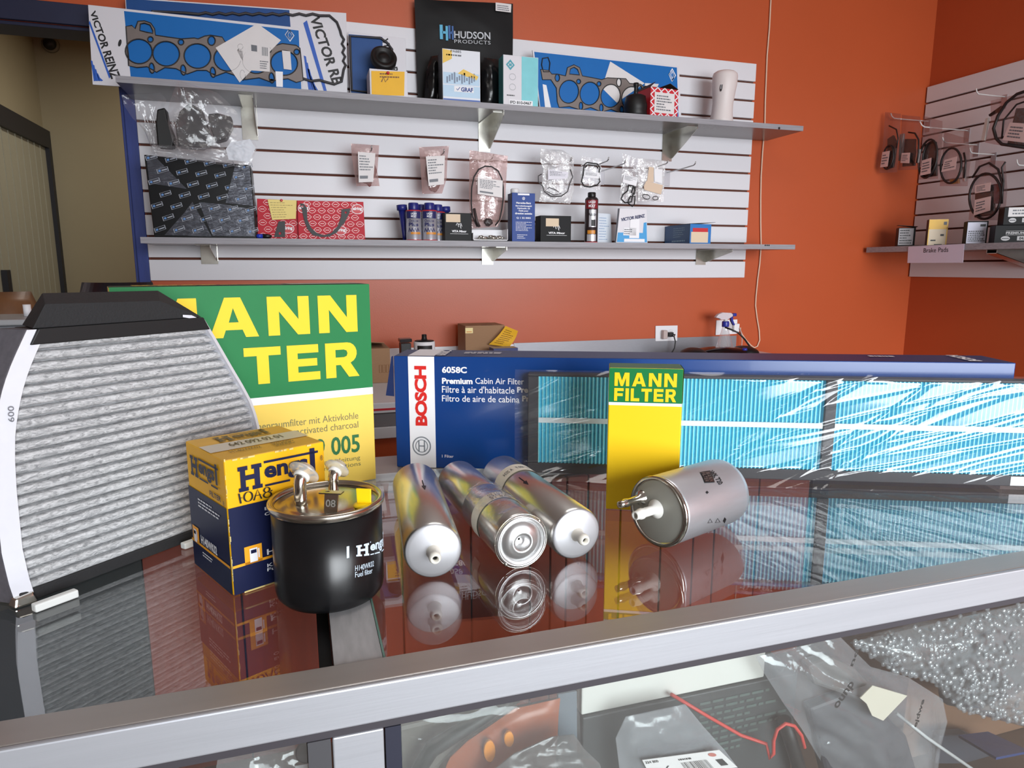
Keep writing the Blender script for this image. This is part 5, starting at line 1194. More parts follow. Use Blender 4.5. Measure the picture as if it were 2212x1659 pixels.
pillow('bag', [(758, 310), (760, 340), (765, 370), (770, 402)], [(819, 314), (817, 345), (815, 370), (820, 402)], Y, .03, PINKF, t, 3, .004)
lump(MB(), V((0, 0, 0)), 1, 1, 1, 1); mb = MB(); lump(mb, onY(793, 365, Y), .030, .010, .055, 2); obj('inner_part', mb, mat('reddish_part', (130, 80, 76), .5), t)
blabel(t, [(775, 394), (806, 393), (811, 331), (773, 328)], Y - .026, 31)
t = thing('parts_bag', 'pink parts bag with white label hanging on the slatwall, second from left', 'bag', onY(938, 318, Y), 'parts bags hanging on the back slatwall')
pillow('bag', [(905, 318), (908, 350), (910, 385), (912, 419)], [(970, 315), (966, 350), (965, 385), (955, 418)], Y, .03, PINKF, t, 6, .004)
mb = MB(); lump(mb, onY(938, 375, Y), .032, .010, .060, 5); obj('inner_part', mb, MATS['reddish_part'], t)
blabel(t, [(926, 402), (959, 398), (961, 336), (920, 338)], Y - .026, 32)
Y = 2.50
t = thing('parts_bag', 'large pink parts bag with a black cable loop hanging above the lower shelf', 'bag', onY(1052, 330, Y), 'parts bags hanging on the back slatwall')
pillow('bag', [(1014, 324), (1014, 370), (1013, 420), (1015, 460), (1016, 494)], [(1097, 337), (1094, 380), (1092, 420), (1088, 460), (1075, 490)], Y, .03, PINKF, t, 9, .006)
mb = MB(); mb.tube([onY(x, y, Y - .022) for x, y in ((1031, 490), (1021, 468), (1018, 440), (1019, 405), (1024, 382), (1034, 366), (1048, 359), (1062, 360), (1076, 369), (1084, 386), (1087, 405), (1087, 430), (1084, 452), (1079, 475), (1070, 487))], .0026, 8); obj('cable_loop', mb, RUBBER, t)
mb = MB(); mb.tube([onY(1024, 450, Y - .02), onY(1030, 478, Y - .02), onY(1036, 490, Y - .02)], .0052, 8); lump(mb, onY(1055, 480, Y - .018), .016, .006, .014, 5); obj('cable_end', mb, mat('dark_connector', (56, 46, 46), .4), t)
blabel(t, [(1032, 419), (1085, 427), (1086, 390), (1032, 383)], Y - .026, 33)
# g  tray of metal clips on the shelf
Y = 2.475; c = onY(1060, 515, Y); c.z = LZ
t = thing('clip_tray', 'small white tray of shiny metal clips on the lower shelf under the cable bag', 'tray', c + V((0, .04, 0)))
x0, x1 = onY(1022, 500, Y).x, onY(1097, 500, Y).x
mb = MB(); mb.box(x0, Y, LZ, x1, Y + .07, LZ + .003); mb.box(x0, Y + .068, LZ, x1, Y + .07, LZ + .045); mb.box(x0, Y, LZ, x0 + .002, Y + .07, LZ + .03); mb.box(x1 - .002, Y, LZ, x1, Y + .07, LZ + .045); mb.box(x0, Y, LZ, x1, Y + .0015, LZ + .006); obj('tray', mb, WHITE, t)
r = random.Random(4); mb = MB()
for k in range(26): lump(mb, V((x0 + .03 + r.random() * (x1 - x0 - .045), Y + .015 + r.random() * .035, LZ + .0095 + r.random() * .010)), .010, .006, .005, k, .3, 5)
o = obj('metal_clips', mb, CHROME, t); o['kind'] = 'stuff'
# h  blue oil tin
TINB = mat('blue_oil_tin', (22, 62, 140), .4, spec=.25)
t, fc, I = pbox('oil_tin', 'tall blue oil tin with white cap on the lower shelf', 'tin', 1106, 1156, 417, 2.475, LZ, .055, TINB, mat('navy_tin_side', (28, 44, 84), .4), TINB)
f = fc['front']; tp_ = fc['top']; c = tp_(.22, .5)
obj('cap', MB().lathe([(.014, 0), (.0165, .002), (.0165, .014), (.014, .017)], c, n=28), mat('white_cap', (226, 226, 228), .4), t)
mb = MB(); ribbon(mb, ell(.5, .89, .055, .026, 18), .010, f, 0, True)
for an in (90, 210, 330): ribbon(mb, [(.5, .89), (.5 + .05 * math.cos(math.radians(an)), .89 + .024 * math.sin(math.radians(an)))], .012, f)
for s, y0, w_ in (('Mercedes-Benz', .80, .64), ('Servolenkungsöl', .735, .70), ('Hydraulic oil', .685, .54), ('Huile pour', .635, .42), ('direction assistée', .585, .74), ('Q 1 32 0001', .49, .62)): text(mb, s, sub(f, .5 - w_ / 2, y0 - .022, .5 + w_ / 2, y0 + .018), .03)
for k, (s, w_) in enumerate((('0.5 l', .4), ('0.6 qt', .3))): pass
lines(mb, sub(f, .16, .22, .86, .42), 7, seed=15, h=.3); lines(mb, sub(f, .22, .06, .78, .16), 3, seed=17, h=.3)
obj('lettering', mb, WHITE, t)
mb = MB(); rect(mb, sub(f, .25, .955, .75, .99)); obj('white_flash', mb, WHITE, t)
# j  slim red and black additive can
r_ = .0255; c = onY(1276.5, 519, 2.49); c.z = LZ; H = onY(1276, 426, 2.49).z - LZ
t = thing('additive_can', 'slim additive can in black and red with black cap on the lower shelf', 'can', c)
obj('can', MB().lathe([(r_ - .001, .001), (r_ + .0005, .002), (r_, .004), (r_, H - .008), (r_ - .006, H - .001)], c, n=40), mat('dark_can_print', (58, 48, 50), .3, .4), t)
obj('rim', MB().lathe([(r_ + .0003, 0), (r_ + .0008, .0015), (r_ + .0003, .003)], c, n=40), RED, t)
obj('cap', MB().lathe([(.013, H - .003), (.0155, H), (.0155, H + .016), (.013, H + .018)], c, n=28), BLACKP, t)
d = (_C - c); a0 = math.atan2(d.x, -d.y); w = lambda s: (lambda u, v: Round(c, UP, r_, s)(a0 - 1.1 + 2.2 * u, v * H))
mb = MB(); rect(mb, sub(w(.0005), 0, .74, 1, .93), 0, 10); obj('red_panel', mb, mat('dark_red_print', (132, 30, 40), .35), t)
mb = MB(); rect(mb, sub(w(.0005), .34, .34, .86, .72), 0, 8); rect(mb, sub(w(.0005), .20, .03, .86, .18), 0, 8); obj('silver_panel', mb, mat('light_silver_print', (206, 206, 212), .3, .4), t)
mb = MB(); rect(mb, sub(w(.0005), .24, .19, .80, .27), 0, 8); obj('orange_panel', mb, ORG, t)
mb = MB(); text(mb, 'LIQUI', sub(w(.001), .30, .85, .76, .91), .03); text(mb, 'MOLY', sub(w(.001), .30, .77, .76, .83), .03); obj('white_lettering', mb, WHITE, t)
mb = MB(); text(mb, 'Additiv', sub(w(.001), .30, .58, .84, .65), .02); rect(mb, sub(w(.001), .50, .36, .80, .50), 0, 4); obj('lettering', mb, INK, t)
# k  white printed packet, l  stack of gasket sachets
t, fm = slab('paper_packet', 'white printed packet standing right of the slim additive can', 'packet', [(1290, 519), (1322, 520), (1319, 462), (1292, 460)], 2.53, .012, mat('white_packet', (214, 220, 230), .4), LZ)
mb = MB(); lines(mb, sub(fm(1), .1, .1, .9, .9), 9, seed=41, h=.22); obj('packet_print', mb, mat('blue_grey_print', (120, 150, 190), .5), t)
t, fm = slab('gasket_pack', 'white and blue gasket sachet at the front of its stack, lower shelf right', 'gasket pack', [(1331, 520), (1399, 521), (1397, 452), (1339, 450)], 2.465, .006, CARDW, LZ, group='gasket sachets on the lower shelf')
f = fm(1); mb = MB(); rect(mb, sub(f, .02, .02, .98, .30)); mb.add([f(.85, .3), f(.98, .3), f(.98, .62), f(.88, .6)], [(0, 1, 2, 3)]); obj('blue_print', mb, mat('cyan_blue_print', (60, 156, 216), .4), t)
mb = MB(); f2 = fm(2); text(mb, 'VICTOR REINZ', (lambda u, v: f2(.08 + .84 * u, .62 + .14 * u + .10 * v)), .035); obj('lettering', mb, mat('navy_ink', (34, 42, 90), .4), t)
mb = MB(); rect(mb, sub(f2, .40, .14, .72, .70)); rect(mb, sub(f2, .20, .22, .62, .44)); rect(mb, sub(f2, .24, .03, .90, .12)); obj('paper_label', mb, WHITE, t)
mb = MB(); lines(mb, sub(fm(3), .22, .24, .6, .42), 3, seed=8); obj('label_print', mb, GREYINK, t)
for k in range(4):
    t2, fm2 = slab('gasket_pack', 'gasket sachet %s the front one in the stack, lower shelf right' % ('second, just behind', 'third, behind', 'fourth, further behind', 'last, rearmost behind')[k], 'gasket pack', [(1331 - 2, 520), (1392, 521), (1390, 452 + k), (1336, 450 + k)], 2.476 + .009 * k, .006, mat('grey_sachet', (150 - 10 * k, 156 - 10 * k, 170 - 10 * k), .4), LZ, group='gasket sachets on the lower shelf')
# m  blue carton seen end on
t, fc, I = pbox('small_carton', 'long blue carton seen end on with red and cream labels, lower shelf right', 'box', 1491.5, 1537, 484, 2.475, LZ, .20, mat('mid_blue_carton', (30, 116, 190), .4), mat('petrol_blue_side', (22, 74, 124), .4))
f = fc['front']; mb = MB(); rect(mb, sub(f, .12, .60, .84, .80)); obj('red_label', mb, RED, t); mb = MB(); rect(mb, sub(f, .05, .06, .86, .60)); obj('price_label', mb, TAN, t)
f = fc['left']; mb = MB(); lines(mb, sub(f, .35, .35, .95, .9), 5, seed=9, h=.25); lines(mb, sub(f, .3, .1, .95, .25), 1, seed=10); obj('side_print', mb, mat('pale_petrol_print', (150, 180, 200), .5), t)
a = [fc['top'](0, 1), fc['top'](1, 1), fc['top'](1, 0), fc['top'](0, 0)]
q = fc['top']; mb = MB(); A = [q(0, .9), q(0, 0), q(1.12, -.05), q(1.1, .9)]; A[2] += V((0, 0, .006)); A[3] += V((0, 0, .006)); mb.hexa(A, [k + V((0, 0, .0014)) for k in A]); obj('lid_flap', mb, mat('grey_card_edge', (108, 112, 122), .6), t)
# hanging clear bags at the right
SILV = film('crumpled_silvery_film', haze=.26, hcol=(232, 232, 234), f0=.13, rough=.12, bump=1.0, bscale=55)
CL2 = film('small_clear_bag_film', haze=.12, f0=.07, rough=.1, bump=.5, bscale=50)
GREYT = mat('grey_silver_seal', (70, 68, 70), .4)
Y = 2.53
t = thing('parts_bag', 'crumpled silvery parts bag with a looped seal above the slim black carton', 'bag', onY(1203, 325, Y), 'parts bags hanging on the back slatwall')
pillow('bag', [(1168, 321), (1166, 345), (1174, 365), (1170, 400), (1165, 436)], [(1215, 324), (1240, 340), (1238, 380), (1240, 410), (1232, 440)], Y, .03, SILV, t, 12, .009)
mb = MB(); mb.tube([onY(x, y, Y - .018) for x, y in ((1170, 376), (1163, 380), (1163, 392), (1172, 402), (1176, 414), (1190, 424), (1212, 424), (1226, 414), (1231, 396), (1237, 382), (1232, 366))], .0022, 7); mb.tube([onY(x, y, Y - .020) for x, y in ((1178, 412), (1186, 405), (1200, 410), (1212, 418), (1196, 421))], .0018, 7, closed=True); obj('rubber_seal', mb, GREYT, t)
blabel(t, [(1184, 388), (1226, 386), (1228, 372), (1184, 366)], Y - .024, 44, False, mat('thin_white_label', (224, 222, 232), .5))
Y = 2.55
t = thing('parts_bag', 'small clear bag with a square black frame gasket on the back slatwall', 'bag', onY(1278, 340, Y), 'parts bags hanging on the back slatwall')
pillow('bag', [(1256, 337), (1255, 365), (1253, 406)], [(1300, 343), (1298, 370), (1297, 411)], Y, .01, CL2, t, 15, .003)
mb = MB(); mb.tube([onY(x, y, Y - .010) for x, y in ((1262, 356), (1268, 351), (1290, 354), (1296, 362), (1293, 380), (1296, 392), (1290, 400), (1274, 404), (1262, 402), (1256, 392), (1260, 376))], .0026, 7, closed=True); mb.tube([onY(x, y, Y - .009) for x, y in ((1264, 362), (1270, 356), (1288, 358), (1292, 364))], .0024, 7); obj('frame_gasket', mb, RUBBER, t)
blabel(t, [(1262, 383), (1294, 386), (1295, 373), (1262, 370)], Y - .014, 45, False, WHITE)
t = thing('parts_bag', 'clear bag with a black waterpump gasket, left of the two hanging at the right', 'bag', onY(1365, 335, 2.52), 'parts bags hanging on the back slatwall')
Y = 2.52
pillow('bag', [(1345, 331), (1344, 370), (1338, 438)], [(1384, 344), (1380, 390), (1374, 440)], Y, .012, CL2, t, 18, .004)
mb = MB()
for l in (((1358, 400), (1356, 412), (1346, 420), (1342, 430), (1350, 438), (1364, 436), (1366, 424), (1372, 412), (1368, 402)), ((1358, 432), (1362, 424), (1372, 424), (1371, 440), (1366, 446), (1356, 438)), ((1368, 402), (1372, 404), (1370, 420), (1364, 416))): mb.tube([onY(x, y, Y - .010) for x, y in l], .0028, 7, closed=True)
obj('flat_gasket', mb, RUBBER, t)
blabel(t, [(1345, 394), (1374, 402), (1378, 384), (1348, 376)], Y - .014, 46, False, WHITE)
t = thing('parts_bag', 'clear parts bag with a beige card, rightmost bag hanging on the back slatwall', 'bag', onY(1410, 345, 2.535), 'parts bags hanging on the back slatwall')
Y = 2.535
pillow('bag', [(1378, 342), (1379, 380), (1378, 434)], [(1438, 347), (1435, 390), (1433, 436)], Y, .02, SILV, t, 21, .006)
mb = MB(); pplate(mb, [[(1391, 402), (1396, 391), (1432, 400), (1428, 420), (1392, 410)]], Y - .016, .0008); pplate(mb, [[(1398, 392), (1402, 360), (1412, 362), (1412, 394)]], Y - .014, .0008); obj('beige_card', mb, mat('beige_card', (218, 194, 170), .6), t)
mb = MB(); pplate(mb, [[(1414, 392), (1413, 364), (1431, 366), (1430, 396)]], Y - .015, .0006); obj('paper_label', mb, WHITE, t)
mb = MB(); mb.tube([onY(x, y, Y - .016) for x, y in ell(1396, 425, 8, 5, 14, .3)], .0018, 6, closed=True); mb.tube([onY(x, y, Y - .016) for x, y in ell(1416, 428, 6, 4, 14)], .0018, 6, closed=True); obj('seal_rings', mb, GREYT, t)

# ================================================================== the right wall: pegs, bagged sensors, boxes
def rhook(base, tip, label):
    b0 = onX(*base, XR - .021); L = b0.x - onY(tip[0], tip[1], b0.y).x; L = min(max(L, .05), .30)
    t = thing('peg_hook', label, 'hook', b0, 'pegs on the right slatwall')
    pts = [b0, b0 + V((-L * .6, 0, 0)), b0 + V((-L * .90, 0, .001)), b0 + V((-L * .96, 0, .008)), b0 + V((-L, 0, .022))]
    obj('wire', MB().tube(pts, .0027, 8), mat('white_hook_wire', (214, 210, 208), .4), t)
    obj('back_plate', MB().box(XR - .0215, b0.y - .012, b0.z - .05, XR - .0203, b0.y + .012, b0.z + .008), MATS['hook_plate'], t)
rhook((2005, 262), (1924, 246), 'white peg hook on the right slatwall holding the bags nearest the corner')
rhook((2090, 282), (1988, 256), 'white peg hook on the right slatwall, long and bare wire above the ringed sensors')
rhook((2110, 313), (2035, 304), 'white peg hook on the right slatwall, middle one above the oval cable')
rhook((2147, 334), (2094, 327), 'white peg hook on the right slatwall above the lower round cable')
rhook((2170, 209), (2108, 194), 'white peg hook on the right slatwall, the topmost one')
rhook((2250, 360), (2196, 347), 'white peg hook on the right slatwall cut by the right picture edge')
PKL = mat('pinkish_label', (216, 192, 190), .6)
def sensor(label, X, L_, R_, loops, lab=None, lab2=None, parts=(), seed=0, film_=None):
    mp = lambda x, y: onX(x, y, X); N_ = V((-1, 0, 0)); t = thing('sensor_bag', label, 'bag', mp((L_[0][0] + R_[0][0]) / 2, L_[0][1]), 'bagged sensors on the right slatwall')
    pillow('bag', L_, R_, 0, .016, film_ or BROWNF, t, seed, .004, 12, 14, 0, (mp, N_))
    if loops:
        mb = MB()
        for pts, r, cl in loops: mb.tube([mp(x, y) + N_ * .010 for x, y in pts], r, 7, closed=cl)
        obj('sensor_cable', mb, mat('brownish_black_cable', (30, 22, 22), .45), t)
    for nm, pts, m in parts:
        mb = MB(); mb.plate([pts], lambda x, y: mp(x, y) + N_ * .004, V((.010, 0, 0))); obj(nm, mb, m, t, bevel=.002)
    for q in (lab, lab2):
        if not q: continue
        f = bil(*[mp(x, y) + N_ * .016 for x, y in q]); mb = MB(); P = [f(0, 0), f(1, 0), f(1, 1), f(0, 1)]; mb.hexa(P, [p + V((.0006, 0, 0)) for p in P]); o = obj('paper_label', mb, PKL, t)
        mb = MB(); lines(mb, sub(lift(f, V((-.0008, 0, 0))), .12, .15, .9, .85), 4, seed=seed + 3); obj('label_print', mb, GREYINK, o)
DKB = mat('dark_sensor_body', (36, 28, 28), .4)
SILT = mat('silver_sensor_tube', (170, 160, 158), .35, .5)
sensor('bagged sensor with pink label on the right slatwall, nearest the wall corner', 2.66, [(1912, 242), (1908, 300), (1900, 374)], [(1946, 246), (1944, 300), (1938, 372)], [([(1924, 272), (1940, 280), (1944, 300), (1940, 320)], .003, False), (ell(1922, 340, 11, 26, 18, .15), .004, True)], [(1907, 362), (1923, 360), (1928, 326), (1912, 329)], None, [('sensor_body', [(1918, 300), (1930, 292), (1938, 310), (1930, 362), (1916, 366)], DKB)], 1)
sensor('bagged sensor with a silver tube and grey label, second from the wall corner', 2.68, [(1948, 248), (1946, 300), (1940, 368)], [(1988, 252), (1990, 300), (1984, 366)], [([(1966, 286), (1980, 288), (1988, 302), (1988, 330), (1984, 352)], .0035, False)], [(1951, 352), (1970, 353), (1972, 330), (1954, 331)], None, [('silver_tube', [(1945, 290), (1953, 288), (1950, 345), (1942, 348)], SILT), ('sensor_body', [(1956, 300), (1978, 300), (1976, 358), (1950, 360)], DKB), ('silver_tube', [(1981, 322), (1988, 322), (1984, 352), (1977, 352)], SILT)], 2)
sensor('bagged looped sensor cable with pink label, third from the wall corner', 2.70, [(1994, 250), (1990, 310), (1984, 388)], [(2036, 262), (2034, 320), (2026, 386)], [(ell(2008, 343, 19, 42, 24, .18), .0045, True), (ell(2012, 336, 14, 30, 20, .18), .004, True)], [(1993, 380), (2016, 375), (2018, 341), (1998, 347)], None, [('sensor_body', [(1998, 312), (2022, 306), (2024, 380), (1994, 384)], DKB)], 3)
sensor('bagged oval sensor cable with plugs at its foot, fourth from the wall corner', 2.72, [(2040, 285), (2036, 340), (2030, 402)], [(2092, 300), (2096, 350), (2090, 402)], [(ell(2058, 358, 22, 38, 26, .12), .0045, True), ([(2086, 330), (2090, 350), (2086, 385)], .004, False)], [(2039, 372), (2070, 366), (2074, 338), (2046, 346)], None, [('plug', [(2052, 388), (2072, 386), (2072, 396), (2054, 398)], mat('amber_plug', (170, 120, 70), .4)), ('silver_tube', [(2080, 360), (2086, 360), (2086, 392), (2080, 392)], SILT)], 4)
sensor('bagged large round sensor cable with two labels above the black boxes', 2.74, [(2108, 345), (2100, 410), (2092, 475)], [(2172, 348), (2176, 410), (2170, 476)], [(ell(2132, 424, 34, 49, 30, .1), .005, True), ([(2104, 384), (2120, 360), (2140, 352), (2160, 366), (2170, 400), (2168, 440)], .0045, False), ([(2176, 350), (2168, 362), (2172, 392), (2170, 414)], .0035, False)], [(2109, 466), (2145, 455), (2147, 424), (2112, 432)], [(2112, 418), (2145, 413), (2147, 394), (2112, 401)], [('sensor_body', [(2108, 404), (2150, 398), (2148, 464), (2106, 470)], DKB), ('red_clip', [(2146, 398), (2162, 396), (2160, 440), (2147, 440)], mat('dull_red_plastic', (120, 40, 48), .5))], 5)
sensor('bagged heavy sensor cable with big pink label at the right picture edge', 2.72, [(2140, 218), (2140, 262), (2128, 308)], [(2250, 190), (2250, 260), (2250, 330)], [([(2240, 190), (2200, 204), (2178, 222), (2160, 250), (2150, 278), (2156, 300), (2168, 312), (2240, 322)], .006, False), ([(2240, 212), (2200, 226), (2172, 260), (2168, 300)], .0035, False)], [(2172, 303), (2230, 310), (2232, 268), (2188, 265)], None, [('sensor_body', [(2196, 234), (2245, 232), (2245, 318), (2176, 314)], DKB), ('hook_tab', [(2136, 248), (2164, 228), (2160, 240), (2138, 252)], RUBBER), ('silver_tube', [(2130, 256), (2136, 254), (2128, 304), (2120, 304)], mat('pale_tube', (196, 186, 180), .4))], 6)
# boxes on the right shelf
XDB = V((.80, -.60, 0))
def rbox(label, xl, xr, yt, X, d, mf, ms=None, mt=None, zb=None, group=None):
    zb = zb if zb is not None else RST + .0004
    p0 = onX(xl, 520, X); p0.z = zb; pl_ = Flat(p0, XDB, UP, 0); w = pl_.pix(xr, yt)[0]; h = pl_.pix(xl, yt)[1]
    return carton('small_carton', label, 'box', p0, p0 + XDB * w, h, d, mf, ms, mt, group=group)
BKS = mat('brown_black_carton_side', (58, 36, 32), .5)
t, fc, I = rbox('small black box with grey label and lifted lid, on the right shelf nearest the corner', 1939, 1979, 492, 2.655, .06, BVC, BKS, BKS)
f = fc['front']; off = -I['n'] * -.0005; mb = MB(); rect(mb, sub(lift(f, I['n'] * .0005), .03, .08, .88, .96)); obj('paper_label', mb, mat('grey_label', (170, 166, 170), .5), t); mb = MB(); lines(mb, sub(lift(f, I['n'] * .001), .1, .12, .8, .92), 6, seed=5); obj('label_print', mb, INK, t)
a = fc['top']; A = [a(0, 1), a(0, .1), a(1.1, 0), a(1.1, .9)]; A[2] += V((0, 0, .003)); A[1] += V((0, 0, .010)); A[0] += V((0, 0, .012)); mb = MB(); mb.hexa(A, [k + V((0, 0, .0014)) for k in A]); obj('lid_flap', mb, BKS, t)
t, fc, I = rbox('yellow and cream brake pad box standing on the right shelf above the paper sign', 2003, 2050, 474, 2.66, .045, mat('cream_carton', (224, 206, 178), .45), BKS)
f = fc['front']; mb = MB(); rect(mb, sub(f, .01, .62, .99, .99)); rect(mb, sub(f, .0, .0, .05, .7)); rect(mb, sub(f, .93, .0, .99, .7)); obj('yellow_panel', mb, mat('golden_print', (238, 186, 46), .4), t)
mb = MB(); rect(mb, sub(lift(f, I['n'] * .0005), .64, .36, .82, .43)); rect(mb, sub(lift(f, I['n'] * .0005), .16, .17, .42, .22)); rect(mb, sub(lift(f, I['n'] * .0005), .36, .01, .76, .05)); obj('dark_marks', mb, INK, t); mb = MB(); rect(mb, sub(lift(f, I['n'] * .0005), .76, .78, .92, .90)); obj('grey_mark', mb, GREYINK, t)
t, fc, I = rbox('black box with a large white label, third box on the right shelf', 2086, 2136, 478, 2.66, .055, BVC, BVC)
f = fc['front']; mb = MB(); rect(mb, sub(f, .02, .03, .93, .95)); obj('paper_label', mb, mat('bluish_label', (206, 206, 222), .5), t); mb = MB(); f2 = lift(f, I['n'] * .0005); lines(mb, sub(f2, .08, .1, .9, .6), 6, seed=6); rect(mb, sub(f2, .62, .76, .88, .86)); obj('label_print', mb, INK, t)
ZB = None
for k, (lab, xl, yt, X) in enumerate((('black lettered brake pad box at the bottom of the stack by the right picture edge', 2147, 487, 2.66), ('black lettered brake pad box on top of its twin with a white card on it', 2162, 448, 2.675))):
    t, fc, I = rbox(lab, xl, 2262, yt, X, .07, BVC, BVC, None, ZB, 'black brake pad boxes')
    f = fc['front']; mb = MB(); hgt = 1
    if k == 0: text(mb, 'PREMIUM CERAMIC', sub(f, .22, .50, .98, .62), .03); rect(mb, sub(f, .22, .44, .98, .46)); rect(mb, sub(f, .22, .66, .9, .68))
    rect(mb, sub(f, .45, .14, .80, .38))
    e_ = ell(.22, .26, .09, .13, 18); mb.add([f(*q) for q in e_], [tuple(range(18))]); obj('white_lettering', mb, mat('grey_white_print', (196, 194, 196), .5), t)
    mb = MB(); f2 = lift(f, I['n'] * .0005); text(mb, '04.1734', sub(f2, .49, .18, .76, .34), .04); rect(mb, sub(f2, .15, .24, .29, .28)); obj('label_print', mb, INK, t)
    if k: mb = MB(); rect(mb, sub(f2, .10, .46, .97, .98)); obj('white_card', mb, PAPER, t); mb = MB(); lines(mb, sub(lift(f, I['n'] * .001), .2, .55, .9, .9), 2, seed=2); obj('label_print', mb, GREYINK, t)
    ZB = fc['top'](0, 0).z

# ================================================================== wall cable, outlets, bench things
CAB = mat('white_cable', (226, 196, 172), .5)
P_ = [(1668, -30), (1665, 0), (1662, 60), (1657, 120), (1655, 170), (1653, 220), (1652, 270), (1647, 330), (1644, 380), (1643, 430), (1643, 480), (1644, 530), (1641, 570), (1637, 600), (1633, 640), (1632, 660), (1635, 685), (1640, 715), (1641, 735), (1636, 748), (1629, 751), (1622, 746), (1612, 735), (1604, 724), (1599, 714), (1596, 708)]
pts = [onY(x, y, YB - .006) for x, y in P_]; pts[-1].y -= .012
t = thing('wall_cable', 'thin white cable hanging down the orange wall and looping into the right outlet', 'cable', pts[8]); obj('cable', MB().tube(pts, .0032, 8), CAB, t)
def outlet(q, label):
    Yp = YB - .0065; a = pq(q, Yp); t = thing('wall_outlet', label, 'outlet', (a[0] + a[2]) / 2); mb = MB(); mb.hexa(a, [p + V((0, .0055, 0)) for p in a]); obj('plate', mb, WHITE, t, bevel=.001)
    return t, bil(a[0], a[1], a[2], a[3], V((0, -.0006, 0)))
t, f = outlet([(1416, 737), (1463, 736), (1464, 703), (1416.5, 704)], 'white double outlet on the orange wall with a black plug in it')
for u0 in (.20, .56):
    mb = MB(); e = ell(u0 + .13, .5, .13, .26, 20); mb.add([f(*q) for q in e] + [f(*q) + V((0, -.0015, 0)) for q in e], [tuple(range(20, 40))] + [(i, (i + 1) % 20, (i + 1) % 20 + 20, i + 20) for i in range(20)]); o = obj('socket', mb, mat('socket_white', (232, 230, 232), .4), t)
    mb = MB(); f2 = lift(f, V((0, -.0021, 0)))
    for s in (-.04, .04): rect(mb, sub(f2, u0 + .13 + s - .008, .5, u0 + .13 + s + .008, .62))
    rect(mb, sub(f2, u0 + .115, .32, u0 + .145, .38)); obj('slots', mb, INK, o)
c = f(.34, .46); tt = thing('phone_adapter', 'small beige power adapter plugged into the left outlet', 'adapter', c); obj('body', MB().box(c.x - .012, c.y - .026, c.z - .020, c.x + .009, c.y - .0025, c.z + .018), mat('beige_adapter', (196, 180, 176), .4), tt, bevel=.003)
pl_ = f(.60, .44); pts = [pl_ + V((0, -.020, 0)), pl_ + V((.016, -.026, 0)), onY(1456, 727, YB - .05), onY(1459, 738, YB - .05), onY(1457, 752, YB - .05), onY(1450, 764, YB - .05), onY(1442, 780, YB - .06)]
tt = thing('power_cord', 'black power cord plugged into the left outlet and hanging behind the blue box', 'cord', pl_); obj('plug', MB().box(pl_.x - .011, pl_.y - .024, pl_.z - .010, pl_.x + .011, pl_.y - .0025, pl_.z + .010), BLACKP, tt, bevel=.002); obj('cord', MB().tube(pts, .0028, 8), BLACKP, tt)
t, f = outlet([(1546, 724), (1592, 721), (1593, 690), (1548, 692)], 'white outlet on the orange wall behind the spray bottle')
mb = MB(); rect(mb, sub(f, .50, .28, .80, .78)); obj('socket', mb, mat('socket_grey', (200, 192, 194), .4), t)
c = f(.92, .42); tt = thing('phone_adapter', 'small white cube adapter holding the white wall cable', 'adapter', c); obj('body', MB().box(c.x - .018, c.y - .016, c.z - .018, c.x + .010, c.y - .0015, c.z + .020), WHITE, tt, bevel=.002)
# spray bottle
BLU = mat('deep_blue_trigger', (36, 48, 150), .35)
c = onY(1564, 760, 2.58); c.z = bz + .0004; up = lambda y: onY(1564, y, 2.58).z - c.z
t = thing('spray_bottle', 'clear spray bottle with blue collar and trigger on the white bench', 'spray bottle', c)
obj('bottle', MB().lathe([(.036, 0), (.038, .004), (.038, up(752)), (.034, up(745)), (.028, up(733)), (.018, up(718)), (.014, up(708)), (.014, up(704))], c, n=32), film('bottle_plastic', haze=.22, f0=.10, rough=.05), t)
obj('collar', MB().lathe([(.0150, up(706)), (.0155, up(704)), (.0155, up(696)), (.014, up(694))], c, n=28), BLU, t)
obj('neck', MB().lathe([(.009, up(694)), (.008, up(686))], c, n=20), FROST, t)
def pc(pts, Y, th, m, nm, par, bv=.003): q = MB(); pplate(q, [pts], Y - th / 2, th); return obj(nm, q, m, par, bevel=bv)
pc([(1547, 686), (1553, 679), (1562, 675), (1580, 676), (1584, 679), (1584, 683), (1574, 690), (1558, 691), (1555, 688)], 2.58, .020, mat('frosted_head', (214, 204, 210), .3), 'spray_head', t)
pc([(1584, 677), (1592, 676.5), (1592, 683), (1585, 684)], 2.58, .018, BLU, 'nozzle', t); pc([(1579, 684), (1584, 684), (1584, 692), (1588, 702), (1585, 703), (1580, 694)], 2.58, .012, BLU, 'trigger', t, .001)
# black device with a soft domed top and its cord
DEV = mat('glossy_black_case', (18, 16, 20), .15)
x0, x1 = onY(1478, 765, 2.44).x, onY(1628, 765, 2.44).x; xm = (x0 + x1) / 2; hw_ = (x1 - x0) / 2; zt = onY(1550, 749, 2.44).z
t = thing('desk_device', 'low glossy black device with padded ends on the white bench', 'device', (xm, 2.44, bz))
def dome(u, v): a_ = 2 * u - 1; b_ = 2 * v - 1; return V((xm + a_ * hw_ * .75, 2.44 + b_ * .07, bz + .02 + (zt - bz - .02) * (1 - .35 * a_ * a_) * (1 - b_ ** 4)))
mb = MB(); mb.grid(dome, 20, 12); mb.box(xm - hw_ * .75, 2.37, bz + .0004, xm + hw_ * .75, 2.51, bz + .0202); obj('case', mb, DEV, t)
for s in (-1, 1): mb = MB(); lump(mb, V((xm + s * hw_ * .72, 2.44, bz + (zt - bz) * .5 + .0006)), hw_ * .30, .075, (zt - bz) * .48, 3, .04); obj('padded_end', mb, RUBBER, t)
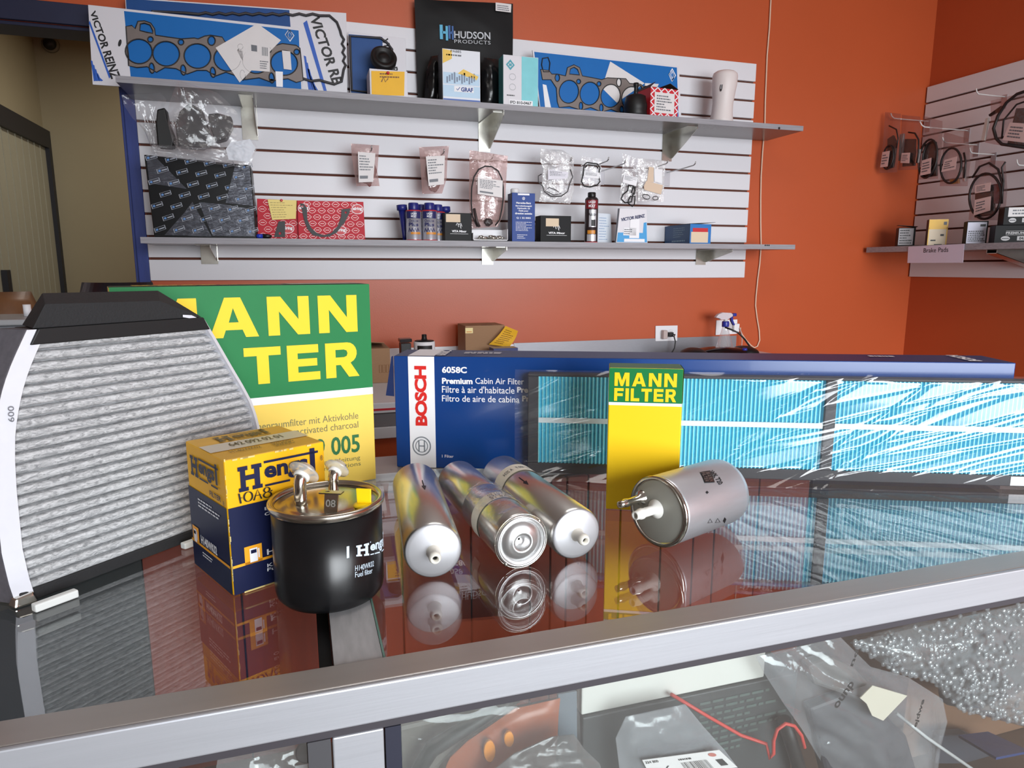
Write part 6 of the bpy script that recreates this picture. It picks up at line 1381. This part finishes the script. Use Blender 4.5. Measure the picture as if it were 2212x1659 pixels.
c = V((xm + hw_ * .42, 2.37, zt - .010)); obj('knob', MB().lathe([(.010, 0), (.011, .004), (.008, .010)], c, n=18), BLU, t)
pts = [onY(x, y, Y) for x, y, Y in ((1566, 707, 2.48), (1580, 712, 2.46), (1595, 719, 2.45), (1608, 732, 2.45), (1618, 746, 2.45), (1625, 760, 2.45))]
obj('cord', MB().tube(pts, .0036, 8), BLACKP, t)
pts = [onY(x, y, YB - .03) for x, y in ((1598, 709), (1602, 720), (1603, 735), (1602, 750), (1601, 757))]; t2 = thing('charger_lead', 'short pale lead dropping from the white cube adapter', 'cord', pts[0]); obj('lead', MB().tube(pts, .0022, 7), mat('pale_lead', (196, 176, 170), .5), t2)
# cardboard boxes and small bench items
t, fc, I = pbox('cardboard_box', 'brown cardboard box with a yellow receipt leaning on it on the white bench', 'box', 1005, 1090, 703, 2.52, bz + .0004, .13, CARDB)
f = fc['front']; mb = MB(); ya = (onY(1010, 703, 2.52).z - onY(1010, 713, 2.52).z) / I['h']; rect(mb, sub(f, 0.0, 1 - ya * 1.6, .19, 1 - ya * .45)); obj('cream_label', mb, mat('cream_label', (244, 226, 160), .5), t)
mb = MB(); rect(mb, sub(lift(f, V((0, -.0005, 0))), .03, 1 - ya * 1.4, .16, 1 - ya * 1.2)); obj('label_print', mb, ORG, t)
mb = MB(); rect(mb, sub(fc['top'], .42, .02, .70, .10)); obj('slot', mb, INK, t)
q = [(1056, 744), (1098, 749), (1120, 714), (1092, 705)]
t = thing('yellow_receipt', 'curled yellow receipt slip leaning on the brown cardboard box', 'paper slip', onY(1078, 749, 2.49))
A = [onY(1056, 744, 2.500), onY(1100, 750, 2.47), onY(1119, 715, 2.49), onY(1092, 704, 2.505)]; f = bil(*A)
def curl(u, v, o=0): return f(u, v) + V((0, -.014 * math.sin(PI * v) - o, 0))
mb = MB(); mb.grid(lambda u, v: curl(u, v), 6, 10); mb.grid(lambda u, v: curl(u, v, -.0005), 6, 10); obj('slip', mb, YNOTE, t)
mb = MB(); lines(mb, lambda u, v: curl(.15 + .7 * u, .1 + .8 * v, .0008), 8, seed=13, h=.3); obj('slip_print', mb, MATS['brown_ink'], t)
t, fc, I = pbox('small_carton', 'small dark blue carton under the yellow receipt on the bench', 'box', 1066, 1119, 752, 2.40, bz + .0004, .06, mat('navy_carton', (30, 42, 104), .4), None, mat('tan_carton_top', (176, 160, 140), .5))
t, fc, I = pbox('cardboard_box', 'brown cardboard box at the left end of the bench beside the big filter box', 'box', 778, 842, 753, 2.30, bz + .0004, .16, CARDB)
for k in range(3): mb = MB(); ribbon(mb, [(.62 + .12 * k, .30), (.70 + .12 * k, .30), (.70 + .12 * k, .52), (.62 + .12 * k, .52)], .02, fc['front'], 0, True); obj('printed_symbol', mb, MATS['brown_ink'], t)
a = fc['top']; A = [a(0, 0.2), a(.85, .15), a(.9, .95), a(0, .95)]; A[0] += V((0, 0, .02)); A[1] += V((0, 0, .014)); mb = MB(); mb.hexa(A, [p + V((0, 0, .002)) for p in A]); obj('lid_flap', mb, CARDB, t)
c = onY(917, 760, 2.42); c.z = bz + .0004; H = onY(917, 737, 2.42).z - c.z; r_ = .038
t = thing('canister', 'white canister with a black lid knob and black label on the bench', 'canister', c)
obj('body', MB().lathe([(r_ - .002, 0), (r_, .003), (r_, H - .002), (r_ - .002, H)], c, n=36), WHITE, t); obj('lid', MB().lathe([(r_ - .003, H), (r_ - .004, H + .003), (.012, H + .004), (.009, H + .012), (.009, H + .024), (.005, H + .025)], c, n=30), BLACKP, t)
d = _C - c; a0 = math.atan2(d.x, -d.y); R_ = Round(c, UP, r_, .0006); mb = MB(); rect(mb, lambda u, v: R_(a0 - .7 + 1.5 * u, H * (.4 + .5 * v)), 0, 10); obj('black_label', mb, INK, t)
t, fc, I = pbox('tape_dispenser', 'small black tape dispenser beside the white canister on the bench', 'tape dispenser', 866, 888, 742, 2.44, bz + .0004, .05, BLACKP)
a = fc['top']; mb = MB(); A = [a(-.12, -.2), a(1.1, 0), a(1.1, .9), a(-.1, .9)]; mb.hexa([q + V((0, 0, .004)) for q in A], [q + V((0, 0, .016)) for q in A]); obj('head', mb, mat('dark_glossy_head', (40, 34, 36), .25), t, bevel=.002)

# ================================================================== behind the counter at the left
CABM = mat('grey_steel_cabinet', (142, 144, 150), .45, .3, var=.05, vscale=30)
Yc = 1.75; zt = onY(20, 690, Yc).z
t = thing('steel_cabinet', 'low grey steel cabinet standing left of the big filter boxes, behind the counter', 'cabinet', (-.95, Yc + .1, 0))
xr = onY(110, 690, Yc).x
obj('body', MB().box(-1.6, Yc, 0, xr, Yc + .20, zt - .014), CABM, t, bevel=.004); obj('top', MB().box(-1.61, Yc - .008, zt - .0135, xr + .008, Yc + .208, zt), mat('pale_steel_top', (186, 188, 192), .4, .3), t, bevel=.003)
def chair(label, x, y, zs, zb, zt, w, m, lean=.05):
    t = thing('office_chair', label, 'chair', (x, y, 0))
    def back(s):
        def f(u, v):
            a_ = 2 * u - 1; tz = zb + (zt - zb) * v; ww = w * (1 - .45 * max(0, v - .55) ** 1.5 / .3) if v > .55 else w
            th = .045 * (1 - a_ ** 4) * (1 - (2 * v - 1) ** 6); return V((x + a_ * ww, y + s * th + lean * v + .05 * a_ * a_, tz))
        return f
    mb = MB(); mb.grid(back(1), 16, 18); mb.grid(back(-1), 16, 18); obj('backrest', mb, m, t)
    obj('seat', MB().box(x - w, y - .46, zs - .07, x + w, y - .02, zs), m, t, bevel=.03, seg=3)
    obj('column', MB().lathe([(.03, .06), (.03, zs - .08)], V((x, y - .22, 0)), n=16), BLACKP, t)
    for k in range(5):
        a_ = k * 2 * PI / 5; e = V((x + .28 * math.cos(a_), y - .22 + .28 * math.sin(a_), .055)); obj('leg', MB().tube([V((x, y - .22, .09)), e], [.022, .016], 8), BLACKP, t); o = obj('castor', MB().lathe([(.025, -.012), (.027, 0), (.025, .012)], e - V((0, 0, .0275)), V((math.cos(a_ + 1.5), math.sin(a_ + 1.5), 0)), 14), BLACKP, t)
c = onY(-12, 640, 2.25)
chair('brown leather office chair behind the grey steel cabinet', onY(-24, 640, 2.52).x, 2.52, .46, .58, onY(-10, 632, 2.52).z, .15, mat('brown_leather', (124, 84, 52), .5, var=.15, vscale=60))
chair('black office chair whose rounded top shows behind the big green and yellow box', onY(235, 620, 1.48).x, 1.45, .46, .56, onY(235, 611, 1.48).z, .115, mat('black_leather', (22, 24, 34), .45))
c = onY(61, 688, 1.85); c.z = zt + .0004
t = thing('white_post', 'small white cardboard tube standing on the grey steel cabinet', 'tube', c); obj('tube', MB().lathe([(.008, 0), (.008, onY(61, 658, 1.85).z - zt)], c, n=16), WHITE, t)

# ================================================================== inside the display case, seen through the front glass
CZ = .6725
def cz(name, label, cat, q, group=None): return thing(name, label, cat, q, group)
a, b_ = onY(1256, 1539, .466), onY(1650, 1471, .466); zt_ = .5 * (onY(1256, 1539, .466).z + onY(1640, 1471, .466).z)
t, fc, I = carton('small_carton', 'dark carton with faint green print on the case shelf, under the long white box', 'box', V((a.x, .463, CZ)), V((onY(1720, 1500, .463).x, .463, CZ)), zt_ - CZ - .0005, .06, mat('charcoal_carton', (58, 60, 62), .5), None, None)
mb = MB(); lines(mb, sub(fc['front'], .52, .72, .95, .97), 9, seed=5, h=.4); obj('faint_print', mb, mat('faint_green_print', (82, 96, 92), .5), t)
t, fc, I = carton('small_carton', 'long plain white box lying on the dark carton inside the case', 'box', V((a.x, .466, zt_)), V((b_.x, .466, zt_)), .046, .03, mat('plain_white_carton', (224, 222, 216), .5))
t, fc, I = carton('cardboard_box', 'brown cardboard box behind the bubble wrapped part inside the case', 'box', V((onY(1960, 1500, .56).x, .56, CZ)), V((onY(2330, 1500, .56).x, .56, CZ)), onY(2000, 1445, .56).z - CZ, .04, mat('dim_cardboard', (120, 88, 66), .8))
# sealed grey bag with a bar code label
def cbag(label, L_, R_, Y, th, m, seed, wr=.003, nm='parts_bag', **k):
    t = cz(nm, label, 'bag', onY((L_[0][0] + R_[0][0]) / 2, L_[0][1], Y)); pillow('bag', L_, R_, Y, th, m, t, seed, wr, 24, 24, **k); return t
GBAG = film('grey_poly_film', haze=.42, hcol=(168, 170, 176), f0=.06, rough=.22, bump=.15, bscale=60)
t = cbag('grey plastic parts bag with a bar code label inside the case', [(1352, 1548), (1330, 1595), (1338, 1659), (1350, 1730)], [(1480, 1521), (1520, 1570), (1565, 1620), (1625, 1700)], .438, .014, GBAG, 3, .0025)
Y = .438
mb = MB(); lump(mb, onY(1470, 1670, Y), .030, .005, .022, 2); obj('inner_part', mb, mat('grey_inner_part', (84, 84, 88), .5), t)
f = pface([(1393, 1661), (1577, 1639), (1538, 1602), (1374, 1623)], Y, .0105); mb = MB(); P = [f(0, 0), f(1, 0), f(1, 1), f(0, 1)]; mb.hexa(P, [q + V((0, .0004, 0)) for q in P]); o = obj('bar_code_label', mb, PAPER, t)
mb = MB(); f2 = lift(f, V((0, -.0004, 0))); r = random.Random(2); x = .42
while x < .74: w_ = r.choice((.004, .007, .011)); rect(mb, sub(f2, x, .15, x + w_, .62)); x += w_ + r.choice((.005, .008, .011))
rect(mb, sub(f2, .84, .2, .93, .55)); text(mb, '324 800', sub(f2, .02, .80, .18, .93), .02); lines(mb, sub(f2, .42, .70, .70, .88), 1, seed=4)
ribbon(mb, [(.06, .3), (.12, .5), (.2, .35), (.26, .55)], .02, f2); ribbon(mb, [(.10, .2), (.18, .45), (.26, .3)], .02, f2); obj('label_print', mb, INK, o)
mb = MB(); e_ = ell(.86, .82, .05, .10, 16); mb.add([f2(*q) for q in e_], [tuple(range(16))]); obj('red_mark', mb, mat('faded_red', (190, 110, 100), .5), o)
# black tube with a red hooked cord
t = cz('rubber_hose', 'black rubber hose standing in the case behind the red cord', 'hose', onY(1720, 1650, .50)); obj('hose', MB().tube([onY(1694, 1555, .452), onY(1708, 1600, .452), onY(1728, 1665, .452), onY(1742, 1740, .452)], .0062, 14), RUBBER, t)
t = cz('red_cord', 'thin red cord looped over the black hose inside the case', 'cord', onY(1705, 1560, .488))
obj('cord', MB().tube([onY(x, y, Y_) for x, y, Y_ in ((1450, 1500, .459), (1530, 1548, .459), (1600, 1588, .456), (1655, 1607, .450), (1664, 1640, .443), (1671, 1628, .443), (1671, 1600, .442), (1679, 1576, .443), (1697, 1563, .443), (1716, 1568, .442), (1731, 1588, .442), (1738, 1615, .442))], .0016, 8), mat('red_cord', (206, 62, 54), .5), t)
# big crumpled bag with black part and cream paper
t = cbag('large crumpled clear bag with a black part and a cream paper scrap inside the case', [(1632, 1418), (1650, 1453), (1691, 1517), (1732, 1575), (1754, 1612), (1785, 1665), (1800, 1730)], [(1815, 1376), (1880, 1440), (1960, 1462), (2036, 1510), (2046, 1560), (2032, 1612), (2020, 1710)], .448, .03, film('crackly_case_film', haze=.20, hcol=(196, 198, 206), f0=.08, rough=.12, bump=.28, bscale=45), 31, .0075)
Y = .445
for pts, th, m in (([(1750, 1530), (1830, 1500), (1900, 1530), (1960, 1590), (1980, 1659), (1960, 1740), (1800, 1740), (1770, 1620)], .012, mat('blue_black_part', (40, 42, 52), .4)), ([(1745, 1440), (1800, 1420), (1850, 1445), (1880, 1480), (1820, 1500), (1760, 1480)], .012, mat('grey_speckled_part', (112, 108, 106), .5))): ppoly(pts, Y, th, m, 'inner_part', t, .003)
ppoly([(1858, 1508), (1885, 1481), (1960, 1503), (1908, 1557), (1884, 1546), (1872, 1520)], Y - .020, .0008, mat('cream_scrap', (214, 206, 190), .6), 'paper_scrap', t, 0)
mb = MB(); f = pface([(1812, 1535), (1850, 1480), (1838, 1470), (1800, 1525)], Y - .020, 0); text(mb, 'ounp', f, .03); f = pface([(1982, 1572), (2000, 1512), (1990, 1510), (1972, 1570)], Y - .019, 0); text(mb, 'ejdwe', f, .03); f = pface([(1842, 1440), (1856, 1404), (1848, 1402), (1834, 1438)], Y - .019, 0); text(mb, 'nd', f, .03); obj('bag_print', mb, INK, t)
for px_, py_ in ((1720, 1443), (1790, 1418), (1760, 1490), (1815, 1520), (1985, 1560)): pass
# bubble wrapped part
BUB = film('bubble_wrap_film', haze=.34, hcol=(186, 190, 196), f0=.10, rough=.12, bump=.35, bscale=50)
t = cbag('bubble wrapped part filling the right end of the case', [(1835, 1388), (1868, 1408), (1930, 1452), (2010, 1470), (2080, 1535)], [(2290, 1285), (2290, 1360), (2290, 1440), (2290, 1510), (2290, 1590)], .50, .05, BUB, 40, .006, 'bubble_wrapped_part')
bm_ = MB(); r = random.Random(9); k = 0
while k < 520:
    u = r.random(); v = r.random(); L_ = [(1835, 1388), (1868, 1408), (1930, 1452), (2010, 1470), (2080, 1535)]; q = v * 4; i = min(int(q), 3); q -= i
    lx = L_[i][0] * (1 - q) + L_[i + 1][0] * q; x = lx + (2250 - lx) * u; y0 = L_[i][1] * (1 - q) + L_[i + 1][1] * q; y1 = 1285 + 300 * v; y = y0 + (y1 - y0) * u
    w_ = (1 - abs(2 * u - 1) ** 3) * (1 - abs(2 * v - 1) ** 6); c = onY(x, y, .50 - .025 * w_ - .004); lump(bm_, c, .0034, .0020, .0034, k, 0, 3); k += 1
o = obj('bubbles', bm_, BUB, t); o['kind'] = 'stuff'
mb = MB(); lump(mb, onY(2150, 1440, .52), .085, .018, .045, 6, .2); obj('inner_part', mb, mat('dull_grey_part', (92, 94, 98), .5), t)
# blue folder edge and dark packet
A = [onY(x, y, Y_) for x, y, Y_ in ((2071, 1588, .52), (2134, 1580, .54), (2225, 1622, .50), (2152, 1636, .47))]
t = cz('blue_card_folder', 'dark blue card folder lying at the right under the bubble wrap', 'folder', A[0]); mb = MB(); mb.hexa([q - V((0, 0, .003)) for q in A], A); obj('folder', mb, mat('dull_blue_card', (36, 66, 122), .45), t)
t = cz('dark_packet', 'dark grey packet under the blue folder inside the case', 'packet', onY(2090, 1640, .50)); q = MB(); pplate(q, [[(2030, 1590), (2090, 1586), (2180, 1625), (2180, 1650), (2020, 1650)]], .535, .012); obj('packet', q, mat('slate_packet', (62, 66, 76), .4), t, bevel=.003)
t = cz('clear_rod', 'thin clear plastic rod leaning across the crumpled bag inside the case', 'rod', onY(2000, 1600, .432)); obj('rod', MB().tube([onY(1935, 1540, .438), onY(2000, 1592, .436), onY(2110, 1668, .435)], .0016, 8), mat('milky_rod', (196, 198, 200), .3), t)
# amber lamp in a clear package
AMB = mat('amber_lens', (170, 82, 36), .3, var=.25, vscale=60)
Y = .452
t = cz('turn_signal_lamp', 'amber turn signal lamp with black rim in a clear pack inside the case', 'lamp', onY(1080, 1650, Y))
q = MB()
lL, lR = [(1112, 1530), (1060, 1566), (1010, 1600), (968, 1640), (940, 1740)], [(1210, 1508), (1206, 1545), (1204, 1590), (1200, 1640), (1180, 1740)]
pillow('lens', lL, lR, Y, .012, AMB, t, 50, .0006)
ppoly([(842, 1575), (905, 1560), (1050, 1520), (1120, 1505), (1120, 1530), (1010, 1600), (950, 1660), (930, 1740), (842, 1740)], Y + .006, .008, mat('khaki_grey_housing', (98, 94, 86), .5), 'housing', t)
mb = MB(); mb.tube([onY(x, y, Y - .0085) for x, y in ((896, 1740), (906, 1660), (932, 1618), (990, 1582), (1040, 1552), (1086, 1524), (1120, 1508))], [.006, .006, .0062, .006, .0052, .0042, .003], 12); obj('rim', mb, mat('dark_green_black_rim', (34, 38, 38), .45), t)
RFL = mat('orange_reflector', (255, 158, 20), .3)
for cx_, cy_, rx_, ry_ in ((1058, 1624, 13, 24), (1100, 1598, 11, 17)): mb = MB(); mb.plate([ell(cx_, cy_, rx_, ry_, 12)], lambda x, y: onY(x, y, Y - .011), V((0, .003, 0))); obj('reflector', mb, RFL, t, bevel=.0008)
pillow('clear_pack', [(836, 1566), (838, 1600), (840, 1659), (842, 1740)], [(1252, 1490), (1252, 1540), (1254, 1600), (1256, 1740)], Y - .014, .006, film('stiff_clear_pack', haze=.02, f0=.045, rough=.06, bump=.12, bscale=30), t, 52, .0016, 24, 20)
ppoly([(1206, 1500), (1246, 1493), (1247, 1659), (1206, 1659)], Y + .010, .003, mat('slate_card', (92, 104, 116), .5), 'backing_card', t, 0)
cbag('dull grey parts bag in front of the amber lamp inside the case', [(1190, 1592), (1110, 1628), (1060, 1668), (1030, 1740)], [(1240, 1586), (1262, 1618), (1296, 1650), (1320, 1740)], .424, .010, film('dull_grey_film', haze=.6, hcol=(112, 110, 110), f0=.05, rough=.25, bump=.15, bscale=50), 61, .003)
# left bay
t = cbag('clear parts bag with a brown rubber disc in the left bay of the case', [(470, 1640), (460, 1700), (450, 1760)], [(706, 1590), (700, 1660), (690, 1750)], .455, .012, film('left_bay_film', haze=.12, f0=.06, rough=.12, bump=.2, bscale=35), 71, .003)
c = onY(661, 1626, .446); obj('rubber_disc', MB().lathe([(.006, 0), (.0072, .001), (.0072, .003), (.006, .004)], c, V((0, 1, -.4)), 22), mat('brown_rubber', (64, 48, 48), .6), t)
ppoly([(638, 1668), (672, 1662), (670, 1650), (637, 1655)], .446, .0004, WHITE, 'paper_label', t, 0)
t, fc, I = carton('small_carton', 'dark grey carton in the left bay of the case', 'box', V((-.16, .475, CZ)), V((-.012, .475, CZ)), .115, .03, mat('charcoal_brown_carton', (62, 58, 58), .5))
